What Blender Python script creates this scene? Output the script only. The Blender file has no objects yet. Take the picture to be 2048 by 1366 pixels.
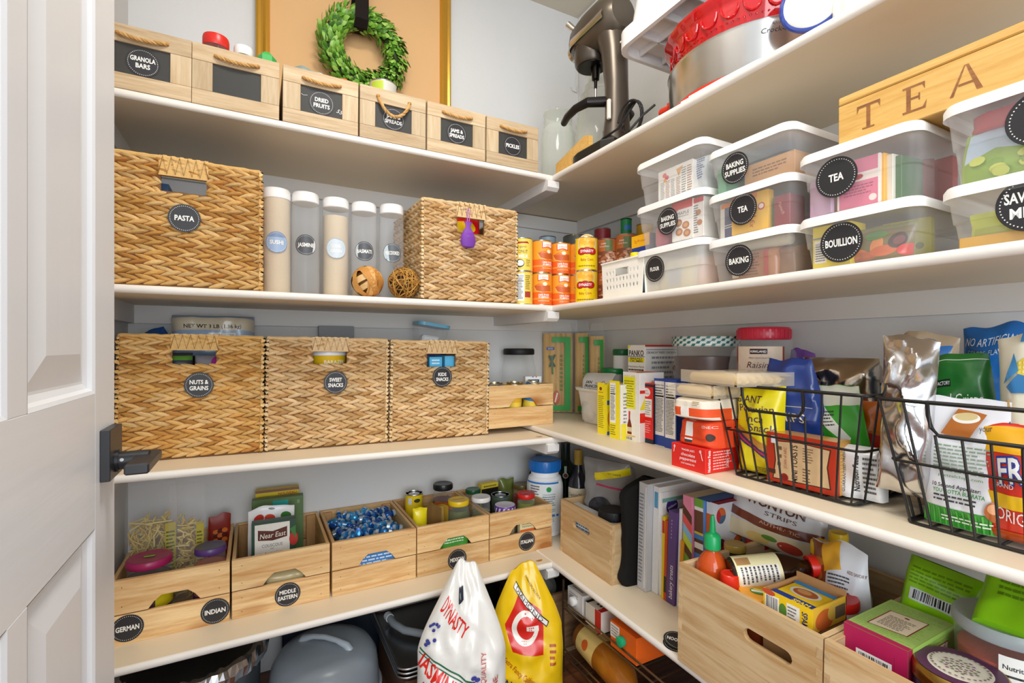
import bpy, bmesh, math, random
from math import sin, cos, pi, radians, sqrt
from mathutils import Vector, Matrix, noise
random.seed(7)
SC = bpy.context.scene
COL = SC.collection
# ---------------------------------------------------------------- camera
F = 972.8; PSI = radians(27.9); CYP = 692.0; HC = 1.10
cam_d = bpy.data.cameras.new('camera'); cam = bpy.data.objects.new('camera', cam_d); COL.objects.link(cam)
cam.location = (0, 0, HC); cam.rotation_euler = (pi/2, 0, -PSI)
cam_d.sensor_width = 36; cam_d.lens = F/2048*36; cam_d.shift_y = (CYP-683)/2048; cam_d.clip_start = .02
SC.camera = cam
# ---------------------------------------------------------------- world and lights
w = bpy.data.worlds.new('world'); SC.world = w; w.use_nodes = True
w.node_tree.nodes['Background'].inputs[0].default_value = (0.88, 0.94, 1.0, 1)
w.node_tree.nodes['Background'].inputs[1].default_value = 0.95
def area(name, loc, rot, sx, sy, power, col):
    l = bpy.data.lights.new(name, 'AREA'); l.shape = 'RECTANGLE'; l.size = sx; l.size_y = sy; l.energy = power; l.color = col
    o = bpy.data.objects.new(name, l); COL.objects.link(o); o.location = loc; o.rotation_euler = rot; return o
area('ceiling_lamp_light', (.33, .62, 2.58), (0, 0, 0), .34, .34, 13.5, (1, .95, .88))
area('doorway_daylight', (-.25, -1.6, 1.5), (radians(86), 0, radians(-12)), 1.5, 2.2, 50, (.9, .955, 1))
SC.view_settings.view_transform = 'Standard'; SC.view_settings.look = 'None'
SC.view_settings.exposure = 0.25; SC.view_settings.gamma = 1; SC.view_settings.use_curve_mapping = False
# ---------------------------------------------------------------- photo pixel -> place helpers
sP, cP = sin(PSI), cos(PSI)
YA, XB, YW, XW, XL, ZC = 1.415, .905, 1.85, 1.3255, -.339, 2.618   # shelf fronts, walls, ceiling
def X(u, y):                      # x on the plane y = const seen at picture column u
    t = (u-1024)/F; return y*(sP+t*cP)/(cP-t*sP)
def Y(u, x):
    t = (u-1024)/F; return x*(cP-t*sP)/(sP+t*cP)
def Z(v, x, y): return HC+(CYP-v)/F*(x*sP+y*cP)
def AZ(u, v, z):                  # point on a level surface of height z
    t = (u-1024)/F; d = (z-HC)*F/(CYP-v); return d*(sP+t*cP), d*(cP-t*sP)
TH = .0195
def _lin(a, b): m = (b[1]-a[1])/(b[0]-a[0]); return lambda t: a[1]+m*(t-a[0])+TH
def _A(p, q): return _lin(*[(X(u, YA), Z(v, X(u, YA), YA)) for u, v in (p, q)])
def _B(p, q): return _lin(*[(Y(u, XB), Z(v, XB, Y(u, XB))) for u, v in (p, q)])
ZA = {1: _A((227,189),(1104,361)), 2: _A((228,584),(1103,621.7)), 3: _A((228,969),(1104,887)), 4: _A((228,1358),(1104,1137))}
ZB = {1: _B((1104,361),(1760,2)), 2: _B((1103.3,621.7),(2048,506.9)), 3: _B((1103.7,874.7),(2048,1176)), 4: _B((1110,1141),(1363,1338.7))}
RB = -pi/2                        # turn of things that face away from the right wall
# ---------------------------------------------------------------- colours and materials
def C(h):
    if not isinstance(h, str): return tuple(h)
    h = h.lstrip('#'); r = []
    if len(h) == 3: h = ''.join(k*2 for k in h)
    for i in (0, 2, 4):
        k = int(h[i:i+2], 16)/255; r.append(k/12.92 if k <= .04045 else ((k+.055)/1.055)**2.4)
    return tuple(r)
MATS = {}
def nmat(name):
    m = bpy.data.materials.new(name); m.use_nodes = True; nt = m.node_tree; b = nt.nodes['Principled BSDF']
    return m, nt, b
def node(nt, t, **k):
    n = nt.nodes.new(t)
    for a, v in k.items():
        if a in n.inputs: n.inputs[a].default_value = v
        else: setattr(n, a, v)
    return n
def noise_bump(nt, b, scale, strength, dist=.001, stretch=None, detail=3):
    tc = node(nt, 'ShaderNodeTexCoord'); src = tc.outputs['Object']
    if stretch:
        mp = node(nt, 'ShaderNodeMapping'); mp.inputs['Scale'].default_value = stretch; nt.links.new(src, mp.inputs[0]); src = mp.outputs[0]
    n = node(nt, 'ShaderNodeTexNoise', Scale=scale, Detail=detail); nt.links.new(src, n.inputs['Vector'])
    bp = node(nt, 'ShaderNodeBump', Strength=strength, Distance=dist); nt.links.new(n.outputs['Fac'], bp.inputs['Height'])
    nt.links.new(bp.outputs[0], b.inputs['Normal']); return n, src
def finish(name, rough=.5, metal=0, bump=(60, .08), spec=.5, coat=0, var=.06, alpha=1, trans=0, emit=0):
    """material that takes its colour from the mesh's own colour layer (print, paper, plastic ...)"""
    if name in MATS: return MATS[name]
    m, nt, b = nmat(name)
    at = node(nt, 'ShaderNodeAttribute', attribute_name='Col')
    b.inputs['Roughness'].default_value = rough; b.inputs['Metallic'].default_value = metal
    b.inputs['Specular IOR Level'].default_value = spec; b.inputs['Coat Weight'].default_value = coat
    b.inputs['Alpha'].default_value = alpha
    n, src = noise_bump(nt, b, bump[0], bump[1])
    mix = node(nt, 'ShaderNodeMix', data_type='RGBA', blend_type='MULTIPLY'); mix.inputs[0].default_value = 1
    rp = node(nt, 'ShaderNodeMapRange'); rp.inputs[3].default_value = 1-var; rp.inputs[4].default_value = 1+var
    nt.links.new(n.outputs['Fac'], rp.inputs[0]); nt.links.new(at.outputs['Color'], mix.inputs[6]); nt.links.new(rp.outputs[0], mix.inputs[7])
    nt.links.new(mix.outputs[2], b.inputs['Base Color'])
    MATS[name] = m; return m
PAPER = finish('paper', .62, bump=(150, .05)); CARD = finish('printed_card', .42, bump=(90, .03), spec=.4)
PLAS = finish('plastic', .32, bump=(40, .02)); FILM = finish('plastic_film', .24, bump=(28, .22), spec=.6)
FOIL = finish('metal_foil', .2, metal=1, bump=(45, .35), var=.12); METAL = finish('tin_metal', .28, metal=1, bump=(30, .02))
CERA = finish('glazed_ceramic', .1, bump=(8, .03), coat=.6); RUB = finish('matt_black', .55, bump=(80, .05), spec=.35)
FABR = finish('cloth_fibre', .85, bump=(300, .25), var=.12, spec=.2); LEAFM = finish('leaf', .42, bump=(60, .15), var=.22)
STRAW = finish('dried_fibre', .58, bump=(160, .3), var=.17, spec=.3)
def thin(name, col, alpha, rough, edge=.35):
    """clear glass or plastic: see-through where faced, glossier at the edge as Fresnel makes it"""
    m, nt, b = nmat(name); out = nt.nodes['Material Output']
    b.inputs['Base Color'].default_value = (*C(col), 1); b.inputs['Roughness'].default_value = rough
    tr = node(nt, 'ShaderNodeBsdfTransparent'); mx = node(nt, 'ShaderNodeMixShader'); lw = node(nt, 'ShaderNodeLayerWeight', Blend=.35)
    mr = node(nt, 'ShaderNodeMapRange'); mr.inputs[3].default_value = alpha; mr.inputs[4].default_value = min(1, alpha+edge)
    noise_bump(nt, b, 12, .04)
    nt.links.new(lw.outputs['Facing'], mr.inputs[0]); nt.links.new(mr.outputs[0], mx.inputs[0])
    nt.links.new(tr.outputs[0], mx.inputs[1]); nt.links.new(b.outputs[0], mx.inputs[2]); nt.links.new(mx.outputs[0], out.inputs[0])
    return m
GLASS = thin('clear_glass', '#e9efe2', .11, .03, .5); CLEAR = thin('clear_plastic', '#eef0f2', .08, .12, .28); JARG = thin('jar_glass', '#eef2ee', .04, .04, .2)
FROST = thin('frosted_plastic', '#f1efec', .13, .22, .3); MILKY = thin('milky_plastic', '#f2efe8', .48, .4, .3)
CELLO = thin('cellophane', '#f4f4f4', .07, .08, .5); AMBER = thin('dark_liquid_glass', '#1c0d06', .9, .06, .1)
LIDM = thin('lid_plastic', '#f7f5f1', .86, .35, .1)
def woodmat(name, c1, c2, scale=1., rough=.5, axis=0, knots=False, contrast=(.35, .75)):
    m, nt, b = nmat(name); b.inputs['Roughness'].default_value = rough
    tc = node(nt, 'ShaderNodeTexCoord'); oi = node(nt, 'ShaderNodeObjectInfo')
    ad = node(nt, 'ShaderNodeVectorMath', operation='MULTIPLY_ADD'); ad.inputs[1].default_value = (1, 1, 1)
    sc_ = node(nt, 'ShaderNodeVectorMath', operation='SCALE'); sc_.inputs[0].default_value = (3.1, 5.7, 4.3)
    nt.links.new(oi.outputs['Random'], sc_.inputs['Scale']); nt.links.new(tc.outputs['Object'], ad.inputs[0]); nt.links.new(sc_.outputs[0], ad.inputs[2])
    mp = node(nt, 'ShaderNodeMapping'); st = [22*scale]*3; st[axis] = 1.6*scale; mp.inputs['Scale'].default_value = st
    nt.links.new(ad.outputs[0], mp.inputs[0])
    n1 = node(nt, 'ShaderNodeTexNoise', Scale=2.2, Detail=5, Distortion=1.1); nt.links.new(mp.outputs[0], n1.inputs['Vector'])
    n2 = node(nt, 'ShaderNodeTexNoise', Scale=26., Detail=2); nt.links.new(mp.outputs[0], n2.inputs['Vector'])
    mixf = node(nt, 'ShaderNodeMath', operation='MULTIPLY_ADD'); mixf.inputs[1].default_value = .28; nt.links.new(n2.outputs['Fac'], mixf.inputs[0]); nt.links.new(n1.outputs['Fac'], mixf.inputs[2])
    r = node(nt, 'ShaderNodeValToRGB'); r.color_ramp.elements[0].position = contrast[0]+.1; r.color_ramp.elements[1].position = contrast[1]+.1
    r.color_ramp.elements[0].color = (*C(c1), 1); r.color_ramp.elements[1].color = (*C(c2), 1)
    nt.links.new(mixf.outputs[0], r.inputs[0]); last = r.outputs[0]
    hs = node(nt, 'ShaderNodeHueSaturation'); mr = node(nt, 'ShaderNodeMapRange'); mr.inputs[3].default_value = .87; mr.inputs[4].default_value = 1.1
    nt.links.new(oi.outputs['Random'], mr.inputs[0]); nt.links.new(mr.outputs[0], hs.inputs['Value']); nt.links.new(last, hs.inputs['Color']); last = hs.outputs[0]
    if knots:
        mp2 = node(nt, 'ShaderNodeMapping'); k2 = [9.]*3; k2[axis] = 4.; mp2.inputs['Scale'].default_value = k2; nt.links.new(ad.outputs[0], mp2.inputs[0])
        vo = node(nt, 'ShaderNodeTexVoronoi', Scale=1.); nt.links.new(mp2.outputs[0], vo.inputs['Vector'])
        kr = node(nt, 'ShaderNodeValToRGB'); kr.color_ramp.elements[0].position = .09; kr.color_ramp.elements[1].position = .27
        nt.links.new(vo.outputs['Distance'], kr.inputs[0])
        mk = node(nt, 'ShaderNodeMix', data_type='RGBA'); mk.inputs[6].default_value = (*C('#a5672f'), 1)
        nt.links.new(kr.outputs[0], mk.inputs[0]); nt.links.new(last, mk.inputs[7]); last = mk.outputs[2]
    nt.links.new(last, b.inputs['Base Color'])
    bp = node(nt, 'ShaderNodeBump', Strength=.12, Distance=.0008); nt.links.new(n2.outputs['Fac'], bp.inputs['Height']); nt.links.new(bp.outputs[0], b.inputs['Normal'])
    return m
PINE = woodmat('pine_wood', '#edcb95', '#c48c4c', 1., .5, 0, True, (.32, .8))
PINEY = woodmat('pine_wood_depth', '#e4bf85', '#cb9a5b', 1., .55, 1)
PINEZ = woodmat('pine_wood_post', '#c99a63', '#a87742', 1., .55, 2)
PAUL = woodmat('paulownia_wood', '#d2bb98', '#ab8d66', 1.3, .6, 0, contrast=(.3, .8))
PAULZ = woodmat('paulownia_wood_upright', '#d0bb9a', '#b4976f', 1.3, .6, 2, contrast=(.3, .8))
PLY = woodmat('pale_box_wood', '#dcbf92', '#c19763', .75, .5, 0, contrast=(.4, .72))
PLYY = woodmat('pale_box_wood_side', '#d9bd92', '#c29a68', .75, .5, 1, contrast=(.4, .72))
BAMB = woodmat('bamboo_wood', '#e5b96b', '#d09d4d', 2.2, .38, 0)
BURN = woodmat('engraved_wood', '#9a6432', '#754521', 2., .6, 0)
FLOORM = woodmat('floor_wood', '#7a4a2c', '#4c2a18', .5, .35, 0)
def paint(name, col, rough=.55, bump=(90, .1, .002), var=.03, stretch=None):
    m, nt, b = nmat(name); b.inputs['Roughness'].default_value = rough
    n, src = noise_bump(nt, b, bump[0], bump[1], bump[2], stretch)
    n3 = node(nt, 'ShaderNodeTexNoise', Scale=3., Detail=4); nt.links.new(src, n3.inputs['Vector'])
    mr = node(nt, 'ShaderNodeMapRange'); mr.inputs[3].default_value = 1-var; mr.inputs[4].default_value = 1+var; nt.links.new(n3.outputs['Fac'], mr.inputs[0])
    mx = node(nt, 'ShaderNodeMix', data_type='RGBA', blend_type='MULTIPLY'); mx.inputs[0].default_value = 1; mx.inputs[6].default_value = (*C(col), 1)
    nt.links.new(mr.outputs[0], mx.inputs[7]); nt.links.new(mx.outputs[2], b.inputs['Base Color']); return m
WALLM = paint('wall_paint', '#dcdcdb', .7, (55, .25, .003)); CEILM = paint('ceiling_paint', '#d5ccbc', .8, (60, .3, .003))
SHELFM = paint('shelf_paint', '#e9d9bd', .42, (45, .12, .0015), .04); EDGEM = paint('shelf_edge_paint', '#e9e2d8', .45, (70, .2, .002))
TRIMM = paint('trim_paint', '#e2dfdb', .5, (60, .1, .001)); DOORM = paint('door_paint', '#e9ebee', .38, (60, .3, .0012), .02, (1.2, 1.2, .06))
DOORH = paint('door_paint_rail', '#e9ebee', .38, (60, .3, .0012), .02, (1.2, .06, 1.2))
GOLD = paint('gilded_wood', '#d9a640', .3, (60, .2, .001)); GOLD.node_tree.nodes['Principled BSDF'].inputs['Metallic'].default_value = .65
CANV = paint('tan_canvas', '#e0b27c', .75, (220, .25, .001))
# ---------------------------------------------------------------- geometry collector
class G:
    def __init__(s): s.v = []; s.f = []; s.c = []; s.s = []
    def add(s, vs, fs, col='#fff', smooth=False, M=None):
        o = len(s.v); s.v += [tuple(M @ Vector(p)) if M else tuple(p) for p in vs]
        cc = C(col) if not isinstance(col, list) else None
        for i, f in enumerate(fs):
            s.f.append([o+k for k in f]); s.c.append(cc if cc else C(col[i])); s.s.append(smooth)
        return s
    def box(s, x0, y0, z0, x1, y1, z1, col='#fff', b=0, M=None):
        if b <= 0:
            vs = [(x, y, z) for x in (x0, x1) for y in (y0, y1) for z in (z0, z1)]
            return s.add(vs, [(0,1,3,2),(4,6,7,5),(0,4,5,1),(2,3,7,6),(0,2,6,4),(1,5,7,3)], col, M=M)
        vs = []; idx = {}
        for i, x in enumerate((x0, x1)):
            for j, y in enumerate((y0, y1)):
                for k, z in enumerate((z0, z1)):
                    dx, dy, dz = (b if i == 0 else -b), (b if j == 0 else -b), (b if k == 0 else -b)
                    for a, p in enumerate(((x, y+dy, z+dz), (x+dx, y, z+dz), (x+dx, y+dy, z))):
                        idx[i, j, k, a] = len(vs); vs.append(p)
        I = lambda i, j, k, a: idx[i, j, k, a]
        fs = []
        for q in (0, 1):
            fs += [[I(q,0,0,0), I(q,0,1,0), I(q,1,1,0), I(q,1,0,0)], [I(0,q,0,1), I(1,q,0,1), I(1,q,1,1), I(0,q,1,1)], [I(0,0,q,2), I(0,1,q,2), I(1,1,q,2), I(1,0,q,2)]]
        for p in (0, 1):
            for q in (0, 1):
                fs += [[I(p,q,0,0), I(p,q,1,0), I(p,q,1,1), I(p,q,0,1)], [I(p,0,q,0), I(p,1,q,0), I(p,1,q,2), I(p,0,q,2)], [I(0,p,q,1), I(1,p,q,1), I(1,p,q,2), I(0,p,q,2)]]
                for r in (0, 1): fs.append([I(p,q,r,0), I(p,q,r,1), I(p,q,r,2)])
        return s.add(vs, fs, col, M=M)
    def lathe(s, prof, n=24, col='#fff', M=None, smooth=True, sx=1, sy=1, pw=2):
        """prof: (r, z[, colour]) from bottom to top; pw > 2 gives a rounded square"""
        vs = []; fs = []; cs = []
        for p in prof:
            for i in range(n):
                a = 2*pi*i/n; k = 1 if pw == 2 else 1/(abs(cos(a))**pw+abs(sin(a))**pw)**(1/pw)
                vs.append((p[0]*cos(a)*sx*k, p[0]*sin(a)*sy*k, p[1]))
        for j in range(len(prof)-1):
            for i in range(n):
                fs.append((j*n+i, j*n+(i+1) % n, (j+1)*n+(i+1) % n, (j+1)*n+i)); cs.append(prof[j][2] if len(prof[j]) > 2 else col)
        if prof[0][0] > 1e-6: fs.append(tuple(range(n))[::-1]); cs.append(prof[0][2] if len(prof[0]) > 2 else col)
        if prof[-1][0] > 1e-6: fs.append(tuple(range((len(prof)-1)*n, len(prof)*n))); cs.append(prof[-1][2] if len(prof[-1]) > 2 else col)
        return s.add(vs, fs, cs, smooth, M)
    def tube(s, pts, r, n=8, col='#fff', closed=False, M=None, cap=True):
        P = [Vector(p) for p in pts]; m = len(P); vs = []; fs = []
        R = r if isinstance(r, (list, tuple)) else [r]*m
        up = Vector((.13, .27, .95))
        for i in range(m):
            a = P[(i-1) % m] if (i or closed) else P[i]; b = P[(i+1) % m] if (i < m-1 or closed) else P[i]
            t = (b-a).normalized(); u = t.cross(up)
            if u.length < .05: u = t.cross(Vector((1, .1, 0)))
            u.normalize(); w_ = t.cross(u); up = w_ if False else up
            vs += [P[i]+(u*cos(2*pi*k/n)+w_*sin(2*pi*k/n))*R[i] for k in range(n)]
        for i in range(m if closed else m-1):
            j = (i+1) % m
            fs += [(i*n+k, i*n+(k+1) % n, j*n+(k+1) % n, j*n+k) for k in range(n)]
        if not closed and cap: fs += [tuple(range(n))[::-1], tuple(range((m-1)*n, m*n))]
        return s.add(vs, fs, col, True, M)
    def prism(s, poly, d0, d1, col='#fff', M=None, axis='y'):
        """outline in (x, z) pushed along y (axis 'y'), or in (x, y) pushed along z"""
        n = len(poly); f = (lambda p, d: (p[0], d, p[1])) if axis == 'y' else ((lambda p, d: (p[0], p[1], d)) if axis == 'z' else (lambda p, d: (d, p[0], p[1])))
        vs = [f(p, d0) for p in poly]+[f(p, d1) for p in poly]
        fs = [tuple(range(n))[::-1], tuple(range(n, 2*n))]+[(i, (i+1) % n, n+(i+1) % n, n+i) for i in range(n)]
        return s.add(vs, fs, col, M=M)
    def grid(s, fn, nu, nv, col='#fff', smooth=True, M=None):
        vs = [fn(i/nu, j/nv) for j in range(nv+1) for i in range(nu+1)]; k = nu+1
        fs = [(j*k+i, j*k+i+1, (j+1)*k+i+1, (j+1)*k+i) for j in range(nv) for i in range(nu)]
        if callable(col): col = [col((i+.5)/nu, (j+.5)/nv) for j in range(nv) for i in range(nu)]
        return s.add(vs, fs, col, smooth, M)
    def mesh(s, name, angle=38):
        me = bpy.data.meshes.new(name); me.from_pydata(s.v, [], s.f)
        me.polygons.foreach_set('use_smooth', s.s)
        at = me.color_attributes.new('Col', 'FLOAT_COLOR', 'CORNER'); buf = []
        for f, c in zip(s.f, s.c): buf += [c[0], c[1], c[2], 1.]*len(f)
        at.data.foreach_set('color', buf)
        if any(s.s): me.set_sharp_from_angle(angle=radians(angle))
        me.update(); return me
    def build(s, name, mat, parent=None, recalc=True, **kw):
        me = s.mesh(name)
        if recalc:
            bm = bmesh.new(); bm.from_mesh(me); bmesh.ops.recalc_face_normals(bm, faces=bm.faces); bm.to_mesh(me); bm.free()
        me.materials.append(mat)
        o = bpy.data.objects.new(name, me); COL.objects.link(o)
        if parent: o.parent = parent
        for k, v in kw.items(): o[k] = v
        return o
def part(name, me, mat, parent, loc=(0,0,0), rot=(0,0,0)):
    if not me.materials: me.materials.append(mat)
    o = bpy.data.objects.new(name, me); COL.objects.link(o); o.parent = parent; o.location = loc; o.rotation_euler = rot; return o
def thing(name, label, cat, loc=(0,0,0), rz=0, group=None, rx=0, ry=0):
    o = bpy.data.objects.new(name, None); COL.objects.link(o); o.empty_display_size = .02
    o.location = loc; o.rotation_euler = (rx, ry, rz); o['label'] = label; o['category'] = cat
    if group: o['group'] = group
    return o
def tag(o, label, cat, group=None):
    o['label'] = label; o['category'] = cat
    if group: o['group'] = group
    return o
# ---------------------------------------------------------------- flat print: shapes and lettering laid on a surface
TXT = {}
def text_geo(s, bold=0.):
    k = (s, bold)
    if k not in TXT:
        cu = bpy.data.curves.new('t', 'FONT'); cu.body = s; cu.size = 1; cu.resolution_u = 2; cu.offset = bold; cu.align_x = 'CENTER'; cu.align_y = 'BOTTOM_BASELINE'
        o = bpy.data.objects.new('t', cu); me = bpy.data.meshes.new_from_object(o)
        TXT[k] = ([(v.co.x/.7, v.co.y/.7) for v in me.vertices], [tuple(p.vertices) for p in me.polygons])
        bpy.data.objects.remove(o); bpy.data.curves.remove(cu); bpy.data.meshes.remove(me)
    return TXT[k]
class Art:
    def __init__(s, fn, sub=None): s.g = G(); s.fn = fn; s.sub = sub; s.k = 1; s.clip = None
    def shape(s, vs, fs, col):
        if s.sub or s.clip:
            bm = bmesh.new(); bv = [bm.verts.new((x, y, 0)) for x, y in vs]
            for f in fs:
                try: bm.faces.new([bv[i] for i in f])
                except ValueError: pass
            if s.clip:
                x0, y0, x1, y1 = s.clip
                for co, no in (((x0,0,0),(-1,0,0)), ((x1,0,0),(1,0,0)), ((0,y0,0),(0,-1,0)), ((0,y1,0),(0,1,0))):
                    bmesh.ops.bisect_plane(bm, geom=bm.verts[:]+bm.edges[:]+bm.faces[:], plane_co=co, plane_no=no, clear_outer=True)
            if s.sub:
                for ax in (0, 1):
                    if not bm.verts: break
                    lo = min(v.co[ax] for v in bm.verts); hi = max(v.co[ax] for v in bm.verts)
                    k = math.floor(lo/s.sub)+1
                    while k*s.sub < hi:
                        co = [0, 0, 0]; no = [0, 0, 0]; co[ax] = k*s.sub; no[ax] = 1
                        bmesh.ops.bisect_plane(bm, geom=bm.verts[:]+bm.edges[:]+bm.faces[:], plane_co=co, plane_no=no); k += 1
            bm.verts.index_update(); vs = [(v.co.x, v.co.y) for v in bm.verts]; fs = [[v.index for v in f.verts] for f in bm.faces]; bm.free()
        s.g.add([s.fn(x, y, s.k) for x, y in vs], fs, col, smooth=bool(s.sub)); s.k += .12
    def r(s, x0, y0, x1, y1, col): s.shape([(x0,y0),(x1,y0),(x1,y1),(x0,y1)], [(0,1,2,3)], col); return s
    def p(s, pts, col): s.shape(pts, [tuple(range(len(pts)))], col); return s
    def e(s, cx, cy, rx, ry, col, n=28, a0=0, a1=360):
        full = a1-a0 >= 360
        pts = [(cx+rx*cos(radians(a0+(a1-a0)*i/n)), cy+ry*sin(radians(a0+(a1-a0)*i/n))) for i in range(n if full else n+1)]
        return s.p(pts if full else pts+[(cx, cy)], col)
    def line(s, pts, wd, col):
        for (x0, y0), (x1, y1) in zip(pts, pts[1:]):
            L = math.hypot(x1-x0, y1-y0) or 1; nx, ny = -(y1-y0)/L*wd/2, (x1-x0)/L*wd/2
            s.shape([(x0+nx,y0+ny),(x0-nx,y0-ny),(x1-nx,y1-ny),(x1+nx,y1+ny)], [(0,1,2,3)], col); s.k -= .12
        s.k += .12; return s
    def t(s, txt, cx, cy, h, col, wid=None, rot=0, bold=0., xs=1, slant=0, left=False):
        """lettering of cap height h centred on (cx, cy); wid squeezes it to a width"""
        vs, fs = text_geo(txt, bold)
        if not vs: return s
        x0, x1 = min(v[0] for v in vs), max(v[0] for v in vs)
        k = xs if wid is None else wid/((x1-x0)*h)
        m = x0 if left else (x0+x1)/2; ca, sa = cos(radians(rot)), sin(radians(rot)); out = []
        for x, y in vs:
            a = ((x-m)+slant*y)*h*k; b = (y-.5)*h
            out.append((cx+a*ca-b*sa, cy+a*sa+b*ca))
        s.shape(out, fs, col); return s
    def text(s, x0, y0, x1, y1, n, col, seed=1, fill=.45, ragged=.25):
        """n rows of small print drawn as broken strokes"""
        rnd = random.Random(seed); dy = (y1-y0)/n
        vs = []; fs = []
        for i in range(n):
            y = y1-dy*(i+.5); x = x0; e = x1-(x1-x0)*rnd.random()*ragged
            while x < e:
                L = (x1-x0)*rnd.uniform(.05, .16); o = len(vs); xe = min(x+L, e)
                vs += [(x, y-dy*fill/2), (xe, y-dy*fill/2), (xe, y+dy*fill/2), (x, y+dy*fill/2)]; fs.append((o, o+1, o+2, o+3)); x += L+(x1-x0)*.025
        sub = s.sub
        if s.sub: s.sub = s.sub*2.5
        s.shape(vs, fs, col); s.sub = sub; return s
    def bars(s, x0, y0, x1, y1, seed=3, col='#1c1c1c', bg='#f4f4f0', horiz=False):
        if bg: s.r(x0, y0, x1, y1, bg)
        rnd = random.Random(seed); a0, a1 = (y0, y1) if horiz else (x0, x1); L = a1-a0; q = a0+L*.08; vs = []; fs = []
        while q < a1-L*.1:
            wd = L*rnd.choice((.012, .02, .035)); o = len(vs)
            vs += [(x0+(x1-x0)*.1, q), (x1-(x1-x0)*.1, q), (x1-(x1-x0)*.1, q+wd), (x0+(x1-x0)*.1, q+wd)] if horiz else [(q, y0+(y1-y0)*.15), (q+wd, y0+(y1-y0)*.15), (q+wd, y1-(y1-y0)*.1), (q, y1-(y1-y0)*.1)]
            fs.append((o, o+1, o+2, o+3)); q += wd+L*rnd.choice((.012, .02, .03))
        s.shape(vs, fs, col); return s
    def facts(s, x0, y0, x1, y1, seed=1, bg='#f5f4ef', col='#222', title='Nutrition Facts'):
        s.r(x0, y0, x1, y1, bg); w_, h_ = x1-x0, y1-y0
        if title: s.t(title, (x0+x1)/2, y1-h_*.07, min(h_*.07, w_*.11), col, wid=w_*.86, bold=.02)
        s.r(x0+w_*.06, y1-h_*.135, x1-w_*.06, y1-h_*.12, col); s.r(x0+w_*.06, y1-h_*.29, x1-w_*.06, y1-h_*.26, col)
        s.text(x0+w_*.07, y1-h_*.25, x1-w_*.1, y1-h_*.15, 2, col, seed); s.text(x0+w_*.07, y0+h_*.06, x1-w_*.1, y1-h_*.31, max(4, int(h_/.0065)), col, seed+1)
        return s
    def build(s, parent, name='printed_label', mat=None):
        if not s.g.v: return None
        return s.g.build(name, mat or CARD, parent, recalc=False)
EPS = .00035
def face(which, w, d, h, e=EPS):
    return {'front': lambda a, b, k: (a-w/2, -e*k, b), 'right': lambda a, b, k: (w/2+e*k, a, b),
            'left': lambda a, b, k: (-w/2-e*k, d-a, b), 'top': lambda a, b, k: (a-w/2, b, h+e*k)}[which]
def cylmap(r, rot=0, e=EPS, cy=0, fr=None):
    def f(a, b, k):
        R = (fr(b) if fr else r)+e*k; g = a/r+radians(rot); return (R*sin(g), cy-R*cos(g), b)
    return f
# ---------------------------------------------------------------- shared builders
def disc_label(parent, fn, lines, r=.034, bg='#2b2a2d', fg='#f2efe8', sub=None, name='round_label', glare=None, blank=False, tsc=1):
    A = Art(fn, sub); A.e(0, 0, r, r, bg, 36)
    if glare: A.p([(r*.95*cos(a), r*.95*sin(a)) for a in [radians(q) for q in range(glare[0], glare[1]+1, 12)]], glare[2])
    vs = []; fs = []
    for i in range(46):
        a = 2*pi*i/46; o = len(vs); vs += [(r*.87*cos(a)+r*.028*cos(b), r*.87*sin(a)+r*.028*sin(b)) for b in (0, pi/2, pi, 3*pi/2)]; fs.append((o, o+1, o+2, o+3))
    sb = A.sub; A.sub = None; A.shape(vs, fs, fg); A.sub = sb
    n = len(lines); hh = (.36 if n == 1 else .32)*r*tsc
    for i, L in enumerate(lines):
        A.t(L, 0, (n-1)/2*hh*1.5-i*hh*1.5, hh, fg, wid=min(r*1.5, len(L)*hh*.66), bold=.03)
    return A.build(parent, name)
def carton(name, label, cat, loc, rz, w, d, h, col, arts=None, group=None, rx=0, ry=0, mat=None, b=.0008, sides=None):
    t = thing(name, label, cat, loc, rz, group, rx, ry)
    g = G(); g.box(-w/2, 0, 0, w/2, d, h, col, b); cb = g.build('carton', mat or CARD, t)
    for wh, fn in (arts or {}).items():
        A = Art(face(wh, w, d, h)); fn(A); A.build(t, 'printed_panel')
    return t
def can(name, label, loc, r, h, col, fn=None, rot=0, group=None, lid='#c9c9c6', rings=False, cat='can', rx=0, ry=0, rz=0):
    t = thing(name, label, cat, loc, rz, group, rx, ry)
    pr = [(r-.0008, .003, col)]
    if rings:
        for i in range(1, 12): pr.append((r-.0008-(.0007 if i % 2 else 0), .003+(h-.006)*i/12, col))
    pr.append((r-.0008, h-.003, col)); cb = G().lathe(pr, 32).build('can_body', CARD, t)
    G().lathe([(r-.004, .001), (r-.001, 0), (r, .0015), (r-.0008, .0035)], 32, lid).build('bottom_rim', METAL, t)
    G().lathe([(r-.0008, h-.0035), (r+.0002, h-.0015), (r-.0004, h), (r-.003, h), (r-.0035, h-.003), (r*.6, h-.003), (r*.55, h-.0022), (0, h-.0022)], 32, lid).build('lid', METAL, t)
    if fn: A = Art(cylmap(r-.0008, rot), r*.24); fn(A); A.build(cb)
    return t
def lid_cap(g, r, z, h, col, n=32, ridge=False, top=None):
    g.lathe([(r*.97, z, col), (r, z+h*.12, col), (r, z+h*.75, col), (r*.95, z+h*.96, top or col), (r*.86, z+h, top or col), (r*.8, z+h*.97, top or col), (0, z+h*.97, top or col)], n)
    if ridge:
        for i in range(30):
            a = 2*pi*i/30; g.box(-.0008, -r*.035, z+h*.12, .0008, r*.035, z+h*.8, col, M=Matrix.Translation((r*cos(a), r*sin(a), 0)) @ Matrix.Rotation(a, 4, 'Z'))
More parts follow.
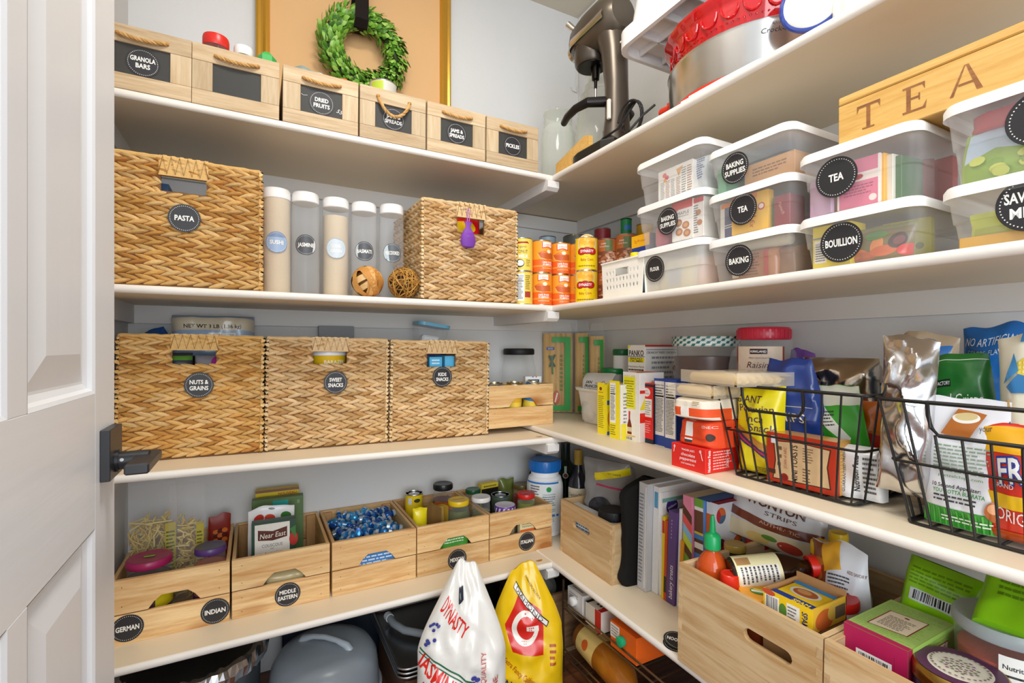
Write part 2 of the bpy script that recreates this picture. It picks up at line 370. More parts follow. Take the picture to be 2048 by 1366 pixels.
def jar(name, label, loc, r, h, lid, fill, fn=None, rot=0, lidh=.014, neck=.82, group=None, cat='jar', shell=None, fillh=.8, lidtop=None, rx=0, ry=0, rz=0, ridge=True, pw=2, lr=None, lump=0, lidmat=None, ridgecap=None, shoulder=.86):
    t = thing(name, label, cat, loc, rz, group, rx, ry); hb = h-lidh
    nr = r*neck
    pr = [(r*.86, 0), (r*.97, .004), (r, .012), (r, hb*.72), (r*.985, hb*.79), ((r+nr)/2, hb*shoulder), (nr, hb*.93), (nr, hb)]
    jb = G().lathe(pr, 32, '#fff', pw=pw).build('jar_body', shell or JARG, t)
    k = .955; g = G()
    fp = [(a*k, b+.003) for a, b in pr if b < hb*fillh]; fp.append((fp[-1][0], hb*fillh)); fp.append((0, hb*fillh))
    g.lathe([(a, b, fill) for a, b in fp], 24, pw=pw)
    if lump:
        rnd = random.Random(int(loc[0]*1e4))
        for i in range(lump):
            a = rnd.uniform(0, 2*pi); zz = rnd.uniform(.1, .9)*hb*fillh; q = r*rnd.uniform(.1, .18)
            cc = tuple(min(1, c*rnd.uniform(.6, 1.5)) for c in C(fill))
            g.lathe([(0, -q), (q*.8, -q*.5), (q, 0), (q*.8, q*.5), (0, q)], 7, cc, M=Matrix.Translation((r*.86*cos(a), r*.86*sin(a), zz)))
    g.build('contents', PLAS, t)
    g = G(); lid_cap(g, lr or nr*1.06, h-lidh, lidh, lid, ridge=ridge, top=lidtop); g.build('lid', lidmat or PLAS, t)
    if fn: A = Art(cylmap(r, rot), r*.24); fn(A); A.build(jb)
    return t
def bag(name, label, loc, rz, w, h, t, col, fn=None, kind='pillow', cat='bag', mat=None, group=None, rx=0, ry=0, seed=1, crum=.006, col2=None, topfn=None, nu=26, nv=30, sub=None, pinch=0, fold=None, back=None, lean=0, art=None):
    """film bag: pillow (sealed both ends), stand (gusset foot), brick (block shaped)"""
    th = thing(name, label, cat, loc, rz, group, rx, ry)
    def S(u, v, side):          # u in -1..1, v in 0..1
        if kind == 'pillow': vp = max(0., sin(pi*min(1, max(0, v))))**.45
        elif kind == 'stand': vp = min(1, (1-v)*1.25)**.7*(.55+.45*min(1, v*6)) if v < .97 else .03
        else: vp = (1-max(0, (v-.8)/.2)**3*.93)*(.86+.14*min(1, v*12))
        up = max(0., 1-abs(u)**(2.4 if kind != 'brick' else 7))**.6
        X0, Z0 = u*w/2*9, v*h*9
        n1 = noise.noise(Vector((X0*1.1+seed*7.3, Z0*1.1, seed*3.7+side)))
        n2 = noise.noise(Vector((X0*3.+seed, Z0*3.+side*9, seed*1.3)))
        n3 = abs(noise.noise(Vector((X0*1.9+Z0*.9, Z0*1.6-X0*.8+side*5, seed*5.1))))
        y = t/2*vp*up*(1+.16*n1)+crum*(n2*.6+(.35-n3)*1.3)*min(1, up*1.5)*(.25+.75*min(1, vp*1.3))
        wob = 1+.03*noise.noise(Vector((v*4, seed, u)))-pinch*sin(pi*v)**2*.0-(pinch*max(0, v-.55)**1.2*2 if pinch > 0 else -pinch*(.5-v)*0)
        if kind == 'pillow': wob *= 1-.1*sin(pi*v)**.6*(t/w)
        x = u*w/2*wob+(.05*w*v*v*sin(seed*2.3) if kind != 'brick' else 0); z = v*h+(.05*h*noise.noise(Vector((u*1.3, seed*2.7, 0)))-.02*h*u*u)*max(0, (v-.4)/.6)**2*(0 if kind == 'brick' else 1)
        yy = t/2+(y if side else -y)+lean*v*v
        if fold and v > fold[0]: yy += fold[1]*((v-fold[0])/(1-fold[0]))**2
        return (x, yy, z)
    g = G()
    cf = (lambda u, v: topfn(u, v)) if topfn else col
    g.grid(lambda a, b: S(a*2-1, b, 0), nu, nv, cf); g.grid(lambda a, b: S(1-a*2, b, 1), nu//2, nv//2, back or (col2 or col))
    if kind != 'pillow':
        n = nu; vs = [S(i/n*2-1, 0, 0) for i in range(n+1)]+[S(1-i/n*2, 0, 1) for i in range(n+1)]; g.add(vs, [tuple(range(len(vs)))], col)
    bf = g.build('bag_film', mat or FILM, th)
    if fn:
        aw, ah = art or (w, h)
        def m(a, b, k):
            p = S(max(-1, min(1, a*2/aw)), max(0, min(1, b/ah)), 0); return (p[0], p[1]-.0004-EPS*(1+(k-1)*3.5), p[2])
        A = Art(m, sub or aw/28); A.clip = (-aw*.497, ah*.003, aw*.497, ah*.997); fn(A); A.build(th, mat=PAPER if mat is PAPER else FILM)
    return th
def onA(k, yf, u0, u1): x0, x1 = X(u0, yf), X(u1, yf); return ((x0+x1)/2, yf, ZA[k]((x0+x1)/2)), x1-x0
def onB(k, xf, u0, u1): y1, y0 = Y(u0, xf), Y(u1, xf); return (xf, (y0+y1)/2, ZB[k]((y0+y1)/2)), y1-y0
# ================================================================ the room
def struct(name, g, mat, parent=None):
    o = g.build(name, mat, parent); o['kind'] = 'structure'; return o
struct('wall_back', G().box(XL-.1, YW, -.05, XW+.1, YW+.1, ZC+.1), WALLM)
struct('wall_right', G().box(XW, -.25, -.05, XW+.1, YW, ZC+.1), WALLM)
struct('wall_left', G().box(XL-.1, .3, -.05, XL, YW, ZC+.1), WALLM)
struct('ceiling', G().box(XL-.1, -.25, ZC, XW+.1, YW+.1, ZC+.1), CEILM)
fl = struct('floor', G().box(-3.2, -4.5, -.05, XW+2, YW, -.004), FLOORM)
me_pl = G().box(-.6, -.0575, -.004, .6, .0575, 0, b=.0012).mesh('plank'); me_pl.materials.append(FLOORM)
for r in range(17):
    for q in range(2):
        o = part('plank', me_pl, FLOORM, fl, ((XL+.22 if r % 2 else XL-.1)+.6+q*1.202-.14, -.1+r*.116+.0, 0)); o.location.x = min(o.location.x, XW-.6)
        if q == 1: o.scale.x = 1; o.location.x = XW-.602; o.location.z = -.0006
# built-in shelves
def shelf(k, side, label, x1=None):
    t = thing('pantry_shelf', label, 'shelf', (0, 0, 0))
    n = 24; R = TH/2
    nose = [(0 - R*.75*sin(a), R*cos(a)) for a in [pi*i/8 for i in range(9)]]      # rounded front edge
    if side == 'A':
        xs = [XL+(x1-XL)*i/n for i in range(n+1)]
        P = lambda s, d, z: (s, YA+R*.75+d, ZA[k](s)-TH/2+z)
    else:
        xs = [-.24+(YW+.24)*i/n for i in range(n+1)]; x1 = None
        P = lambda s, d, z: (XB+R*.75+d, s, ZB[k](s)-TH/2+z)
    D = (YW-YA if side == 'A' else XW-XB)-R*.75-.0005
    g = G(); sec = [(0, R), (D, R), (D, -R), (0, -R)]; m = len(sec)
    vs = [P(s, a, b) for s in xs for a, b in sec]
    fs = [(i*m+j, i*m+(j+1) % m, (i+1)*m+(j+1) % m, (i+1)*m+j) for i in range(n) for j in (0, 1, 2)]+[tuple(range(m)), tuple(range(n*m, n*m+m))]
    g.add(vs, fs); g.build('board', SHELFM, t)
    g = G(); m = len(nose); vs = [P(s, a, b) for s in xs for a, b in nose]
    fs = [(i*m+j, i*m+j+1, (i+1)*m+j+1, (i+1)*m+j) for i in range(n) for j in range(m-1)]+[tuple(range(m)), tuple(range(n*m, n*m+m))]
    g.add(vs, fs, smooth=True); g.build('front_edge', EDGEM, t)
    z = (lambda s: ZA[k](s)-TH) if side == 'A' else (lambda s: ZB[k](s)-TH)
    if side == 'A':
        g = G(); g.prism([(XL, z(XL)), (XW, z(XW)), (XW, z(XW)-.055), (XL, z(XL)-.055)], YW-.018, YW-.0003); g.build('wall_cleat', TRIMM, t)
        g = G(); g.prism([(YA+.005, z(XL)), (YW-.018, z(XL)), (YW-.018, z(XL)-.055), (YA+.005, z(XL)-.055)], XL+.0003, XL+.018, axis='x'); g.build('side_cleat', TRIMM, t)
    else:
        g = G(); g.prism([(-.2, z(-.2)), (YW-.018, z(YW)), (YW-.018, z(YW)-.055), (-.2, z(-.2)-.055)], XW-.018, XW-.0003, axis='x'); g.build('wall_cleat', TRIMM, t)
    return t
for k, what in ((1, 'topmost painted shelf along the back wall, carrying the chalkboard crates'), (2, 'painted shelf along the back wall, carrying the rice canisters'),
                (3, 'painted shelf along the back wall, carrying three woven baskets in a row'), (4, 'lowest painted shelf along the back wall, carrying the pine crates')):
    t = shelf(k, 'A', what, XW if k == 3 else XB+.006)
    z = ZA[k](.88)-TH; dz = .0 if k != 3 else 0     # bearer under the joint of the two boards
    g = G(); g.prism([(YA+.004, z), (YW-.018, z), (YW-.018, z-.036), (YA+.004, z-.036), (YA-.008, z-.026), (YA-.008, z-.004)], XB-.022, XB+.024, axis='x'); g.build('bearer', TRIMM, t)
for k, what in ((1, 'topmost painted shelf along the right wall, carrying the slow cooker and mixer'), (2, 'painted shelf along the right wall, carrying the lidded plastic boxes'),
                (3, 'painted shelf along the right wall, carrying the wire baskets'), (4, 'lowest painted shelf along the right wall, carrying the wooden boxes and books')):
    shelf(k, 'B', what)
# knocks in the paint at the shelf joints
for k in (3, 4):
    g = G(); x, y = XB-.03, YA+.035; z = ZA[k](x)
    g.add([(x+.012*cos(a)*(1+.3*sin(3*a)), y+.008*sin(a)*(1+.3*cos(2*a)), z+.0004) for a in [i*pi/6 for i in range(12)]], [tuple(range(12))], '#b57a30')
    o = g.build('paint_chip', PAPER, [q for q in bpy.data.objects if q.name.startswith('pantry_shelf') and 'back' in q['label']][k-1], recalc=False)
# ---- six panel door standing open
DX = -.168; y1, y0 = .836, .226; T = .035
door = thing('door_1', 'white panelled door standing open with a black lever handle', 'door'); door['kind'] = 'structure'
cols = [(.55, .746), (.316, .512)]; rows = [(.20, .882), (1.043, 1.66), (1.76, 1.93)]
def dbox(nm, ya, yb, za, zb, mat): G().box(DX-T, ya, za, DX, yb, zb, b=.0006).build(nm, mat, door)
dbox('stile', .746, y1, .012, 2.03, DOORM); dbox('stile', y0, .316, .012, 2.03, DOORM)
ed = [.012]+[q for r in rows for q in r]+[2.03]
for i in range(0, len(ed), 2): dbox('rail', .316, .746, ed[i], ed[i+1], DOORH)
for (a, b) in rows:
    dbox('mullion', .512, .55, a, b, DOORM)
    for (ya, yb) in cols:
        g = G(); st = [(0, 0), (.004, -.002), (.007, -.006), (.013, -.009), (.016, -.009), (.048, -.002), (.05, -.002)]
        vs = []; fs = []
        for o_, dp in st: vs += [(DX+dp, ya+o_, a+o_), (DX+dp, yb-o_, a+o_), (DX+dp, yb-o_, b-o_), (DX+dp, ya+o_, b-o_)]
        for i in range(len(st)-1):
            for j in range(4): fs.append((i*4+j, i*4+(j+1) % 4, i*4+4+(j+1) % 4, i*4+4+j))
        fs.append(tuple(range(len(st)*4-4, len(st)*4))); g.add(vs, fs)
        g.add([(DX-T, ya, a), (DX-T, yb, a), (DX-T, yb, b), (DX-T, ya, b)], [(0, 1, 2, 3)]); g.build('panel', DOORM, door)
BLK = finish('black_lever', .38, bump=(60, .03), spec=.5)
h = G(); h.box(DX, .764, .932, DX+.0105, .825, .996, '#26272b', .0008); hd = h.build('handle_plate', BLK, door); hd['label'] = 'square black handle plate'
g = G(); g.tube([(DX+.0105, .795, .9515), (DX+.02, .795, .9515), (DX+.045, .795, .9515)], .0115, 20, '#232428'); g.tube([(DX+.0105, .795, .9515), (DX+.014, .795, .9515)], .014, 20, '#1c1d20'); g.build('handle_neck', BLK, hd)
g = G(); g.box(DX+.03, .728, .945, DX+.055, .822, .958, '#26272b', .002); g.build('lever', BLK, hd)
g = G(); g.lathe([(0, 0), (.0022, 0), (.0022, .0006), (0, .0006)], 10, '#bbb', M=Matrix.Translation((DX+.018, .7835, .9545)) @ Matrix.Rotation(pi/2, 4, 'X')); g.build('set_screw', METAL, hd)
# ================================================================ back wall, top shelf
def rope(p0, p1, out, drop, t, r=.0042):
    """twisted handle rope between two holes"""
    g = G(); n = 36; a = Vector(p0); b = Vector(p1); path = []
    for i in range(n+1):
        s = i/n; q = a.lerp(b, s); k = min(1, sin(pi*s)*1.6)
        path.append(q+Vector((0, -out*min(1, sin(pi*s)*3), -drop*(1-(2*s-1)**2)**.75)))
    for j in range(3):
        pts = []
        for i, q in enumerate(path):
            tn = (path[min(n, i+1)]-path[max(0, i-1)]).normalized(); u = tn.cross(Vector((0, 1, .2))).normalized(); w_ = tn.cross(u); an = i*.62+j*2*pi/3
            pts.append(q+(u*cos(an)+w_*sin(an))*r*.55)
        g.tube(pts, r*.62, 6, ('#c69a5e', '#b98b50', '#d0a76b')[j])
    for q in (path[0], path[-1]): g.lathe([(0, -r*1.2), (r*1.25, -r*.6), (r*1.3, r*.5), (0, r*1.2)], 10, '#b98a52', M=Matrix.Translation(q))
    g.build('rope_handle', FABR, t)
CW, CH, CD = .194, .150, .29
def chalk_crate(u0, lines, drop=0, label='', x0=None, scr=None):
    yf = YA+.004; x0 = X(u0, yf) if x0 is None else x0; xc = x0+CW/2
    t = thing('chalkboard_crate', label, 'crate', (xc, yf, ZA[1](xc)+.0008), 0, 'whitewashed wooden crates with chalkboard fronts', ry=.0066)
    w, h, d = CW-.001, CH, CD; a = .043; hb, ht = .037, .108
    for z0, z1 in ((0, hb-.0004), (ht+.0004, h)): G().box(-w/2, 0, z0, w/2, .012, z1, b=.0007).build('rail', PAUL, t)
    for s in (-1, 1):
        xa, xb = sorted((s*w/2, s*(w/2-a))); G().box(xa, .0004, hb, xb, .012, ht, b=.0007).build('stile', PAULZ, t)
        G().box(s*w/2-(.01 if s > 0 else 0), .012, 0, s*w/2+(.01 if s < 0 else 0), d-.01, h, b=.0006).build('side_board', PAUL, t)
    G().box(-w/2, d-.01, 0, w/2, d, h, b=.0006).build('back_board', PAUL, t); G().box(-w/2+.01, .012, .002, w/2-.01, d-.01, .01).build('bottom', PAUL, t)
    G().box(-w/2+a, .0045, hb, w/2-a, .0115, ht, '#3a3936').build('chalkboard', RUB, t); bd = t.children[-1] if False else bpy.data.objects[max((c.name for c in bpy.data.objects if c.parent == t and c.name.startswith('chalkboard')), key=len)]
    z = .12; rope((-.046, -.002, z+.006), (.046, -.002, z+.006), .006, .008 if not drop else drop, t)
    if lines: disc_label(bd, lambda p, q, k: (p+.0, .0045-.0006-EPS*k, q+.071), lines, .033)
    if scr:
        A = Art(lambda p, q, k: (p, .0045-.0006-EPS*k, q)); A.t('55', .046, .058, .011, '#ddd', rot=-14, slant=.3); A.line([(-.052, .085), (-.046, .082), (-.036, .084)], .001, '#ccc'); A.build(bd, 'chalk_mark')
    return t
L1 = 'chalkboard-front wooden crate labelled '
chalk_crate(0, ['GRANOLA', 'BARS'], x0=X(383, YA+.004)-CW, label=L1+'granola bars, beside the open door')
chalk_crate(383, None, label='chalkboard-front wooden crate with a blank board and no round label')
chalk_crate(565, ['DRIED', 'FRUITS'], label=L1+'dried fruits with chalk scribbles beside the label', scr=1)
chalk_crate(719, ['JAMS &', 'SPREADS'], .052, label=L1+'jams and spreads with its rope handle drooping over it')
chalk_crate(854, ['JAMS &', 'SPREADS'], label=L1+'jams and spreads with a taut rope handle')
chalk_crate(973, ['PICKLES'], label=L1+'pickles, last of its row before the glass jars')
zc = lambda x: ZA[1](x)+.0105
def inA1(u, y, v): x = X(u, y); return (x, y, zc(x)), Z(v, x, y)-zc(x)
p, h = inA1(432, 1.53, 76); jar('seasoning_jar', 'jar with a bright red lid poking out of the blank chalkboard crate', p, .033, h, '#d8281c', '#b8803c', lidh=.03, neck=.9, ridge=False)
p, h = inA1(487, 1.52, 97); jar('seasoning_jar', 'jar with a white cap poking out of the blank chalkboard crate', p, .028, h, '#f1f0ee', '#caa468', lidh=.025, neck=.8, ridge=False)
p, h = inA1(534, 1.5, 108)
t = thing('green_box', 'small green faceted carton poking out of the blank chalkboard crate', 'carton', p)
G().lathe([(.024, 0), (.024, h-.012), (.012, h), (0, h)], 6, '#3fae54', smooth=False).build('carton', CARD, t)
p, h = inA1(618, 1.55, 133)
bag('snack_pouch', 'grey-green snack pouch poking out of the dried fruits crate', p, 0, .1, h, .03, '#7f8f86', lambda A: (A.r(-.05, .1, .05, .125, '#2e6b4b'), A.bars(.0, .09, .04, .12, 5)), 'stand', seed=3)
p, h = inA1(690, 1.54, 156)
bag('snack_pouch', 'orange snack pouch with a torn corner in the dried fruits crate', p, .2, .075, h, .02, '#e8581f', lambda A: A.e(0, .1, .02, .02, '#f4b030'), 'stand', seed=5, pinch=.4)
p, h = inA1(766, 1.545, 171); can('spread_tin', 'silver tin with a lime patch in the drooping-rope crate', p, .042, h, '#c9c4b8', lambda A: A.r(-.05, .03, -.008, h-.006, '#b6c83a'), lid='#d3cfc6')
# framed canvas and wreath
yf = YW-.03; x0, x1 = X(511, yf), X(902, yf); z0 = ZA[1](.4); z1 = z0+.86; fw = X(540, yf)-x0
t = thing('picture_frame', 'gold framed tan canvas leaning against the wall behind the crates', 'picture', (x0, yf, z0))
W = x1-x0; Hh = z1-z0
for nm, pts in (('frame_side', [(0, 0), (0, Hh), (fw, Hh-fw), (fw, fw)]), ('frame_side', [(W, 0), (W, Hh), (W-fw, Hh-fw), (W-fw, fw)]), ('frame_top', [(0, Hh), (W, Hh), (W-fw, Hh-fw), (fw, Hh-fw)]), ('frame_bottom', [(0, 0), (W, 0), (W-fw, fw), (fw, fw)])):
    g = G(); c = [Vector(q) for q in pts]; prof = [(0, 0), (0, -.014), (.18, -.02), (.36, -.017), (.5, -.02), (.7, -.012), (.86, -.014), (1, -.004), (1, .004)]
    vs = []
    for k, dp in prof:
        for a, b in ((0, 3), (1, 2)):
            q = c[a].lerp(c[b], k); vs.append((q.x, dp+.014, q.y))
    g.add(vs, [(2*i, 2*i+1, 2*i+3, 2*i+2) for i in range(len(prof)-1)]+[tuple(range(0, 2*len(prof), 2)), tuple(range(1, 2*len(prof), 2))]); g.build(nm, GOLD, t)
G().box(fw*.95, .012, fw*.95, W-fw*.95, .024, Hh-fw*.95).build('canvas', CANV, t)
yw = YW-.075; xa, xb = X(619, yw), X(825, yw); xc = (xa+xb)/2; zcn = Z(104, xc, yw); RO = (xb-xa)/2
t = thing('leaf_wreath', 'round green boxwood wreath hanging in front of the tan canvas', 'wreath', (xc, yw, zcn))
rm, rt = RO*.645, RO*.25
G().tube([(rm*cos(a), 0, rm*sin(a)) for a in [2*pi*i/40 for i in range(40)]], rt*.55, 8, '#33421a', closed=True).build('twig_ring', STRAW, t)
def leafmesh(s, col, bend):
    g = G(); vs = []; n = 5
    for i in range(n+1):
        k = i/n; wd = s*.3*sin(pi*min(1, k*.93+.05))**.8
        for q in (-1, 0, 1): vs.append((q*wd, -s*.04*abs(q)*-1+bend*s*k*k, k*s))
    fs = [(i*3+j, i*3+j+1, i*3+4+j, i*3+3+j) for i in range(n) for j in (0, 1)]
    return g.add(vs, fs, col, True)
lcs = ['#5f9428', '#78ab38', '#8fbf4a', '#4a7d20', '#a3cc60', '#69942f', '#3f6c1c', '#80b540']
rnd = random.Random(4); st = G(); lm = [leafmesh(.0235, c_, .25).mesh('leaf') for c_ in lcs]
for m_ in lm: m_.materials.append(LEAFM)
for i in range(1250):
    a = rnd.uniform(0, 2*pi); b = rnd.gauss(pi, 1.05) if i < 900 else rnd.uniform(0, 2*pi)
    # b = angle round the ring's section: pi faces the room
    rr = rt*rnd.uniform(.55, .9); rad = rm+rr*sin(b)*1.05; pos = Vector((rad*cos(a), rr*cos(b)*.9, rad*sin(a)))
    er = Vector((cos(a), 0, sin(a))); tang = Vector((-sin(a), 0, cos(a)))
    nrm = er*sin(b)+Vector((0, cos(b), 0)); d = (nrm*.75+tang*(-.75)+er*rnd.uniform(-.3, .35)+Vector((rnd.uniform(-.35, .35), rnd.uniform(-.35, .1), rnd.uniform(-.35, .35)))).normalized()
    xx = d.cross(nrm).normalized(); yy = d.cross(xx); M = Matrix((xx, yy, d)).transposed().to_4x4(); sc_ = rnd.uniform(.72, 1.15)
    if i < 300:
        o = part('leaf', lm[i % 8], LEAFM, t); o.matrix_local = Matrix.Translation(pos) @ M @ Matrix.Scale(sc_, 4)
    else:
        l = leafmesh(.0235*sc_, lcs[i % 8], .25); st.add(l.v, l.f, lcs[i % 8], True, Matrix.Translation(pos) @ M)
st.build('leaves', LEAFM, t, recalc=False, kind='stuff')
t = thing('black_ribbon', 'wide black ribbon holding up the green wreath', 'ribbon', (X(725, yw-.06), yw, zcn))
rw = (X(738, yw-.06)-X(711, yw-.06))/2; zi = rm-rt*.95; g = G()
pth = [(.012, 1.25-zcn+.9), (.0, .5), (-.055, rm+rt*1.2), (-rt*1.2, rm), (-rt*1.15, zi+.012), (-rt*.6, zi-.006), (0, zi-.002), (rt*.9, zi+.01), (rt*1.3, rm), (rt*1.1, rm+rt), (.02, rm+rt*1.6), (.015, .5)]
pth[0] = (.0, .52); pth[1] = (-.02, .36)
vs = []; fs = []
for yy, zz in pth: vs += [(-rw, yy, zz), (rw, yy, zz), (rw, yy+.0015, zz+.001), (-rw, yy+.0015, zz+.001)]
for i in range(len(pth)-1):
    for j in range(4): fs.append((4*i+j, 4*i+(j+1) % 4, 4*i+4+(j+1) % 4, 4*i+4+j))
g.add(vs, fs, '#1d1613', True); g.build('ribbon_loop', FABR, t)
# thin wire with a hook in the wall corner
g = G(); x, y = XW-.004, YW-.004
g.tube([(x, .6, ZC-.012), (x, 1.2, ZC-.012), (x, YW-.03, ZC-.01), (x-.002, y, ZC-.03), (x-.004, y, ZC-.1), (x-.004, y, 2.3), (x-.006, y-.002, Z(186, x, y)), (x-.03, y-.002, Z(184, x, y)+.0), (x-.036, y-.002, Z(178, x, y))], .0022, 6, '#e9e6e0')
tag(g.build('white_wire', PLAS), 'thin white wire running down the wall corner to a small hook', 'wire')
# ================================================================ woven baskets
def woven(name, label, loc, w, h, d, slot, lab=None, labz=None, labx=0, seed=1, rows=13, tone=0, slotx=0, group='tall woven water hyacinth baskets'):
    t = thing('woven_basket', label, 'basket', loc, 0, group, ry=.0147 if loc[2] < 1 else .0027); rnd = random.Random(seed)
    sw, s0, s1 = slot                                   # handle opening: half width, bottom, top
    pal = ['#d9ae69', '#e2bb7b', '#d2a25c', '#dfb572', '#c69550', '#e6c285', '#d8aa62', '#c08a48', '#e0b878', '#dcb97f'] if not tone else ['#dcb986', '#e3c496', '#d4ae7a', '#dfbf8f', '#c69e69', '#e6ca9f', '#d8b27e', '#bf9661', '#e0c294', '#dab986']
    rh = h/(rows+.35); R = .012
    perim = [((-w/2, 0), (1, 0), w, (0, -1)), ((w/2, 0), (0, 1), d, (1, 0)), ((w/2, d), (-1, 0), w, (0, 1)), ((-w/2, d), (0, -1), d, (-1, 0))]
    pitch = rh*1.36; L = rh*1.85
    for r in range(rows):
        g = G(); zc_ = rh*.62+r*rh
        for fi, (o, dr, ln, nm) in enumerate(perim):
            if fi == 2 and r % 2: pass
            n = max(3, round(ln/pitch)); pp = ln/n
            for half in (1, -1):
                for i in range(n+1):
                    c0 = (i+(.5 if half < 0 else 0)-.25)*pp
                    x0, x1 = c0-L*.5, c0+L*.5
                    if x1 < L*.12 or x0 > ln-L*.12: continue
                    if fi == 0 and s0 < zc_+half*rh*.2 < s1+.006:
                        lo, hi = w/2+slotx-sw, w/2+slotx+sw
                        if x0 > lo-.004 and x1 < hi+.004: continue
                        if x0 < lo < x1: x1 = lo+.001
                        if x0 < hi < x1: x0 = hi-.001
                        if x1-x0 < L*.25: continue
                    c_ = C(rnd.choice(pal)); k = rnd.uniform(.86, 1.1); c_ = tuple(min(1, q*k) for q in c_)
                    za, zb = zc_+half*rh*.46+rnd.uniform(-.0012, .0012), zc_-half*rh*.02   # outer end -> centre line (points right)
                    wd = rh*rnd.uniform(.25, .31); bul = .0085*rnd.uniform(.8, 1.2); vs = []; m = 7
                    for a in range(m+1):
                        s = a/m; q = min(ln, max(0, x0+(x1-x0)*s)); zz = za+(zb-za)*(s**.9); hw = wd*(sin(pi*(s*.9+.05))**.75)
                        dep = .002+bul*sin(pi*(s*.86+.1))-.003*s
                        for e, ee in ((-1, -.2), (-.45, .75), (.35, 1), (1, -.1)):
                            v2 = (o[0]+dr[0]*q+nm[0]*dep*ee, o[1]+dr[1]*q+nm[1]*dep*ee); vs.append((v2[0], v2[1]+.009*(1 if fi == 0 else 0)-(.006 if fi == 2 else 0), zz+e*hw))
                    fs = [(a*4+b, a*4+b+1, a*4+5+b, a*4+4+b) for a in range(m) for b in range(3)]
                    g.add(vs, fs, c_, True)
        g.build('braided_row', STRAW, t, recalc=False)
    # dark backing wall behind the weave, open at the handle
    g = G(); b = '#7d5428'; y = .0095; e = .006
    for (xa, za, xb, zb) in ((-w/2+.004, .004, slotx-sw, h-.01), (slotx+sw, .004, w/2-.004, h-.01), (slotx-sw, .004, slotx+sw, s0), (slotx-sw, s1, slotx+sw, h-.01)): g.box(xa, y, za, xb, y+e, zb, b)
    g.box(-w/2+.004, y, .004, -w/2+.01, d-.008, h-.01, b); g.box(w/2-.01, y, .004, w/2-.004, d-.008, h-.01, b); g.box(-w/2+.004, d-.014, .004, w/2-.004, d-.008, h-.01, b); g.box(-w/2+.004, y, 0, w/2-.004, d-.008, .005, b)
    g.build('inner_wall', STRAW, t)
    g = G()                                              # rim wrapped with split stems
    zr = h-.006
    cs = [(-w/2, .007), (w/2, .007), (w/2, d-.006), (-w/2, d-.006)]
    for i in range(4):
        a, b2 = Vector((*cs[i], zr)), Vector((*cs[(i+1) % 4], zr)); n = int((b2-a).length/.012)
        g.tube([a.lerp(b2, q/n)+Vector((0, 0, rnd.uniform(-.001, .001))) for q in range(n+1)], [.0055*rnd.uniform(.85, 1.1) for q in range(n+1)], 7, pal[i])
    for q in cs: g.tube([(q[0]*.995, q[1]+(.003 if q[1] < .1 else -.003), zr), (q[0]*.995, q[1]+(.003 if q[1] < .1 else -.003), .003)], .0045, 6, pal[4])
    g.build('rim', STRAW, t)
    g = G(); n = 12                                     # zigzag wrapped grip over the opening
    for i in range(n):
        xa = slotx-sw-.004+(2*sw+.008)*i/n; xb = xa+(2*sw+.008)/n
        pts = [(xa, h+.001), (xb, h+.001), ((xa+xb)/2, s1-.004)] if i % 2 else [(xa-.5*(xb-xa), s1-.004), (xb+.5*(xb-xa), s1-.004), ((xa+xb)/2, h+.001)]
        if not i % 2: pts = [(max(pts[0][0], slotx-sw-.004), pts[0][1]), (min(pts[1][0], slotx+sw+.004), pts[1][1]), pts[2]]
        g.prism(pts, .0015+.001*(i % 2), .014, pal[(i*3) % 6])
    g.box(slotx-sw-.004, .003, s1-.004, slotx+sw+.004, .014, h, pal[1], .001)
    g.tube([(slotx-sw-.004+(2*sw+.008)*i/n, .0003, (h-.002 if i % 2 else s1)) for i in range(n+1)], .0011, 5, '#8a6230')
    g.build('wrapped_grip', STRAW, t)
    if lab: disc_label(t, lambda p, q, k: (p+labx, -.0025-EPS*k, q+labz), lab, .034)
    return t
def bk(k, yf, xr, w, h): return (xr-w/2, yf, ZA[k](xr-w/2)+.001)
BW, BD = .333, .29
y2 = YA+.012; x = X(521, y2)
woven('w', 'tall woven basket labelled pasta on the shelf with the rice canisters', bk(2, y2, x, .335, .316), .33, .316, .33, (.047, .232, .272), ['PASTA'], .168, .002, 11, slotx=.0)
p0, w0 = onA(2, y2, 847, 1031)
woven('w', 'tall woven basket without a label, a purple sachet hanging at its grip', (p0[0], y2, p0[2]+.001), w0, .312, .33, (.046, .218, .268), None, seed=23, rows=13, tone=1)
y3 = 1.55
x = X(525, y3); woven('w', 'tall woven basket labelled nuts and grains, a blue bag on top', bk(3, y3, x, .333, .33), .321, .331, .285, (.05, .248, .292), ['NUTS &', 'GRAINS'], .195, .012, 31, slotx=.0)
p0, w0 = onA(3, y3, 528.5, 775); woven('w', 'tall woven basket labelled sweet snacks between two other baskets', (p0[0], y3, p0[2]+.001), w0-.014, .331, .285, (.048, .25, .292), ['SWEET', 'SNACKS'], .195, .015, 41, tone=1)
p0, w0 = onA(3, y3, 779, 976); woven('w', 'tall woven basket labelled kids snacks beside the small pine crate', (p0[0], y3, p0[2]+.001), w0-.014, .329, .285, (.05, .24, .288), ['KIDS', 'SNACKS'], .207, .0, 53, tone=1)
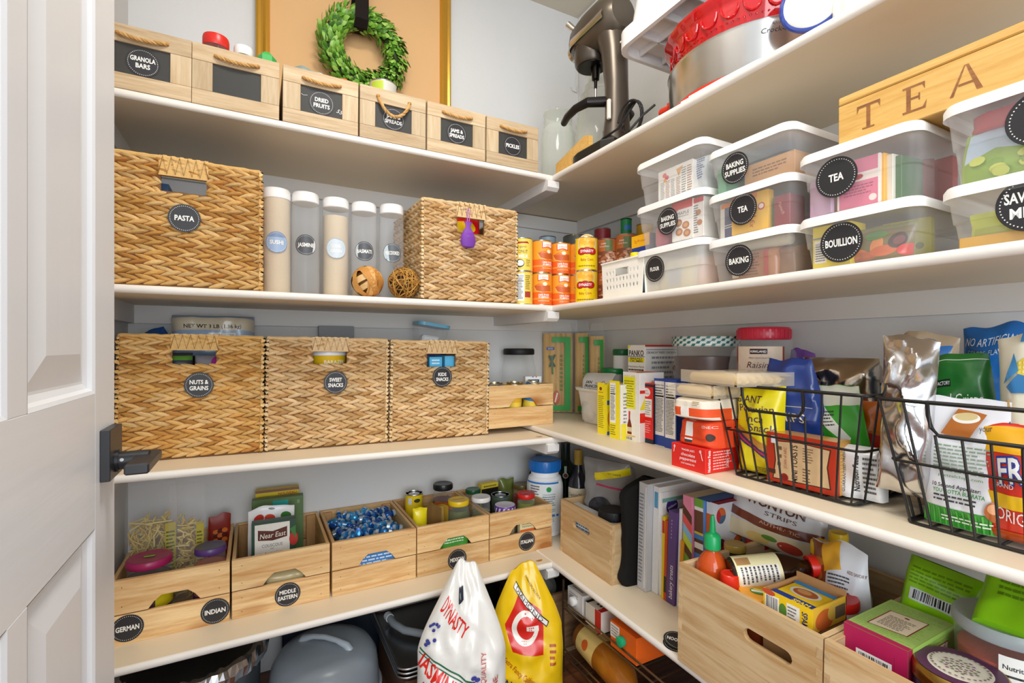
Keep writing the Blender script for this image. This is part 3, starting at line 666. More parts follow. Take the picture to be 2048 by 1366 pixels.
# ================================================================ back wall, second shelf: canisters, balls, cans
def camrot(x, y): return -math.degrees(math.atan2(x, y))
yc = 1.556; R = .0385
def canister(u, top, fill, lines, glare, label):
    x = X(u, yc); z = ZA[2](x); h = Z(top, x, yc)-z
    t = thing('rice_canister', label, 'canister', (x, yc, z), 0, 'tall clear plastic canisters with white lids')
    cb = G().lathe([(R*.9, 0), (R*.99, .006), (R, .05), (R*.985, h*.88), (R*.9, h-.022), (R*.9, h-.012)], 28).build('canister_body', CLEAR, t)
    g = G(); g.lathe([(R*.93, h-.03), (R*.98, h-.028), (R*.98, h-.006), (R*.9, h), (0, h)], 28, '#f4f3f1'); g.box(-R*.45, -R*.6, h, R*.45, -R*.1, h+.002, '#fbfaf8', .0006); g.build('lid', PLAS, t)
    if fill:
        G().lathe([(R*.85, .004), (R*.93, .012), (R*.93, h*fill), (R*.5, h*fill+.004), (0, h*fill+.005)], 24, '#d9c7ab').build('grain', finish('rice_grain', .8, bump=(900, .8), var=.3), t, kind='stuff')
    x0 = .135
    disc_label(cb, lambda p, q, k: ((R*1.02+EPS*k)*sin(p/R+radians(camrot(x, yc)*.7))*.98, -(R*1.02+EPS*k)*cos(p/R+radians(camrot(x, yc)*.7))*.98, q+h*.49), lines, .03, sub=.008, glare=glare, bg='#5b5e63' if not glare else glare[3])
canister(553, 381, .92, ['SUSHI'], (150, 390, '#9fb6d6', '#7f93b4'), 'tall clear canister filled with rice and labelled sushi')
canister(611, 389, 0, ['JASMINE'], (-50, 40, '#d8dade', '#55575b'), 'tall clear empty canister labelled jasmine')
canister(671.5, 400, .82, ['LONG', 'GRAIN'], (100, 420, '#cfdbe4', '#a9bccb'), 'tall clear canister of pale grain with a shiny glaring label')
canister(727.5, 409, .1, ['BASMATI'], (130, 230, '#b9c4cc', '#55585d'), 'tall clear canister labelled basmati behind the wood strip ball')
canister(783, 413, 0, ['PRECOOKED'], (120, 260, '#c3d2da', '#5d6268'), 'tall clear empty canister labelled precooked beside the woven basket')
def ball(u, v, r, wide, label):
    y = YA+.052; x = X(u, y); z = ZA[2](x)+r
    t = thing('woven_ball', label, 'ball', (x, y, z)); rnd = random.Random(3 if wide else 9)
    G().lathe([(r*.8*sin(pi*i/10), -r*.8*cos(pi*i/10)) for i in range(11)], 16, '#7a4d22' if wide else '#3b2a18').build('core', STRAW, t)
    g = G()
    for i in range(15 if wide else 46):
        M = Matrix.Rotation(rnd.uniform(0, pi), 4, 'X') @ Matrix.Rotation(rnd.uniform(0, pi), 4, 'Y') @ Matrix.Rotation(rnd.uniform(0, 6), 4, 'Z')
        k = rnd.uniform(.88, .985); n = 26
        if wide:
            wd = r*rnd.uniform(.13, .2); vs = []
            for j in range(n): a = 2*pi*j/n; vs += [(r*k*cos(a), r*k*sin(a), -wd), (r*k*1.012*cos(a), r*k*1.012*sin(a), 0), (r*k*cos(a), r*k*sin(a), wd)]
            gg = G().add(vs, [(3*j+q, 3*j+q+1, (3*j+4+q) % (3*n), (3*j+3+q) % (3*n)) for j in range(n) for q in (0, 1)], rnd.choice(['#cf9650', '#dba968', '#b97a35', '#e2b87c', '#c58840']), True, M)
            gg.build('wood_strip', STRAW, t, recalc=False)
        else:
            off = rnd.uniform(-.5, .5)*r; rr = sqrt(r*r*k*k-off*off)
            G().tube([(rr*cos(2*pi*j/n), rr*sin(2*pi*j/n), off+.002*sin(5*j)) for j in range(n)], .0014, 5, rnd.choice(['#a5712c', '#8a5a22', '#bb8a3e', '#c99a4c']), True, M).build('vine', STRAW, t)
ball(735, 566, .0475, True, 'ball of wide honey-coloured wood strips in front of the canisters')
ball(808, 565, .0495, False, 'ball of tangled thin vine beside the woven basket')
# contents peeping out of the two tall baskets of this shelf
bx = X(521, y2)-.167; bz = ZA[2](bx)
carton('pasta_box', 'dark blue box standing inside the pasta basket', 'carton', (bx-.06, y2+.08, bz+.008), 0, .04, .2, .262, '#2d4a6e')
carton('pasta_box', 'pale blue carton lying inside the pasta basket', 'carton', (bx+.02, y2+.14, bz+.008), 0, .11, .08, .25, '#9db8cc')
bx2 = X(939, y2); bz = ZA[2](bx2)+.012
bag('snack_bag', 'bright red snack bag bulging above the unlabelled woven basket', (bx2+.005, y2+.06, bz), .05, .15, .325, .07, '#d8151c', lambda A: (A.e(0, .24, .05, .02, '#f2c21c'), A.t('SNACK', 0, .275, .015, '#fff') if 0 else None, A.p([(-.07, .2), (.07, .23), (.07, .21), (-.07, .18)], '#2c5a34')), 'pillow', seed=12, crum=.01)
bag('snack_bag', 'purple snack bag inside the unlabelled woven basket', (bx2-.085, y2+.05, bz), .1, .1, .3, .05, '#5a3d8f', None, 'pillow', seed=14)
p = (bx2-.008, y2-.008, bz+.155)
t = thing('lavender_sachet', 'small purple organza sachet of lavender hanging from the woven grip', 'sachet', p)
g = G(); g.lathe([(.004, 0), (.02, .004), (.025, .018), (.024, .035), (.017, .052), (.008, .066), (.011, .078), (.014, .083)], 18, '#8a43b0', sy=.45); o = g.build('pouch', thin('organza', '#8a3fc0', .6, .6, .3), t)
g = G(); g.lathe([(.003, .003), (.018, .006), (.022, .02), (.02, .034), (0, .036)], 14, '#6e5570', sy=.4); g.build('lavender', finish('dried_buds', .9, bump=(500, 1.), var=.4), t, kind='stuff')
g = G(); g.tube([(-.001, 0, .066), (-.004, -.003, .09), (-.003, -.003, .118), (.002, .004, .128), (.006, .0, .115), (.003, -.003, .09), (.001, 0, .067)], .0013, 6, '#b77ad6'); g.build('ribbon', FABR, t)
# tins at the shelf corner
def pumpkin(A):
    A.r(-.118, .003, .118, .11, '#f5a02c'); A.r(-.118, .003, .118, .046, '#f26a22'); A.r(-.118, .02, .118, .026, '#f7963a')
    A.p([(-.016, .106), (.026, .106), (.026, .083), (.005, .088), (-.016, .083)], '#e4402a'); A.p([(-.013, .106), (.023, .106), (.023, .087), (.005, .091), (-.013, .087)], '#fff8ee'); A.t("Libby's", .005, .097, .0075, '#d7282f', slant=.25)
    A.p([(-.03, .068), (-.012, .076), (.032, .07), (.034, .05), (.0, .047), (-.02, .052)], '#c9602a'); A.p([(-.03, .068), (-.012, .076), (.032, .07), (.005, .067)], '#dd7c3a'); A.e(.01, .074, .008, .0065, '#f7ead0'); A.line([(-.032, .066), (-.022, .05), (.0, .045)], .0022, '#f3c27a')
    A.t('100% PURE', .006, .036, .0058, '#fff', bold=.02); A.t('PUMPKIN', .006, .028, .0062, '#fff', bold=.02); A.text(-.014, .013, .028, .018, 1, '#f9d9a8')
def coco(A):
    A.r(-.118, .003, .118, .11, '#f3d25a'); A.p([(-.03, .098), (.02, .1), (.026, .093), (.018, .094), (-.03, .092)], '#a5272a'); A.t('Organic', -.003, .083, .008, '#6f5a2a', slant=.35)
    A.t('COCONUT', -.008, .066, .011, '#3a3326', wid=.056); A.t('MILK', .006, .05, .011, '#fdfaf0', wid=.034, bold=.02); A.e(-.008, .026, .016, .014, '#3b3f3a'); A.e(-.006, .027, .012, .01, '#f8f6ee'); A.text(.014, .015, .03, .04, 4, '#8f7a3a')
def cocoback(A):
    A.r(-.118, .003, .118, .11, '#f0cf58'); A.facts(-.03, .012, .008, .104, 4); A.text(.012, .05, .03, .1, 8, '#6d5a28'); A.r(.01, .024, .032, .044, '#b03a34')
def corn(A):
    A.r(-.118, .003, .118, .108, '#f6d312'); A.e(0, .09, .034, .03, '#d9d6cf'); A.e(0, .091, .031, .027, '#f3b53a')
    rnd = random.Random(2)
    for i in range(15):
        a, b = rnd.uniform(-.024, .024), rnd.uniform(.074, .104); A.e(a, b, .009, .0038, rnd.choice(['#f9c84e', '#f2a92f', '#fbd877']), 10)
    A.r(-.04, .1085, .04, .13, '#f6d312') if 0 else None
    for a, b in ((-.018, .063), (0, .065), (.018, .063)): A.e(a, b, .015, .012, '#7a1414', 20)
    for a, b in ((-.018, .063), (0, .065), (.018, .063)): A.e(a, b, .013, .01, '#c4201f', 20)
    A.t('DYNASTY', 0, .064, .0085, '#fff', wid=.044, bold=.02); A.t('CUT', 0, .046, .003, '#7a5a10'); A.t('Baby Corn', 0, .036, .0085, '#b5301c', wid=.042); A.text(-.03, .012, .03, .018, 1, '#8a6a14')
def beans(A):
    A.r(-.118, .003, .118, .108, '#c9743c'); A.r(-.012, .07, .014, .108, '#6f7f4a'); A.t('DARK', -.018, .096, .005, '#fff'); A.t('Kidney Beans', -.016, .087, .006, '#f6e6d4', wid=.034); A.r(-.04, .006, .034, .07, '#8c5236')
    rnd = random.Random(6)
    for i in range(44): A.e(rnd.uniform(-.034, .03), rnd.uniform(.012, .066), .0075, .0045, rnd.choice(['#c98a66', '#dba686', '#a8603e', '#e6c0a4', '#b87452']), 10)
    A.r(.034, .004, .05, .106, '#d88f5c')
rc, hc = .0372, .1125
def stack(nm, lab2, u, y, r=rc, h=hc, x=None, z0=None):
    x = X(u, y) if x is None else x; z = ZA[2](min(x, .9)) if x < .9 else ZB[2](y)
    for i, (lb, col, fn, rot) in enumerate(lab2): can(nm, lb, (x, y, z+i*(h+.0004)), r, h, col, fn, camrot(x, y)+rot, rings=False, group='tins stacked at the shelf corner')
stack('coconut_milk_can', [('yellow tin with a nutrition table, lower of the coconut milk stack', '#f0cf58', cocoback, 0), ('yellow coconut milk tin stacked on another beside the woven basket', '#f3d25a', coco, 0)], 1044, 1.466)
stack('pumpkin_can', [('orange pumpkin tin at the shelf, lower of the stack beside the coconut milk', '#f5a02c', pumpkin, 4), ('orange pumpkin tin on top of the stack beside the coconut milk', '#f5a02c', pumpkin, 28)], 1083, 1.466)
stack('pumpkin_can', [('orange pumpkin tin at the shelf, lower of the middle pumpkin stack', '#f5a02c', pumpkin, 16), ('orange pumpkin tin on top of the middle pumpkin stack', '#f5a02c', pumpkin, 4)], 1121, 1.466)
stack('pumpkin_can', [('orange pumpkin tin half hidden behind the lower baby corn tin', '#f5a02c', pumpkin, 26), ('orange pumpkin tin half hidden behind the upper baby corn tin', '#f5a02c', pumpkin, 26)], 1156, 1.45)
stack('baby_corn_can', [('yellow baby corn tin, lower of its stack', '#f6d312', corn, -6), ('yellow baby corn tin, upper of its stack', '#f6d312', corn, 4)], 0, 1.347, .0378, .112, x=1.0)
stack('bean_can', [('brown kidney bean tin at the shelf between baby corn and white basket', '#c9743c', beans, 6), ('brown kidney bean tin stacked beside the baby corn', '#c9743c', beans, 6)], 0, 1.345, .037, .114, x=1.09)
stack('bean_can', [('brown kidney bean tin at the shelf behind the white perforated basket', '#c9743c', beans, 0), ('brown kidney bean tin with a green jar standing on it', '#c9743c', beans, 0)], 0, 1.285, .0385, .118, x=1.125)
def plain2(nm, label, u, d, r, vtop, col, fn=None, lid='#c9c9c6', zb=None):
    t_ = (u-1024)/F; x, y = d*(sP+t_*cP), d*(cP-t_*sP); z = ZB[2](y) if zb is None else zb
    return can(nm, label, (x, y, z), r, Z(vtop, x, y)-z, col, fn, camrot(x, y), lid=lid)
plain2('tall_tin', 'tall grey-blue tin behind the first pumpkin stack', 1095, 1.97, .035, 475, '#9fb2bd')
plain2('tall_tin', 'large tin with a gold lid behind the baby corn', 1152, 1.85, .05, 474, '#4d4f48', lid='#b9a878')
plain2('tall_tin', 'dark red tin standing behind the bean tins', 1205, 1.86, .032, 459, '#8a2229', lambda A: A.r(-.03, .2, -.008, .24, '#d7dfe2'))
xg, yg = 1.125, 1.285; zg = ZB[2](yg)+.118*2+.001
t = can('green_jar', 'small dark green jar standing on the bean tin', (xg+.005, yg+.01, zg), .0195, Z(437, xg, yg)-zg, '#0e7a42', lambda A: (A.r(-.006, .018, .02, .034, '#2e6fb0'), A.t('mint', .007, .026, .008, '#eee') if 0 else None), camrot(xg, yg), lid='#0d6b3a', cat='jar')
plain2('tall_tin', 'yellow and red tin wedged behind the plastic boxes', 1290, 1.72, .03, 450, '#e8b21c', lambda A: A.r(-.09, .2, .09, .225, '#b8321e'))
# perforated white basket with a yellow bottle
xf = .932; yb0, yb1 = Y(1288, xf), Y(1204, xf); w_ = yb1-yb0; hb = .105
t = thing('white_basket', 'small white perforated plastic basket with a slot handle', 'basket', (xf, (yb0+yb1)/2, ZB[2](1.05)), RB)
def perf(g, w, h, M, slot):
    n, m = 12, 5; cw, ch = w/n, h/m; tpr = lambda x, z: ((x)*(1-.08*(1-z/h)), z)
    for i in range(n):
        for j in range(m):
            x0, z0 = -w/2+i*cw, j*ch
            if slot and j == 3 and 4 <= i <= 7: continue
            q = [(x0, z0), (x0+cw, z0), (x0+cw, z0+ch), (x0, z0+ch)]
            hole = 1 <= j <= 3 and 0 < i < n-1
            if not hole: g.add([(*tpr(a, b)[:1], 0, b) for a, b in q], [(0, 1, 2, 3)], '#f3efe4', M=M); continue
            c = [(x0+cw/2+cw*.27*cos(pi/4*k+pi/8), z0+ch/2+ch*.3*sin(pi/4*k+pi/8)) for k in range(8)]
            o = []
            for k in range(8):
                a = pi/4*k+pi/8; mx = max(abs(cos(a)), abs(sin(a))); o.append((x0+cw/2+cw/2*cos(a)/mx, z0+ch/2+ch/2*sin(a)/mx))
            cor = {0: (x0+cw, z0+ch), 2: (x0, z0+ch), 4: (x0, z0), 6: (x0+cw, z0)}
            vs = c+o; fs = [(k, (k+1) % 8, 8+(k+1) % 8, 8+k) for k in range(8)]
            for k in (0, 2, 4, 6): vs.append(cor[k]); fs.append((8+k, 8+(k+1) % 8, len(vs)-1))
            g.add([(tpr(a, b)[0], 0, b) for a, b in vs], fs, '#f3efe4', M=M)
dp = .12
for nm, ww, M, sl in (('front_wall', w_, Matrix.Translation((0, 0, 0)), True), ('side_wall', dp, Matrix.Translation((w_/2, dp/2, 0)) @ Matrix.Rotation(pi/2, 4, 'Z'), False), ('side_wall', dp, Matrix.Translation((-w_/2, dp/2, 0)) @ Matrix.Rotation(-pi/2, 4, 'Z'), False), ('back_wall', w_, Matrix.Translation((0, dp, 0)) @ Matrix.Rotation(pi, 4, 'Z'), False)):
    g = G(); perf(g, ww, hb, M, sl); o = g.build(nm, PLAS, t, recalc=False); md = o.modifiers.new('s', 'SOLIDIFY'); md.thickness = .002; md.offset = 0
g = G(); g.box(-w_*.46, .004, 0, w_*.46, dp-.004, .003, '#f3efe4')
for a, b in (((-w_/2, -.002, hb), (w_/2, -.002, hb)), ((w_/2, -.002, hb), (w_/2, dp, hb)), ((w_/2, dp, hb), (-w_/2, dp, hb)), ((-w_/2, dp, hb), (-w_/2, -.002, hb))): g.tube([a, b], .003, 8, '#f6f2e8')
g.build('rim', PLAS, t)
jar('lemon_bottle', 'yellow squeeze bottle inside the white perforated basket', (xf+.045, Y(1247, xf), ZB[2](1.05)+.004), .024, .125, '#f2e21c', '#cfd02a', shell=finish('lime_plastic', .4), lidh=.022, neck=.6, ridge=False).children[0].data.color_attributes[0]
carton('tuna_pack', 'yellow and blue tuna carton between bean tin and flour box', 'carton', (1.0, Y(1281, 1.0), ZB[2](1.1)), RB, .075, .03, .185, '#1e3c94', {'front': lambda A: (A.r(0, .15, .075, .185, '#f5b81a'), A.t('7g Protein', .036, .168, .008, '#c5321c', wid=.05), A.t('StarKist', .04, .128, .016, '#fff', wid=.062, slant=.2), A.r(0, .02, .075, .08, '#3aa0dc'), A.p([(.01, .03), (.05, .05), (.06, .09), (.03, .08)], '#f0d23a'))})
# ================================================================ lidded plastic boxes on the right wall
def rrect(w, d, r, n=5):
    pts = []
    for cx, cy, a in ((w/2-r, d-r, 0), (-w/2+r, d-r, 90), (-w/2+r, r, 180), (w/2-r, r, 270)):
        pts += [(cx+r*cos(radians(a+90*i/n)), cy+r*sin(radians(a+90*i/n))) for i in range(n+1)]
    return pts
def tub(label, xf, ya, yb, z, h, lines=None, labpos=(0, .05), mat=None, d=.33, tsc=1, lr=.034):
    w = yb-ya; t = thing('plastic_box', label, 'container', (xf, (ya+yb)/2, z), RB, 'lidded clear plastic boxes stacked on the shelf')
    hb_ = h-.013; tp = .011; g = G(); lv = [(0, 1.25), (.004, 1.0), (hb_*.48, .62), (hb_*.5, .4), (hb_, 0.)]; m = None; vs = []; fs = []
    for z_, k in lv:
        q = rrect(w-.012-2*tp*k, d-.012-2*tp*k, .022); m = len(q); vs += [(x_, y_+.006+tp*k, z_+.0006) for x_, y_ in q]
    for i in range(len(lv)-1): fs += [(i*m+j, i*m+(j+1) % m, (i+1)*m+(j+1) % m, (i+1)*m+j) for j in range(m)]
    fs.append(tuple(range(m))[::-1]); g.add(vs, fs, smooth=True); bb_ = g.build('box_body', mat or FROST, t)
    g = G(); vs = []; fs = []; lv = [(h-.02, -.0005, 0), (h-.018, 0, 0), (h-.008, 0, 0), (h-.002, .004, 0), (h-.001, .012, 0), (h-.006, .018, 0)]
    for z_, k, _ in lv: q = rrect(w-2*k, d-2*k, max(.006, .028-k)); m = len(q); vs += [(x_, y_+k, z_) for x_, y_ in q]
    for i in range(len(lv)-1): fs += [(i*m+j, i*m+(j+1) % m, (i+1)*m+(j+1) % m, (i+1)*m+j) for j in range(m)]
    fs.append(tuple(range((len(lv)-1)*m, len(lv)*m))); g.add(vs, fs, smooth=True); g.build('lid', LIDM, t)
    if lines: disc_label(bb_, lambda p, q, k: (p+labpos[0], tp*.75-.0022-EPS*k+.006*(1-(q+labpos[1])/h), q+labpos[1]), lines, lr, tsc=tsc)
    return t
zb = ZB[2]; XF = .925
c1, c2, c3, c4 = (Y(1410, XF)+.006, Y(1266, XF)), (Y(1589, XF)+.005, Y(1408, XF)), (Y(1838, XF)-.0, Y(1588, XF)), (.150, Y(1872, XF))
def lev(col, i): return {1: (zb(.9), zb(.9)+.1195, zb(.9)+.2375), 2: (zb(.7),zb(.7)+.1025, zb(.7)+.205), 3: (zb(.5), zb(.5)+.1025), 4: (zb(.3), zb(.3)+.1)}[col][i]
Lb = 'lidded clear plastic box '
tub(Lb+'labelled flour at the shelf beside the white basket', XF, *c1, lev(1, 0), .1185, ['FLOUR'], (-.045, .062), MILKY, tsc=.8)
tub(Lb+'labelled baking supplies on top of the flour box', XF, *c1, lev(1, 1), .117, ['BAKING', 'SUPPLIES'], (-.0, .058))
tub(Lb+'without a label, topmost above the flour box', XF, *c1, lev(1, 2), .118)
tub(Lb+'labelled baking at the shelf next to the flour box', XF, *c2, lev(2, 0), .1015, ['BAKING'], (-.02, .045))
tub(Lb+'labelled tea with a yellow sachet box, on the baking box', XF, *c2, lev(2, 1), .1015, ['TEA'], (-.01, .052))
tub(Lb+'labelled baking supplies holding a blue pouch, topmost of its stack', XF, *c2, lev(2, 2), .1, ['BAKING', 'SUPPLIES'], (-.03, .045))
tub(Lb+'labelled bouillion at the shelf under a tea box', XF, *c3, lev(3, 0), .1015, ['BOUILLION'], (-.02, .045), lr=.036)
tub(Lb+'labelled tea with pink packets, below the bamboo tea chest', XF, *c3, lev(3, 1), .12, ['TEA'], (-.028, .062), lr=.036)
tub(Lb+'labelled savoury mixes at the shelf in the end stack', XF, *c4, lev(4, 0), .099, ['SAVOURY', 'MIXES'], (-.0, .052), lr=.038, tsc=1.15)
tub(Lb+'holding a green landscape packet, on the savoury mixes box', XF, *c4, lev(4, 1), .123, ['TEA'], (.01, .066), lr=.038)
# what the boxes hold
def inb(c, k, i, f, dx=.03): y = c[1]-(c[1]-c[0])*f; return (XF+dx, y, lev(k, i)+.0035)
mid = lambda c: (c[0]+c[1])/2
bag('flour_bag', 'cream paper flour bag inside the flour box', inb(c1, 1, 0, .42, .05), RB, .14, .09, .09, '#e7d9a8', lambda A: A.r(-.02, .01, .03, .06, '#a9b7cf'), 'brick', mat=PAPER, seed=41)
bag('flour_bag', 'orange flour bag inside the flour box', inb(c1, 1, 0, .8, .06), RB, .05, .088, .1, '#d8752c', None, 'brick', mat=PAPER, seed=42)
def maple(A):
    A.r(0, 0, .062, .098, '#efeae2'); A.r(0, .078, .062, .098, '#cf2c26'); A.p([(0, .06), (0, .08), (.02, .08)], '#cf2c26'); A.t('MAPLE', .034, .068, .0075, '#3a2a20', wid=.036); A.text(.014, .058, .052, .062, 1, '#999')
    for a, b in ((.02, .045), (.042, .036), (.022, .022), (.046, .016)): A.e(a, b, .011, .0095, '#b5713a'); A.e(a, b, .006, .005, '#d69a5c')
carton('baking_mix_box', 'white and red maple mix box inside the baking supplies box', 'carton', inb(c1, 1, 1, .66, .02), RB+.05, .062, .03, .098, '#efeae2', {'front': maple})
carton('baking_mix_box', 'white box printed with cookies inside the baking supplies box', 'carton', inb(c1, 1, 1, .84, .026), RB, .036, .06, .096, '#e9e3da', {'front': lambda A: (A.r(0, .084, .036, .096, '#cf2c26'), A.e(.02, .06, .008, .007, '#b5713a'), A.e(.024, .035, .008, .007, '#b5713a'), A.text(.003, .01, .02, .08, 12, '#666'))})
jar('sprinkle_jar', 'small jar of pink sprinkles inside the baking supplies box', inb(c1, 1, 1, .28, .06), .03, .075, '#3a3030', '#c4526a', lidh=.012)
carton('green_lid_tub', 'flat green-lidded tub inside the baking supplies box', 'container', (XF+.1, c1[1]-.065, lev(1, 1)+.003), RB, .07, .1, .082, '#3f9a6a', b=.004)
def tags(A):
    A.r(0, 0, .115, .08, '#f1ece4'); A.e(.022, .066, .007, .006, '#e2574a'); A.e(.03, .058, .007, .006, '#d9406a'); A.e(.024, .052, .006, .005, '#f0a23c'); A.p([(.062, .07), (.085, .074), (.07, .05)], '#d9a25a')
    for i in range(6): A.text(.008+i*.018, .004, .023+i*.018, .05 if i < 4 else .07, 11, ('#7a8a8a', '#a2745c')[i % 2], i)
carton('recipe_box', 'white card box printed with fruit inside the unlabelled plastic box', 'carton', inb(c1, 1, 2, .52, .03), RB, .115, .05, .08, '#f1ece4', {'front': tags})
bag('white_pouch', 'white pouch with blue print inside the unlabelled plastic box', inb(c1, 1, 2, .78, .05), RB, .056, .093, .08, '#cfd2d2', lambda A: A.text(-.025, .03, .02, .08, 9, '#3b5f9a'), 'brick', seed=43)
bag('baking_pouch', 'brown and orange pouch inside the baking box', inb(c2, 2, 0, .42, .05), RB, .13, .072, .08, '#b5713c', lambda A: (A.r(-.06, .01, -.03, .05, '#ece3d2'), A.text(-.02, .01, .02, .06, 8, '#5a3a22'), A.r(.03, .0, .04, .07, '#c23a2a'), A.r(-.062, .05, -.02, .06, '#33518f')), 'brick', seed=44)
bag('baking_pouch', 'tan pouch inside the baking box', inb(c2, 2, 0, .76, .06), RB, .05, .07, .09, '#8f5d30', None, 'brick', seed=45)
t = thing('foil_roll', 'rolled white packet tied with foil inside the baking box', 'packet', (XF+.06, mid(c2)-.0, lev(2, 0)+.0805), 0)
G().tube([(0, -.07, 0), (0, -.066, .002), (0, .05, .004), (0, .054, .004)], [.004, .013, .013, .005], 14, '#dbd6c2').build('roll', PAPER, t)
def glueh(A):
    A.r(0, 0, .085, .082, '#f3bb1c'); A.r(0, .07, .06, .082, '#ef8a1e'); A.t('GLÜH', .052, .048, .012, '#c8281e', rot=-90, wid=.035, bold=.02); A.t('fix', .05, .018, .012, '#c8281e', rot=-90, slant=.3); A.e(.07, .05, .008, .008, '#c8281e'); A.e(.07, .05, .0055, .0055, '#f6dfd0'); A.p([(.03, .074), (.05, .072), (.04, .08)], '#c8281e')
carton('mulled_tea_box', 'yellow mulled wine tea box inside the tea box on baking', 'carton', inb(c2, 2, 1, .47, .026), RB+.04, .085, .02, .083, '#f3bb1c', {'front': glueh})
carton('tea_packet', 'dark blue tea packet beside the yellow one', 'packet', inb(c2, 2, 1, .22, .03), RB-.1, .05, .012, .078, '#35406f', {'front': lambda A: (A.r(0, .068, .05, .078, '#ef8a1e'), A.text(.01, .02, .04, .03, 2, '#ddd'))})
carton('tea_packet', 'white tea packets upright at the end of the tea box', 'packet', inb(c2, 2, 1, .12, .032), RB-.1, .014, .05, .08, '#e6e0d4')
carton('tea_packet', 'wine red tea packet in the tea box on baking', 'packet', inb(c2, 2, 1, .81, .03), RB, .034, .05, .062, '#8a1d22', {'front': lambda A: A.t('Punsch', .016, .036, .007, '#d9a08a', rot=-70, slant=.3)})
carton('tea_packet', 'green tea packet in the tea box on baking', 'packet', inb(c2, 2, 1, .69, .045), RB, .012, .06, .066, '#2e8a3c')
carton('cookie_carton', 'tan carton inside the topmost baking supplies box', 'carton', inb(c2, 2, 2, .62, .045), RB, .115, .12, .05, '#cf9a62', {'front': lambda A: A.text(.02, .02, .1, .04, 3, '#8a5a34')})
bag('blue_pouch', 'bright blue pouch lying in the topmost baking supplies box', (XF+.06, mid(c2), lev(2, 2)+.055), RB, .15, .12, .028, '#2f8fd0', None, 'pillow', seed=46, rx=-pi/2+.1)
carton('green_packet', 'pale green packet in the topmost baking supplies box', 'packet', inb(c2, 2, 2, .12, .03), RB, .022, .1, .06, '#6db08a')
carton('bouillon_box', 'yellow bouillon carton in the bouillion box', 'carton', inb(c3, 3, 0, .26, .03), RB, .068, .05, .082, '#f2d91c', {'front': lambda A: (A.facts(.004, .012, .026, .055, 8, title=''), A.r(0, .058, .07, .061, '#888'), A.r(.036, .012, .066, .03, '#5d6468'), A.r(.038, .018, .048, .024, '#2e9a4a'), A.r(.048, .018, .056, .024, '#e8c22c'), A.r(.056, .018, .064, .024, '#d8342c'))})
def veg(A):
    A.r(-.055, .002, .055, .06, '#7a6a3a')
    for i, (a, b, rx, ry, c_) in enumerate(((-.035, .02, .022, .009, '#e0702a'), (-.02, .014, .025, .008, '#c95a22'), (.0, .032, .01, .016, '#e88a3c'), (.012, .02, .02, .01, '#d8642a'), (.03, .036, .013, .014, '#3a1a20'), (.032, .036, .008, .008, '#7a3a3a'), (.044, .018, .012, .01, '#d8241c'), (-.005, .05, .018, .008, '#4d8a34'))): A.e(a, b, rx, ry, c_)
bag('soup_pouch', 'soup pouch printed with carrots in the bouillion box', inb(c3, 3, 0, .6, .036), RB, .1, .068, .05, '#8a8a4a', veg, 'stand', seed=47)
carton('stock_packet', 'yellow-green stock packet upright in the bouillion box', 'packet', inb(c3, 3, 0, .7, .1), RB+.1, .07, .02, .078, '#cfcb3a', {'front': lambda A: (A.r(.01, .03, .02, .055, '#b5282a'), A.e(.055, .03, .006, .006, '#6f7a2a'))})
def pink(A):
    A.r(.004, 0, .07, .085, '#e0708f'); A.r(.01, .045, .066, .06, '#f3e3d8'); A.e(.035, .053, .008, .005, '#b5282a'); A.text(.012, .02, .06, .04, 4, '#a83a5a'); A.e(.058, .012, .006, .006, '#f3e3d8'); A.r(.066, 0, .07, .085, '#f4efe6')
carton('tea_packet', 'pink tea packet with a red drawing in the tea box', 'packet', inb(c3, 3, 1, .5, .026), RB+.03, .07, .012, .085, '#f4efe6', {'front': pink})
for i, (c_, nm) in enumerate((('#f2b01c', 'orange-yellow'), ('#e8e2d2', 'white'), ('#3c6a34', 'green'))):
    carton('tea_packet', nm+' tea packet standing behind the pink one', 'packet', inb(c3, 3, 1, .67+i*.05, .03+i*.006), RB-.1, .01, .06, .084-.004*i, c_)
carton('tea_pouch', 'red tea pouch standing at the back of the tea box', 'packet', inb(c3, 3, 1, .6, .2), RB, .1, .02, .1, '#d8281f')
carton('tea_pouch', 'orange and black tea pouch leaning behind the label', 'packet', inb(c3, 3, 1, .42, .07), RB+.25, .085, .015, .09, '#ef9020', {'front': lambda A: A.e(.03, .05, .02, .014, '#3a3a3a')})
carton('tea_pouch', 'lilac tea pouch leaning at the end of the tea box', 'packet', inb(c3, 3, 1, .16, .03), RB-.3, .05, .008, .07, '#c9a3c0')
bag('tea_pouch', 'dark red tea pouch slumped in the tea box', inb(c3, 3, 1, .72, .1), RB+.1, .05, .085, .08, '#9a1c22', lambda A: A.e(0, .05, .012, .012, '#e8e0d4'), 'brick', seed=48)
bag('herb_packet', 'yellow-green herb packet in the savoury mixes box', inb(c4, 4, 0, .5, .03), RB, .15, .055, .03, '#cdd83c', lambda A: (A.r(-.07, .02, .07, .03, '#b5c030'), A.r(-.03, .022, -.012, .028, '#2e9a4a'), A.r(-.012, .022, .004, .028, '#e8c22c'), A.r(.004, .022, .02, .028, '#d8342c')), 'stand', seed=49)
carton('gravy_packet', 'mustard packet lying flat in the savoury mixes box', 'packet', inb(c4, 4, 0, .5, .028), RB, .17, .2, .018, '#d9a52c')
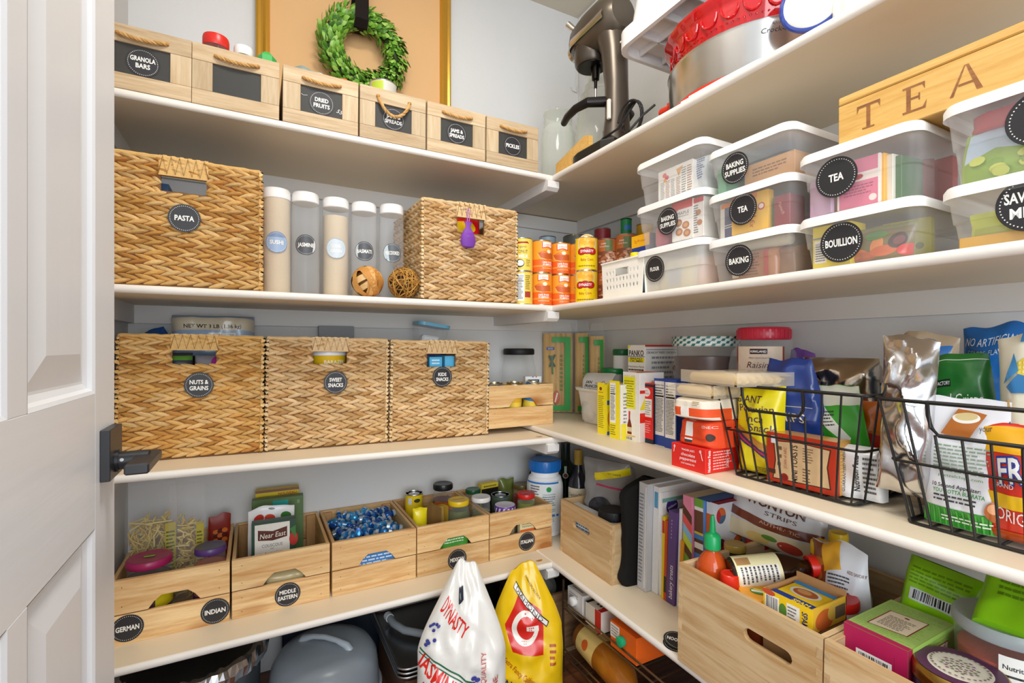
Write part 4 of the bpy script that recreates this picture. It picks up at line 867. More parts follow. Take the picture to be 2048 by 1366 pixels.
def land(A):
    A.r(-.075, .002, .075, .075, '#8fae3a'); A.p([(-.075, .03), (-.04, .045), (0, .035), (.04, .05), (.075, .04), (.075, .075), (-.075, .075)], '#c3d7e8'); rnd = random.Random(3)
    for i in range(26): A.e(rnd.uniform(-.07, .07), rnd.uniform(.006, .036), .01, .007, rnd.choice(['#5a8a2c', '#a6b83c', '#7ea030', '#c9cf58']), 10)
bag('landscape_packet', 'packet printed with green hills in the end plastic box', inb(c4, 4, 1, .46, .03), RB, .16, .078, .03, '#a6bf4a', land, 'stand', seed=50, crum=.002)
bag('red_pouch', 'soft red pouch pressed under the lid of the end plastic box', (XF+.035, mid(c4), lev(4, 1)+.078), RB, .16, .03, .06, '#c2303a', None, 'brick', seed=51)
# bamboo chest on the lids
xf = .945; yA, yB = .262, Y(1677, xf); w_ = yB-yA; h_ = .087; zt = lev(3, 1)+.1205
t = thing('tea_chest', 'bamboo tea chest engraved TEA resting on the plastic boxes', 'box', (xf, (yA+yB)/2, zt), RB)
G().box(-w_/2, 0, 0, w_/2, .17, h_-.0155, b=.001).build('chest_body', BAMB, t); G().box(-w_/2, -.001, h_-.0145, w_/2, .171, h_, b=.002).build('lid', BAMB, t)
def serif(A, ch, cx, cy, h, col):
    s = h
    if ch == 'T': A.r(cx-.07*s, cy-.5*s, cx+.07*s, cy+.5*s, col); A.r(cx-.42*s, cy+.4*s, cx+.42*s, cy+.5*s, col); A.p([(cx-.42*s, cy+.5*s), (cx-.42*s, cy+.2*s), (cx-.34*s, cy+.4*s)], col); A.p([(cx+.42*s, cy+.5*s), (cx+.42*s, cy+.2*s), (cx+.34*s, cy+.4*s)], col); A.r(cx-.22*s, cy-.5*s, cx+.22*s, cy-.44*s, col)
    if ch == 'E': A.r(cx-.24*s, cy-.5*s, cx-.1*s, cy+.5*s, col); A.r(cx-.36*s, cy+.42*s, cx+.34*s, cy+.5*s, col); A.r(cx-.36*s, cy-.5*s, cx+.36*s, cy-.42*s, col); A.r(cx-.1*s, cy-.03*s, cx+.18*s, cy+.05*s, col); A.p([(cx+.34*s, cy+.5*s), (cx+.34*s, cy+.22*s), (cx+.26*s, cy+.42*s)], col); A.p([(cx+.36*s, cy-.5*s), (cx+.4*s, cy-.2*s), (cx+.28*s, cy-.42*s)], col); A.r(cx+.15*s, cy-.12*s, cx+.19*s, cy+.14*s, col)
    if ch == 'A': A.p([(cx+.0*s, cy+.5*s), (cx+.08*s, cy+.5*s), (cx+.46*s, cy-.5*s), (cx+.3*s, cy-.5*s)], col); A.p([(cx, cy+.5*s), (cx-.34*s, cy-.5*s), (cx-.44*s, cy-.5*s), (cx-.04*s, cy+.5*s)], col); A.r(cx-.2*s, cy-.2*s, cx+.24*s, cy-.12*s, col)
for ch, f in (('T', .2), ('E', .47), ('A', .735)): A = Art(face('front', w_, .17, h_)); serif(A, ch, w_*f, h_*.42, .043, '#8a5527'); A.build(t, 'engraved_letter', BURN)
# ================================================================ right wall, top shelf
PEW = finish('pewter_paint', .33, metal=.55, bump=(50, .02)); STEEL = finish('brushed_steel', .24, metal=1, bump=(30, .03))
zs = ZB[1](1.2)
# stand mixer with bowl-lift arms
t = thing('stand_mixer', 'dark pewter stand mixer with bowl-lift arms and no bowl', 'mixer', (.995, 1.10, ZB[1](1.2)))
g = G(); n = 20; pts = []
for i in range(n+1): a = pi*i/n; pts.append((.078*cos(a), .185+.075*sin(a)))
pts += [(-.075, .07), (-.05, .035), (.05, .035), (.075, .07)]
g.prism(pts, .004, .03, '#2e2b28', axis='z'); g.prism([(x_*.93, .15+(y_-.15)*.95) for x_, y_ in pts], .03, .036, '#4a443d', axis='z'); g.build('base', PEW, t)
for q in ((-.045, .215), (.045, .215), (-.045, .06), (.045, .06)): G().lathe([(.009, 0), (.009, .004)], 12, '#e8e4dc', M=Matrix.Translation((*q, .0))).build('rubber_foot', RUB, t)
g = G(); lv = [(.03, .05, .042, .085), (.12, .04, .034, .082), (.22, .038, .034, .085), (.33, .042, .04, .095), (.385, .048, .05, .11)]; vs = []; m = 16
for z_, a, b, oy in lv: vs += [(a*cos(2*pi*i/m), oy+b*sin(2*pi*i/m), z_) for i in range(m)]
g.add(vs, [(j*m+i, j*m+(i+1) % m, (j+1)*m+(i+1) % m, (j+1)*m+i) for j in range(len(lv)-1) for i in range(m)]+[tuple(range((len(lv)-1)*m, len(lv)*m))], '#5a5147', True); g.build('column', PEW, t)
g = G(); prof = [(0, -.01), (.045, -.008), (.062, .01), (.07, .05), (.071, .1), (.069, .14), (.062, .19), (.05, .212), (.0, .218)]
Mh = Matrix.Translation((0, .06, .435)) @ Matrix.Rotation(-pi/2, 4, 'X')
g.lathe([(r_, z_) for r_, z_ in prof], 32, '#5f564b', M=Mh, sy=1.05); hd = g.build('motor_head', PEW, t)
g = G()
for s in (-1, 1): g.grid(lambda a, b: (s*(.0715-.004*abs(2*b-1)**2)*(1-.12*max(0, a-.7)), .07+a*.17, .405+b*.026), 10, 3, '#d7d4ce')
g.grid(lambda a, b: (.065*cos(pi*a), .235+.045*sin(pi*a), .405+b*.026), 14, 2, '#d7d4ce')
g.build('trim_band', STEEL, t)
g = G(); g.lathe([(.024, .21), (.026, .216), (.026, .235), (.022, .24), (0, .24)], 20, '#5a5249', M=Mh); g.lathe([(.0265, .228), (.0285, .232), (.0285, .25), (.02, .253), (0, .252)], 20, '#d9d9d6', M=Mh); g.build('hub_cover', STEEL, t)
g = G(); g.tube([(-.02, .26, .48), (-.035, .275, .5), (-.045, .285, .515)], [.008, .01, .011], 14, '#cfcac0'); g.build('hub_knob', STEEL, t)
g = G(); Mn = Matrix.Translation((0, .21, .345)); g.lathe([(.0, -.004), (.05, -.004), (.056, .004), (.058, .03), (.06, .06)], 28, '#4e463d', M=Mn); g.lathe([(0, -.006), (.045, -.006), (.046, .0)], 28, '#262320', M=Mn); g.build('planetary_ring', PEW, t)
g = G(); g.lathe([(.0, -.08), (.005, -.078), (.006, -.05), (.012, -.048), (.015, -.02), (.017, -.005)], 14, '#2b2724', M=Matrix.Translation((.008, .2, .345))); g.lathe([(0, -.115), (.0045, -.113), (.0045, -.075)], 12, '#c8c8c5', M=Matrix.Translation((.008, .2, .345))); g.build('beater_shaft', STEEL, t)
for s in (-1, 1):
    g = G(); g.tube([(s*.035, .1, .17), (s*.085, .12, .165), (s*.1, .16, .16), (s*.098, .21, .155), (s*.085, .25, .153)], [.016, .015, .013, .012, .011], 12, '#211e1c'); g.build('lift_arm', PEW, t)
G().box(-.05, .06, .1, -.04, .072, .16, '#e3dccb', .002).build('lift_lever', PLAS, t)
# glass jars
def glassjar(nm, label, u, d, r, vt, ribs, lidless=True):
    t_ = (u-1024)/F; x, y = d*(sP+t_*cP), d*(cP-t_*sP); z = ZB[1](min(y, 1.4)); h = Z(vt, x, y)-z
    t = thing(nm, label, 'jar', (x, y, z)); pr = []
    if ribs:
        n = 26
        for i in range(n+1): s = i/n; rr = r*(1-.25*max(0, s-.45)**1.6*2.2); pr.append((rr*(1-.028*(i % 2)), .008+s*h*.8))
        pr = [(r*.8, 0)]+pr+[(r*.58, h*.85), (r*.6, h*.9), (r*.5, h*.93), (r*.5, h*.97), (r*.52, h)]
    else: pr = [(r*.85, 0), (r*.97, .01), (r, .03), (r, h*.72), (r*.93, h*.78), (r*.82, h*.82), (r*.84, h*.84), (r*.8, h*.87), (r*.84, h*.9), (r*.82, h*.95), (r*.86, h*.98), (r*.84, h)]
    G().lathe(pr, 36).build('glass', GLASS, t)
    ip = [(a*.94, b+.004) for a, b in pr]; G().lathe(ip[:-1], 30).build('inner_glass', GLASS, t)
    return t
glassjar('ribbed_glass_jar', 'large ribbed beehive glass jar behind the stand mixer', 1197, 1.86, .091, 152, True)
glassjar('glass_jar', 'wide plain glass jar with threaded neck beside the pickles crate', 1116, 1.93, .068, 228, False)
# bamboo board in the corner
t = thing('cutting_board', 'thin bamboo board standing on edge beside the pickles crate', 'board', (.93, 1.43, ZB[1](1.4)))
g = G(); g.prism([(0, 0), (-.19, 0), (-.19, .075), (-.165, .082), (0, .045)], 0, .016, axis='x'); g.build('board', BAMB, t)
# slow cooker with red fittings, red dish and tray on top
cx, cy = 1.105, .815; z0 = ZB[1](.8); t = thing('slow_cooker', 'round steel slow cooker with red handles and base', 'cooker', (cx, cy, z0)); R1, sx, sy = .185, .95, 1.1
G().lathe([(.17, .0), (.176, .004), (.18, .022), (.178, .03)], 40, '#d8301f', sx=sx, sy=sy).build('base_ring', PLAS, t)
G().lathe([(.177, .026), (.18, .03), (.182, .12), (.185, .126), (.18, .13), (.15, .13)], 48, '#d0ccc6', sx=sx, sy=sy).build('steel_body', STEEL, t)
for s in (1, -1):
    g = G(); yy = s*R1*sy
    g.tube([(-.055, yy-s*.004, .09), (-.05, yy+s*.03, .095), (-.02, yy+s*.052, .1), (.02, yy+s*.052, .1), (.05, yy+s*.03, .095), (.055, yy-s*.004, .09)], [.012, .014, .013, .013, .014, .012], 12, '#e23a22'); g.box(-.06, yy-.01, .075, .06, yy+.01, .112, '#e23a22', .004); g.build('handle', PLAS, t)
A = Art(lambda a, b, k: ((.1815+EPS*k)*sx*sin(a/.18-radians(70)), -(.1815+EPS*k)*sy*cos(a/.18-radians(70)), b), .03)
A.t('RIVAL', .1, .112, .006, '#333'); A.t('Crock-Pot', .1, .099, .011, '#2a2a2a', slant=.15); A.build(t)
g = G(); ys = cy+R1*sy; px = cx-.14
g = G(); ctr = Vector((.965, 1.085, z0+.075))
for i in range(3):
    pass
pts = []
for i in range(60): a = 2*pi*i/26; pts.append((ctr.x+.006*sin(a*.37)-.012+i*.0005, ctr.y+.042*cos(a), ctr.z+.048*sin(a)))
pts += [(.955, 1.13, z0+.06), (.945, 1.19, z0+.05), (.935, 1.23, z0+.02), (.93, 1.2, z0+.006), (.925, 1.12, z0+.0045), (.93, 1.05, z0+.02), (.96, 1.03, z0+.06), (.985, 1.01, z0+.085)]
g.tube(pts, .0034, 7, '#1d1c1b'); tag(g.build('power_cord', RUB), 'coiled black power cord hanging beside the slow cooker', 'cord')
t = thing('ceramic_dish', 'glossy red ceramic dish with embossed arches on the slow cooker', 'dish', (cx+.005, cy+.005, z0+.1305))
g = G(); n = 72; vs = []; fs = []; lv = [(.0, .12), (.003, .15), (.012, .168), (.03, .176), (.055, .182), (.068, .186), (.078, .197), (.086, .199), (.088, .193), (.078, .184), (.05, .172), (.02, .16), (.012, .0)]
for z_, r_ in lv:
    for i in range(n): a = 2*pi*i/n; k = 1+(.006*cos(24*a) if .065 < z_ < .09 and r_ > .183 else 0); vs.append((r_*k*cos(a)*.92, r_*k*sin(a)*1.06, z_))
for j in range(len(lv)-1): fs += [(j*n+i, j*n+(i+1) % n, (j+1)*n+(i+1) % n, (j+1)*n+i) for i in range(n)]
fs.append(tuple(range(n))[::-1]); g.add(vs, fs, '#c31219', True); g.build('dish_body', CERA, t)
for i in range(24):
    a = 2*pi*(i+.5)/24; g = G(); pts = []
    for q in range(9): b = pi*q/8; r_ = .1795+.0045*(.058-.024*sin(b))/.06; aa = a+.105*cos(b); pts.append((r_*cos(aa)*.92, r_*sin(aa)*1.06, .057-.026*sin(b)))
    g.tube(pts, .0026, 5, '#c8161c'); g.build('embossed_arch', CERA, t)
g = G(); rb = [(.1755*cos(2*pi*i/90)*.92, .1755*sin(2*pi*i/90)*1.06, .024) for i in range(90)]
for q in rb: g.lathe([(0, -.0025), (.0028, 0), (0, .0025)], 6, '#c8161c', M=Matrix.Translation(q))
g.build('bead_trim', CERA, t, kind='stuff')
t = thing('pot_lid', 'domed black pot lid lying in the red ceramic dish', 'lid', (cx+.01, cy+.01, z0+.1305+.088)); G().lathe([(.168, 0), (.172, .003), (.15, .02), (.1, .036), (.045, .044), (0, .046)], 36, '#23221f', sx=.92, sy=1.04).build('lid_dome', RUB, t); G().lathe([(.012, .043), (.012, .055), (.022, .058), (.022, .066), (0, .068)], 18, '#1a1917').build('knob', RUB, t)
# white ribbed tray upside down
zt = z0+.1305+.088+.0885; t = thing('white_tray', 'big white plastic tray with ribbed underside resting on the pot lid', 'tray', (.94, .60, zt))
W_, D_, Hh = .36, .53, .055
g = G(); g.box(.012, .012, .0, W_-.012, D_-.012, .004, '#e9e7e6'); g.build('tray_floor', PLAS, t)
def ring(g, o0, z0_, o1, z1_, r=.05, col='#f2f1f0'):
    a = [(x_+W_/2, y_) for x_, y_ in rrect(W_-2*o0, D_-2*o0, r)]; b = [(x_+W_/2, y_) for x_, y_ in rrect(W_-2*o1, D_-2*o1, r)]; m = len(a)
    g.add([(x_, y_+o0, z0_) for x_, y_ in a]+[(x_, y_+o1, z1_) for x_, y_ in b], [(i, (i+1) % m, m+(i+1) % m, m+i) for i in range(m)], col, True)
g = G(); ring(g, 0, -.03, 0, Hh*.35); ring(g, .012, -.03, 0, -.03); ring(g, .012, .004, .012, -.03); ring(g, 0, Hh*.35, .02, Hh*.45); ring(g, .02, Hh*.45, .035, Hh+.09); ring(g, .035, Hh+.09, .05, Hh+.09); ring(g, .05, Hh+.09, .04, .01); g.build('rim', PLAS, t, recalc=False)
for i in range(1, 6): G().box(.014, D_*i/6-.002, -.02, W_-.014, D_*i/6+.002, .0, '#eceaea').build('rib', PLAS, t)
for i in range(1, 4): G().box(W_*i/4-.002, .014, -.02, W_*i/4+.002, D_-.014, .0, '#eceaea').build('rib', PLAS, t)
# white canister with a blue sealed clip lid hanging open
t = thing('ceramic_canister', 'white ceramic canister with a blue-sealed clip lid hanging open', 'canister', (1.035, .462, ZB[1](.5)))
G().lathe([(.085, 0), (.093, .006), (.096, .03), (.096, .19), (.09, .21), (.084, .215), (.084, .23), (.078, .23), (.078, .2), (0, .2)], 40, '#f1f0ed').build('canister_body', CERA, t)
Ml = Matrix.Translation((-.098, .055, .09)) @ Matrix.Rotation(radians(-60), 4, 'Z') @ Matrix.Rotation(radians(-96), 4, 'X')
Ml = Matrix.Translation((-.075, .1, .085)) @ Matrix.Rotation(radians(24), 4, 'Z') @ Matrix.Rotation(radians(-90), 4, 'Y')
g = G(); g.lathe([(.05, -.006), (.054, 0), (.05, .006), (.03, .013), (.012, .016), (0, .016)], 32, '#f4f2ee', M=Ml); g.lathe([(0, -.006), (.05, -.006)], 32, '#f4f2ee', M=Ml); ld = g.build('clip_lid', CERA, t)
g = G(); g.tube([tuple(Ml @ Vector((.0535*cos(a), .0535*sin(a), .002))) for a in [2*pi*i/40 for i in range(40)]], .0052, 8, '#2a3f8c', closed=True); g.build('rubber_seal', PLAS, ld)
g = G(); g.tube([(-.075, .06, .14), (-.09, .03, .2), (-.085, -.02, .215), (-.06, -.06, .214), (0, -.087, .213), (.05, -.075, .213)], .0016, 6, '#b9b7b2'); g.build('wire_clip', STEEL, t)
g = G(); g.tube([(.915, .85, ZB[1](.8)+.003), (.918, .78, ZB[1](.8)+.003), (.916, .70, ZB[1](.7)+.003), (.922, .64, ZB[1](.7)+.003), (.93, .6, ZB[1](.6)+.003), (.925, .66, ZB[1](.7)+.008), (.921, .74, ZB[1](.7)+.009), (.92, .83, ZB[1](.8)+.009)], .003, 7, '#efe9dc'); tag(g.build('appliance_lead', PLAS), 'folded white cord lying along the top shelf edge', 'cord')
# ================================================================ back wall, third shelf: things on and in the baskets, small crate
def pine_crate(label, x0, x1, yf, z, h, d, labels=(), group='pine slat crates with notched fronts', notch=True, ry=0, dark=False):
    w = x1-x0-.002; t = thing('pine_crate', label, 'crate', ((x0+x1)/2, yf, z), 0, group, ry=ry)
    th = .011; gap = .0035; hm = h*.46
    fsl = G().box(-w/2, 0, 0, w/2, th, hm, b=.0012).build('front_slat', PINE, t)
    nw, nh = w*.22, .03; xo = w*.02; zb_ = hm+gap
    if notch: pts = [(-w/2, zb_), (xo-nw, zb_), (xo-nw+.012, zb_+nh*.55), (xo-nw+.028, zb_+nh), (xo+nw-.028, zb_+nh), (xo+nw-.012, zb_+nh*.55), (xo+nw, zb_), (w/2, zb_), (w/2, h), (-w/2, h)]
    g = G()
    xs = sorted(set([-w/2, w/2]+[p_[0] for p_ in pts[1:7]]))
    zlow = lambda x_: zb_ if x_ <= pts[1][0] or x_ >= pts[6][0] else max(zb_, next(a[1]+(b[1]-a[1])*(x_-a[0])/(b[0]-a[0]) for a, b in zip(pts[1:6], pts[2:7]) if a[0] <= x_ <= b[0]))
    vs = []
    for x_ in xs: vs += [(x_, 0, zlow(x_)), (x_, 0, h), (x_, th, zlow(x_)), (x_, th, h)]
    fs = []
    for i in range(len(xs)-1): a = 4*i; b = a+4; fs += [(a, b, b+1, a+1), (a+2, a+3, b+3, b+2), (a+1, b+1, b+3, a+3), (a, a+2, b+2, b)]
    e = 4*(len(xs)-1); fs += [(0, 1, 3, 2), (e, e+2, e+3, e+1)]; g.add(vs, fs); g.build('front_slat', PINE, t)
    for za, zz in ((0, hm), (hm+gap, h)): G().box(-w/2, d-th, za, w/2, d, zz, b=.0008).build('back_slat', PINE, t)
    for s in (-1, 1):
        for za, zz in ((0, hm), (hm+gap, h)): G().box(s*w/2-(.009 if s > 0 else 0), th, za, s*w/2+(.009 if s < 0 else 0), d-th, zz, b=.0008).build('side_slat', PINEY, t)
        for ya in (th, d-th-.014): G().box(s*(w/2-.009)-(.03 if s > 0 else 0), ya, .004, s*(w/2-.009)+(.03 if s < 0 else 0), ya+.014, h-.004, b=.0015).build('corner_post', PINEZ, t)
    for i in range(3): G().box(-w/2+.009, th+(d-2*th)*i/3, .001, w/2-.009, th+(d-2*th)*(i+.92)/3, .008).build('bottom_slat', PINE, t)
    g = G()
    for s in (-1, 1):
        for z_ in (hm*.25, hm*.75, hm+(h-hm)*.25, hm+(h-hm)*.8): g.lathe([(0, 0), (.0011, 0), (.0011, .0004), (0, .0004)], 6, '#4a3a2a', M=Matrix.Translation((s*(w/2-.024), -.0003, z_)) @ Matrix.Rotation(pi/2, 4, 'X'))
    g.build('nails', METAL, t, kind='stuff')
    for lines, fx, fz in labels: disc_label(fsl, lambda p, q, k, fx=fx, fz=fz: (p+fx*w, -.0004-EPS*k, q+fz*h), lines, .0335)
    return t
zB3 = ZB[3](1.5)
x0, x1 = AZ(980, 860, zB3)[0], AZ(1109, 848, zB3)[0]; yk = 1.556
pine_crate('small pine crate holding upright tins beside the kids snacks basket', x0, x1, yk, zB3+.0005, .152, .135)
for i, (fx, c_, nm) in enumerate(((.2, '#4aa0d0', 'pale blue'), (.45, '#e8b52c', 'yellow'), (.7, '#2f86c8', 'blue'))):
    x = x0+(x1-x0)*fx
    can('snack_tin', nm+' round tin leaning in the small pine crate', (x, yk+.052, zB3+.012), .031, .148, c_, lambda A: (A.r(-.09, .05, .09, .08, '#f0d24a'), A.text(-.02, .01, .02, .045, 5, '#eee')), 0, lid='#d9c9a8', rx=.15, ry=.1*(i-1))
carton('french_box', 'white carton with a French tricolour in the small pine crate', 'carton', (x0+(x1-x0)*.83, yk+.07, zB3+.009), -.2, .066, .03, .168, '#f2f1ee', {'front': lambda A: (A.r(.028, .164, .033, .168, '#2c4fa8'), A.r(.042, .164, .047, .168, '#d8352c'), A.r(.01, .146, .056, .156, '#2a3140'), A.t('SAVEURS', .033, .151, .004, '#fff') if 0 else A.text(.014, .149, .052, .153, 1, '#eee'), A.text(.014, .12, .05, .14, 3, '#777'))})
xj, yj = .972, 1.775
t = jar('storage_jar', 'big clear jar with a flat black lid behind the small pine crate', (xj, yj, zB3), .071, Z(697, xj, yj-.07)-zB3, '#1b1b1c', '#e6e2dc', lidh=.026, neck=.86, shell=JARG, fillh=.45, ridge=False, lidmat=RUB)
# basket toppings
def a3(u, v, y): x = X(u, y); return (x, y, Z(v, x, y))
zt3 = ZA[3](-.15)+.295; xN = X(525, y3)-.1665
p = a3(425, 667, y3+.14)
bag('grain_bag', 'pale blue three pound grain bag lying on the nuts and grains basket', (p[0], p[1]+.015, ZA[3](p[0])+.274), 0, .22, .13, .11, '#9fb9d8', lambda A: (A.r(-.11, .076, .11, .115, '#d9cdb4'), A.t('NET WT 3 LB (1.36 kg)', .0, .088, .011, '#1e1c1a', wid=.15, bold=.02), A.r(-.012, .05, .06, .068, '#eef2f4'), A.t('ITM./ART. 1172900', .024, .062, .005, '#444', wid=.06), A.text(-.008, .052, .056, .056, 1, '#777')), 'brick', seed=61, crum=.008, rx=-.15)
bag('blue_bag', 'dark blue bag slumped at the back of the nuts basket', (p[0]-.1, p[1]+.05, ZA[3](p[0])+.23), .2, .09, .13, .05, '#1d4f8f', None, 'pillow', seed=62, ry=-.5)
z_ = ZA[3](xN)+.012
bag('nut_bag', 'clear and purple nut bag inside the nuts and grains basket', (xN+.05, y3+.03, z_), 0, .1, .262, .06, '#8d8a90', lambda A: (A.e(.02, .245, .03, .02, '#a02a86'), A.r(-.05, .2, .05, .23, '#5c5a5e')), 'brick', seed=63)
bag('nut_bag', 'dark nut bag with a green band inside the nuts and grains basket', (xN-.055, y3+.03, z_), 0, .1, .27, .06, '#3c3d45', lambda A: A.r(-.05, .25, .05, .262, '#5a8f34'), 'brick', seed=64)
xs_ = X(661, y3+.02); zz = ZA[3](xs_)+.012
t = thing('dessert_tub', 'yellow tub with a white lid inside the sweet snacks basket', 'tub', (xs_, y3+.075, zz+.215))
G().lathe([(.046, 0), (.05, .004), (.056, .052)], 28, '#e2b81c').build('tub', PLAS, t); G().lathe([(.058, .05), (.059, .053), (.058, .062), (0, .063)], 28, '#eceef2').build('lid', PLAS, t)
A = Art(cylmap(.0535), .012); A.t('BARAZEK', .015, .03, .011, '#f3efe0'); A.build(t)
carton('snack_box', 'big box filling the sweet snacks basket below the yellow tub', 'carton', (xs_, y3+.03, zz), 0, .24, .22, .214, '#8a6a4a')
p = a3(678, 672, y3+.2); carton('grey_box', 'plain grey box standing at the back of the sweet snacks basket', 'carton', (p[0], y3+.255, zz), 0, .118, .02, Z(652, p[0], y3+.25)-zz, '#83878a')
p = a3(756, 672, y3+.15); t = thing('snack_wrapper', 'pointed green and blue wrapper tip poking out of the sweet snacks basket', 'packet', (p[0], y3+.16, zz+.216))
G().lathe([(.012, 0, '#2f9fc0'), (.011, .06, '#4fb06a'), (.006, .085, '#8fd04a'), (0, .11)], 6, sy=.4).build('wrapper', FILM, t)
xk = X(885, y3+.02); zk = ZA[3](xk)+.012
carton('snack_box', 'light blue carton inside the kids snacks basket', 'carton', (xk-.02, y3+.03, zk), 0, .045, .1, .262, '#54b4e0', {'front': lambda A: A.text(.008, .235, .036, .256, 2, '#e8f4fa')})
carton('snack_box', 'second light blue carton beside a dark pouch in the kids basket', 'carton', (xk+.033, y3+.032, zk), 0, .04, .1, .265, '#5fbbe4')
bag('navy_pouch', 'navy pouch inside the kids snacks basket', (xk, y3+.14, zk), 0, .13, .3, .06, '#27306a', None, 'pillow', seed=66)
p = a3(866, 676, y3+.12)
t = thing('food_container', 'clear food container with a blue clip lid tilted on the kids basket', 'container', (p[0], y3+.12, ZA[3](p[0])+.318), 0, ry=.14)
g = G(); w_, d_, h_ = .118, .1, .075
q0, q1 = rrect(w_*.84, d_*.84, .018), rrect(w_, d_, .022); m = len(q0)
g.add([(a, b+.008, 0) for a, b in q0]+[(a, b, h_-.012) for a, b in q1], [(i, (i+1) % m, m+(i+1) % m, m+i) for i in range(m)]+[tuple(range(m))], smooth=True); g.build('box_body', CLEAR, t)
G().prism([(a*1.04, b*1.04-.002) for a, b in q1], h_-.012, h_, '#6fb4d2', axis='z').build('lid', finish('blue_lid', .3), t)
G().box(-.035, .02, .004, .03, .07, .03, '#e9ecef', .006).build('contents', PAPER, t)
# ================================================================ right wall, third shelf
def b3(u, v, d=None):
    return AZ(u, v, ZB[3](1.0))
def noodles(label, u, d, wd, ht, rz, seed):
    t_ = (u-1024)/F; x, y = d*(sP+t_*cP), d*(cP-t_*sP); z = ZB[3](y)
    t = thing('noodle_pack', label, 'packet', (x, y, z), rz, 'tall cellophane packs of dried noodle sticks')
    g = G(); rnd = random.Random(seed); n = int(wd/.03)+1
    for i in range(n): xx = -wd/2+.016+(wd-.032)*i/max(1, n-1); g.tube([(xx, .022, .004), (xx+.001, .02, ht*.5), (xx, .022, ht*.86)], .0165, 10, rnd.choice(['#d9ad62', '#cf9f52', '#dfb76e']))
    g.build('noodle_sticks', STRAW, t, kind='stuff')
    g = G(); g.grid(lambda a, b: ((a-.5)*(wd+.006)*(1 if b < .86 else 1-(b-.86)*2.2), -.001-.006*sin(pi*a)*min(1, (1-b)*4)+.003*noise.noise(Vector((a*9, b*14, seed))), b*ht), 16, 26); g.grid(lambda a, b: ((.5-a)*(wd+.006)*(1 if b < .86 else 1-(b-.86)*2.2), .044, b*ht), 8, 12)
    g.build('cellophane', CELLO, t, recalc=False)
    A = Art(lambda a, b, k: (a, -.0085+.006*(1-abs(a)/(wd/2))-.004-EPS*k, b), .02)
    gr = '#2ba03c'; A.r(wd*.22, .012, wd*.42, ht*.82, gr); A.r(-wd*.2, ht*.76, wd*.42, ht*.82, gr); A.r(-wd*.3, .012, wd*.42, .035, gr)
    if wd > .1:
        A.r(-wd*.38, ht*.68, -wd*.12, ht*.71, '#2d4a9a'); A.t('ECO', -wd*.25, ht*.695, .007, '#eee'); A.line([(-wd*.3, ht*.62), (-wd*.1, ht*.5)], .008, '#25401c'); A.line([(-wd*.1, ht*.63), (-wd*.28, ht*.5)], .008, '#25401c'); A.line([(-wd*.2, ht*.62), (-wd*.18, ht*.42)], .007, '#3d6a24'); A.e(-wd*.05, ht*.17, .014, .03, '#c9581c'); A.line([(-wd*.1, ht*.12), (-wd*.02, ht*.22)], .006, '#f4e8dc')
    [A.text(wd*.06, ht*(.24+.045*i), wd*.17, ht*(.27+.045*i), 2, '#2e8a3a', i, .6) for i in range(9)]; A.build(t)
noodles('wide cellophane noodle pack with green border nearest the small pine crate', 1116, 2.12, .13, .405, -.55, 1)
noodles('narrow cellophane noodle pack with green border, middle of three', 1164, 2.1, .062, .405, -.62, 2)
noodles('narrow cellophane noodle pack with green border next to the right wall', 1194, 2.03, .062, .39, -.66, 3)
# white bin with coffee bag
zb3 = ZB[3](1.4); t = thing('white_bin', 'white plastic bin with flared rim holding a coffee bag', 'bin', (1.105, 1.465, zb3), RB)
w_, d_, h_ = .205, .115, .135; g = G(); vs = []; fs = []
lv = [(0, .03, 0), (.002, .022, 0), (h_-.012, .006, 0), (h_-.01, 0, 0), (h_, -.003, 0), (h_-.002, .006, 0), (.006, .026, 0)]
for z_, k, _ in lv: q = rrect(w_-2*k, d_-2*k, .02); m = len(q); vs += [(a, b+k, z_) for a, b in q]
for i in range(len(lv)-1): fs += [(i*m+j, i*m+(j+1) % m, (i+1)*m+(j+1) % m, (i+1)*m+j) for j in range(m)]
fs += [tuple(range(m))[::-1], tuple(range((len(lv)-1)*m, len(lv)*m))]; g.add(vs, fs, '#efebe2', True); g.build('bin_body', PLAS, t)
bag('coffee_bag', 'white and silver coffee bag folded over in the white bin', (1.118, 1.47, zb3+.01), RB+.3, .135, .185, .06, '#dcd8d0', lambda A: (A.t('SAN', -.03, .15, .011, '#1e1e1e', slant=.3, bold=.02), A.t('FRANCISCO', -.008, .135, .011, '#1e1e1e', slant=.3, wid=.078, bold=.02), A.t('BAY', -.034, .12, .011, '#1e1e1e', slant=.3, bold=.02), A.t('COFFEE', -.002, .12, .009, '#8a8a88', wid=.034), A.line([(.0, .148), (.02, .146), (.04, .155), (.048, .14)], .0018, '#c23a34')), 'stand', seed=71, crum=.008, fold=(.8, .03), back='#b9b9b6')
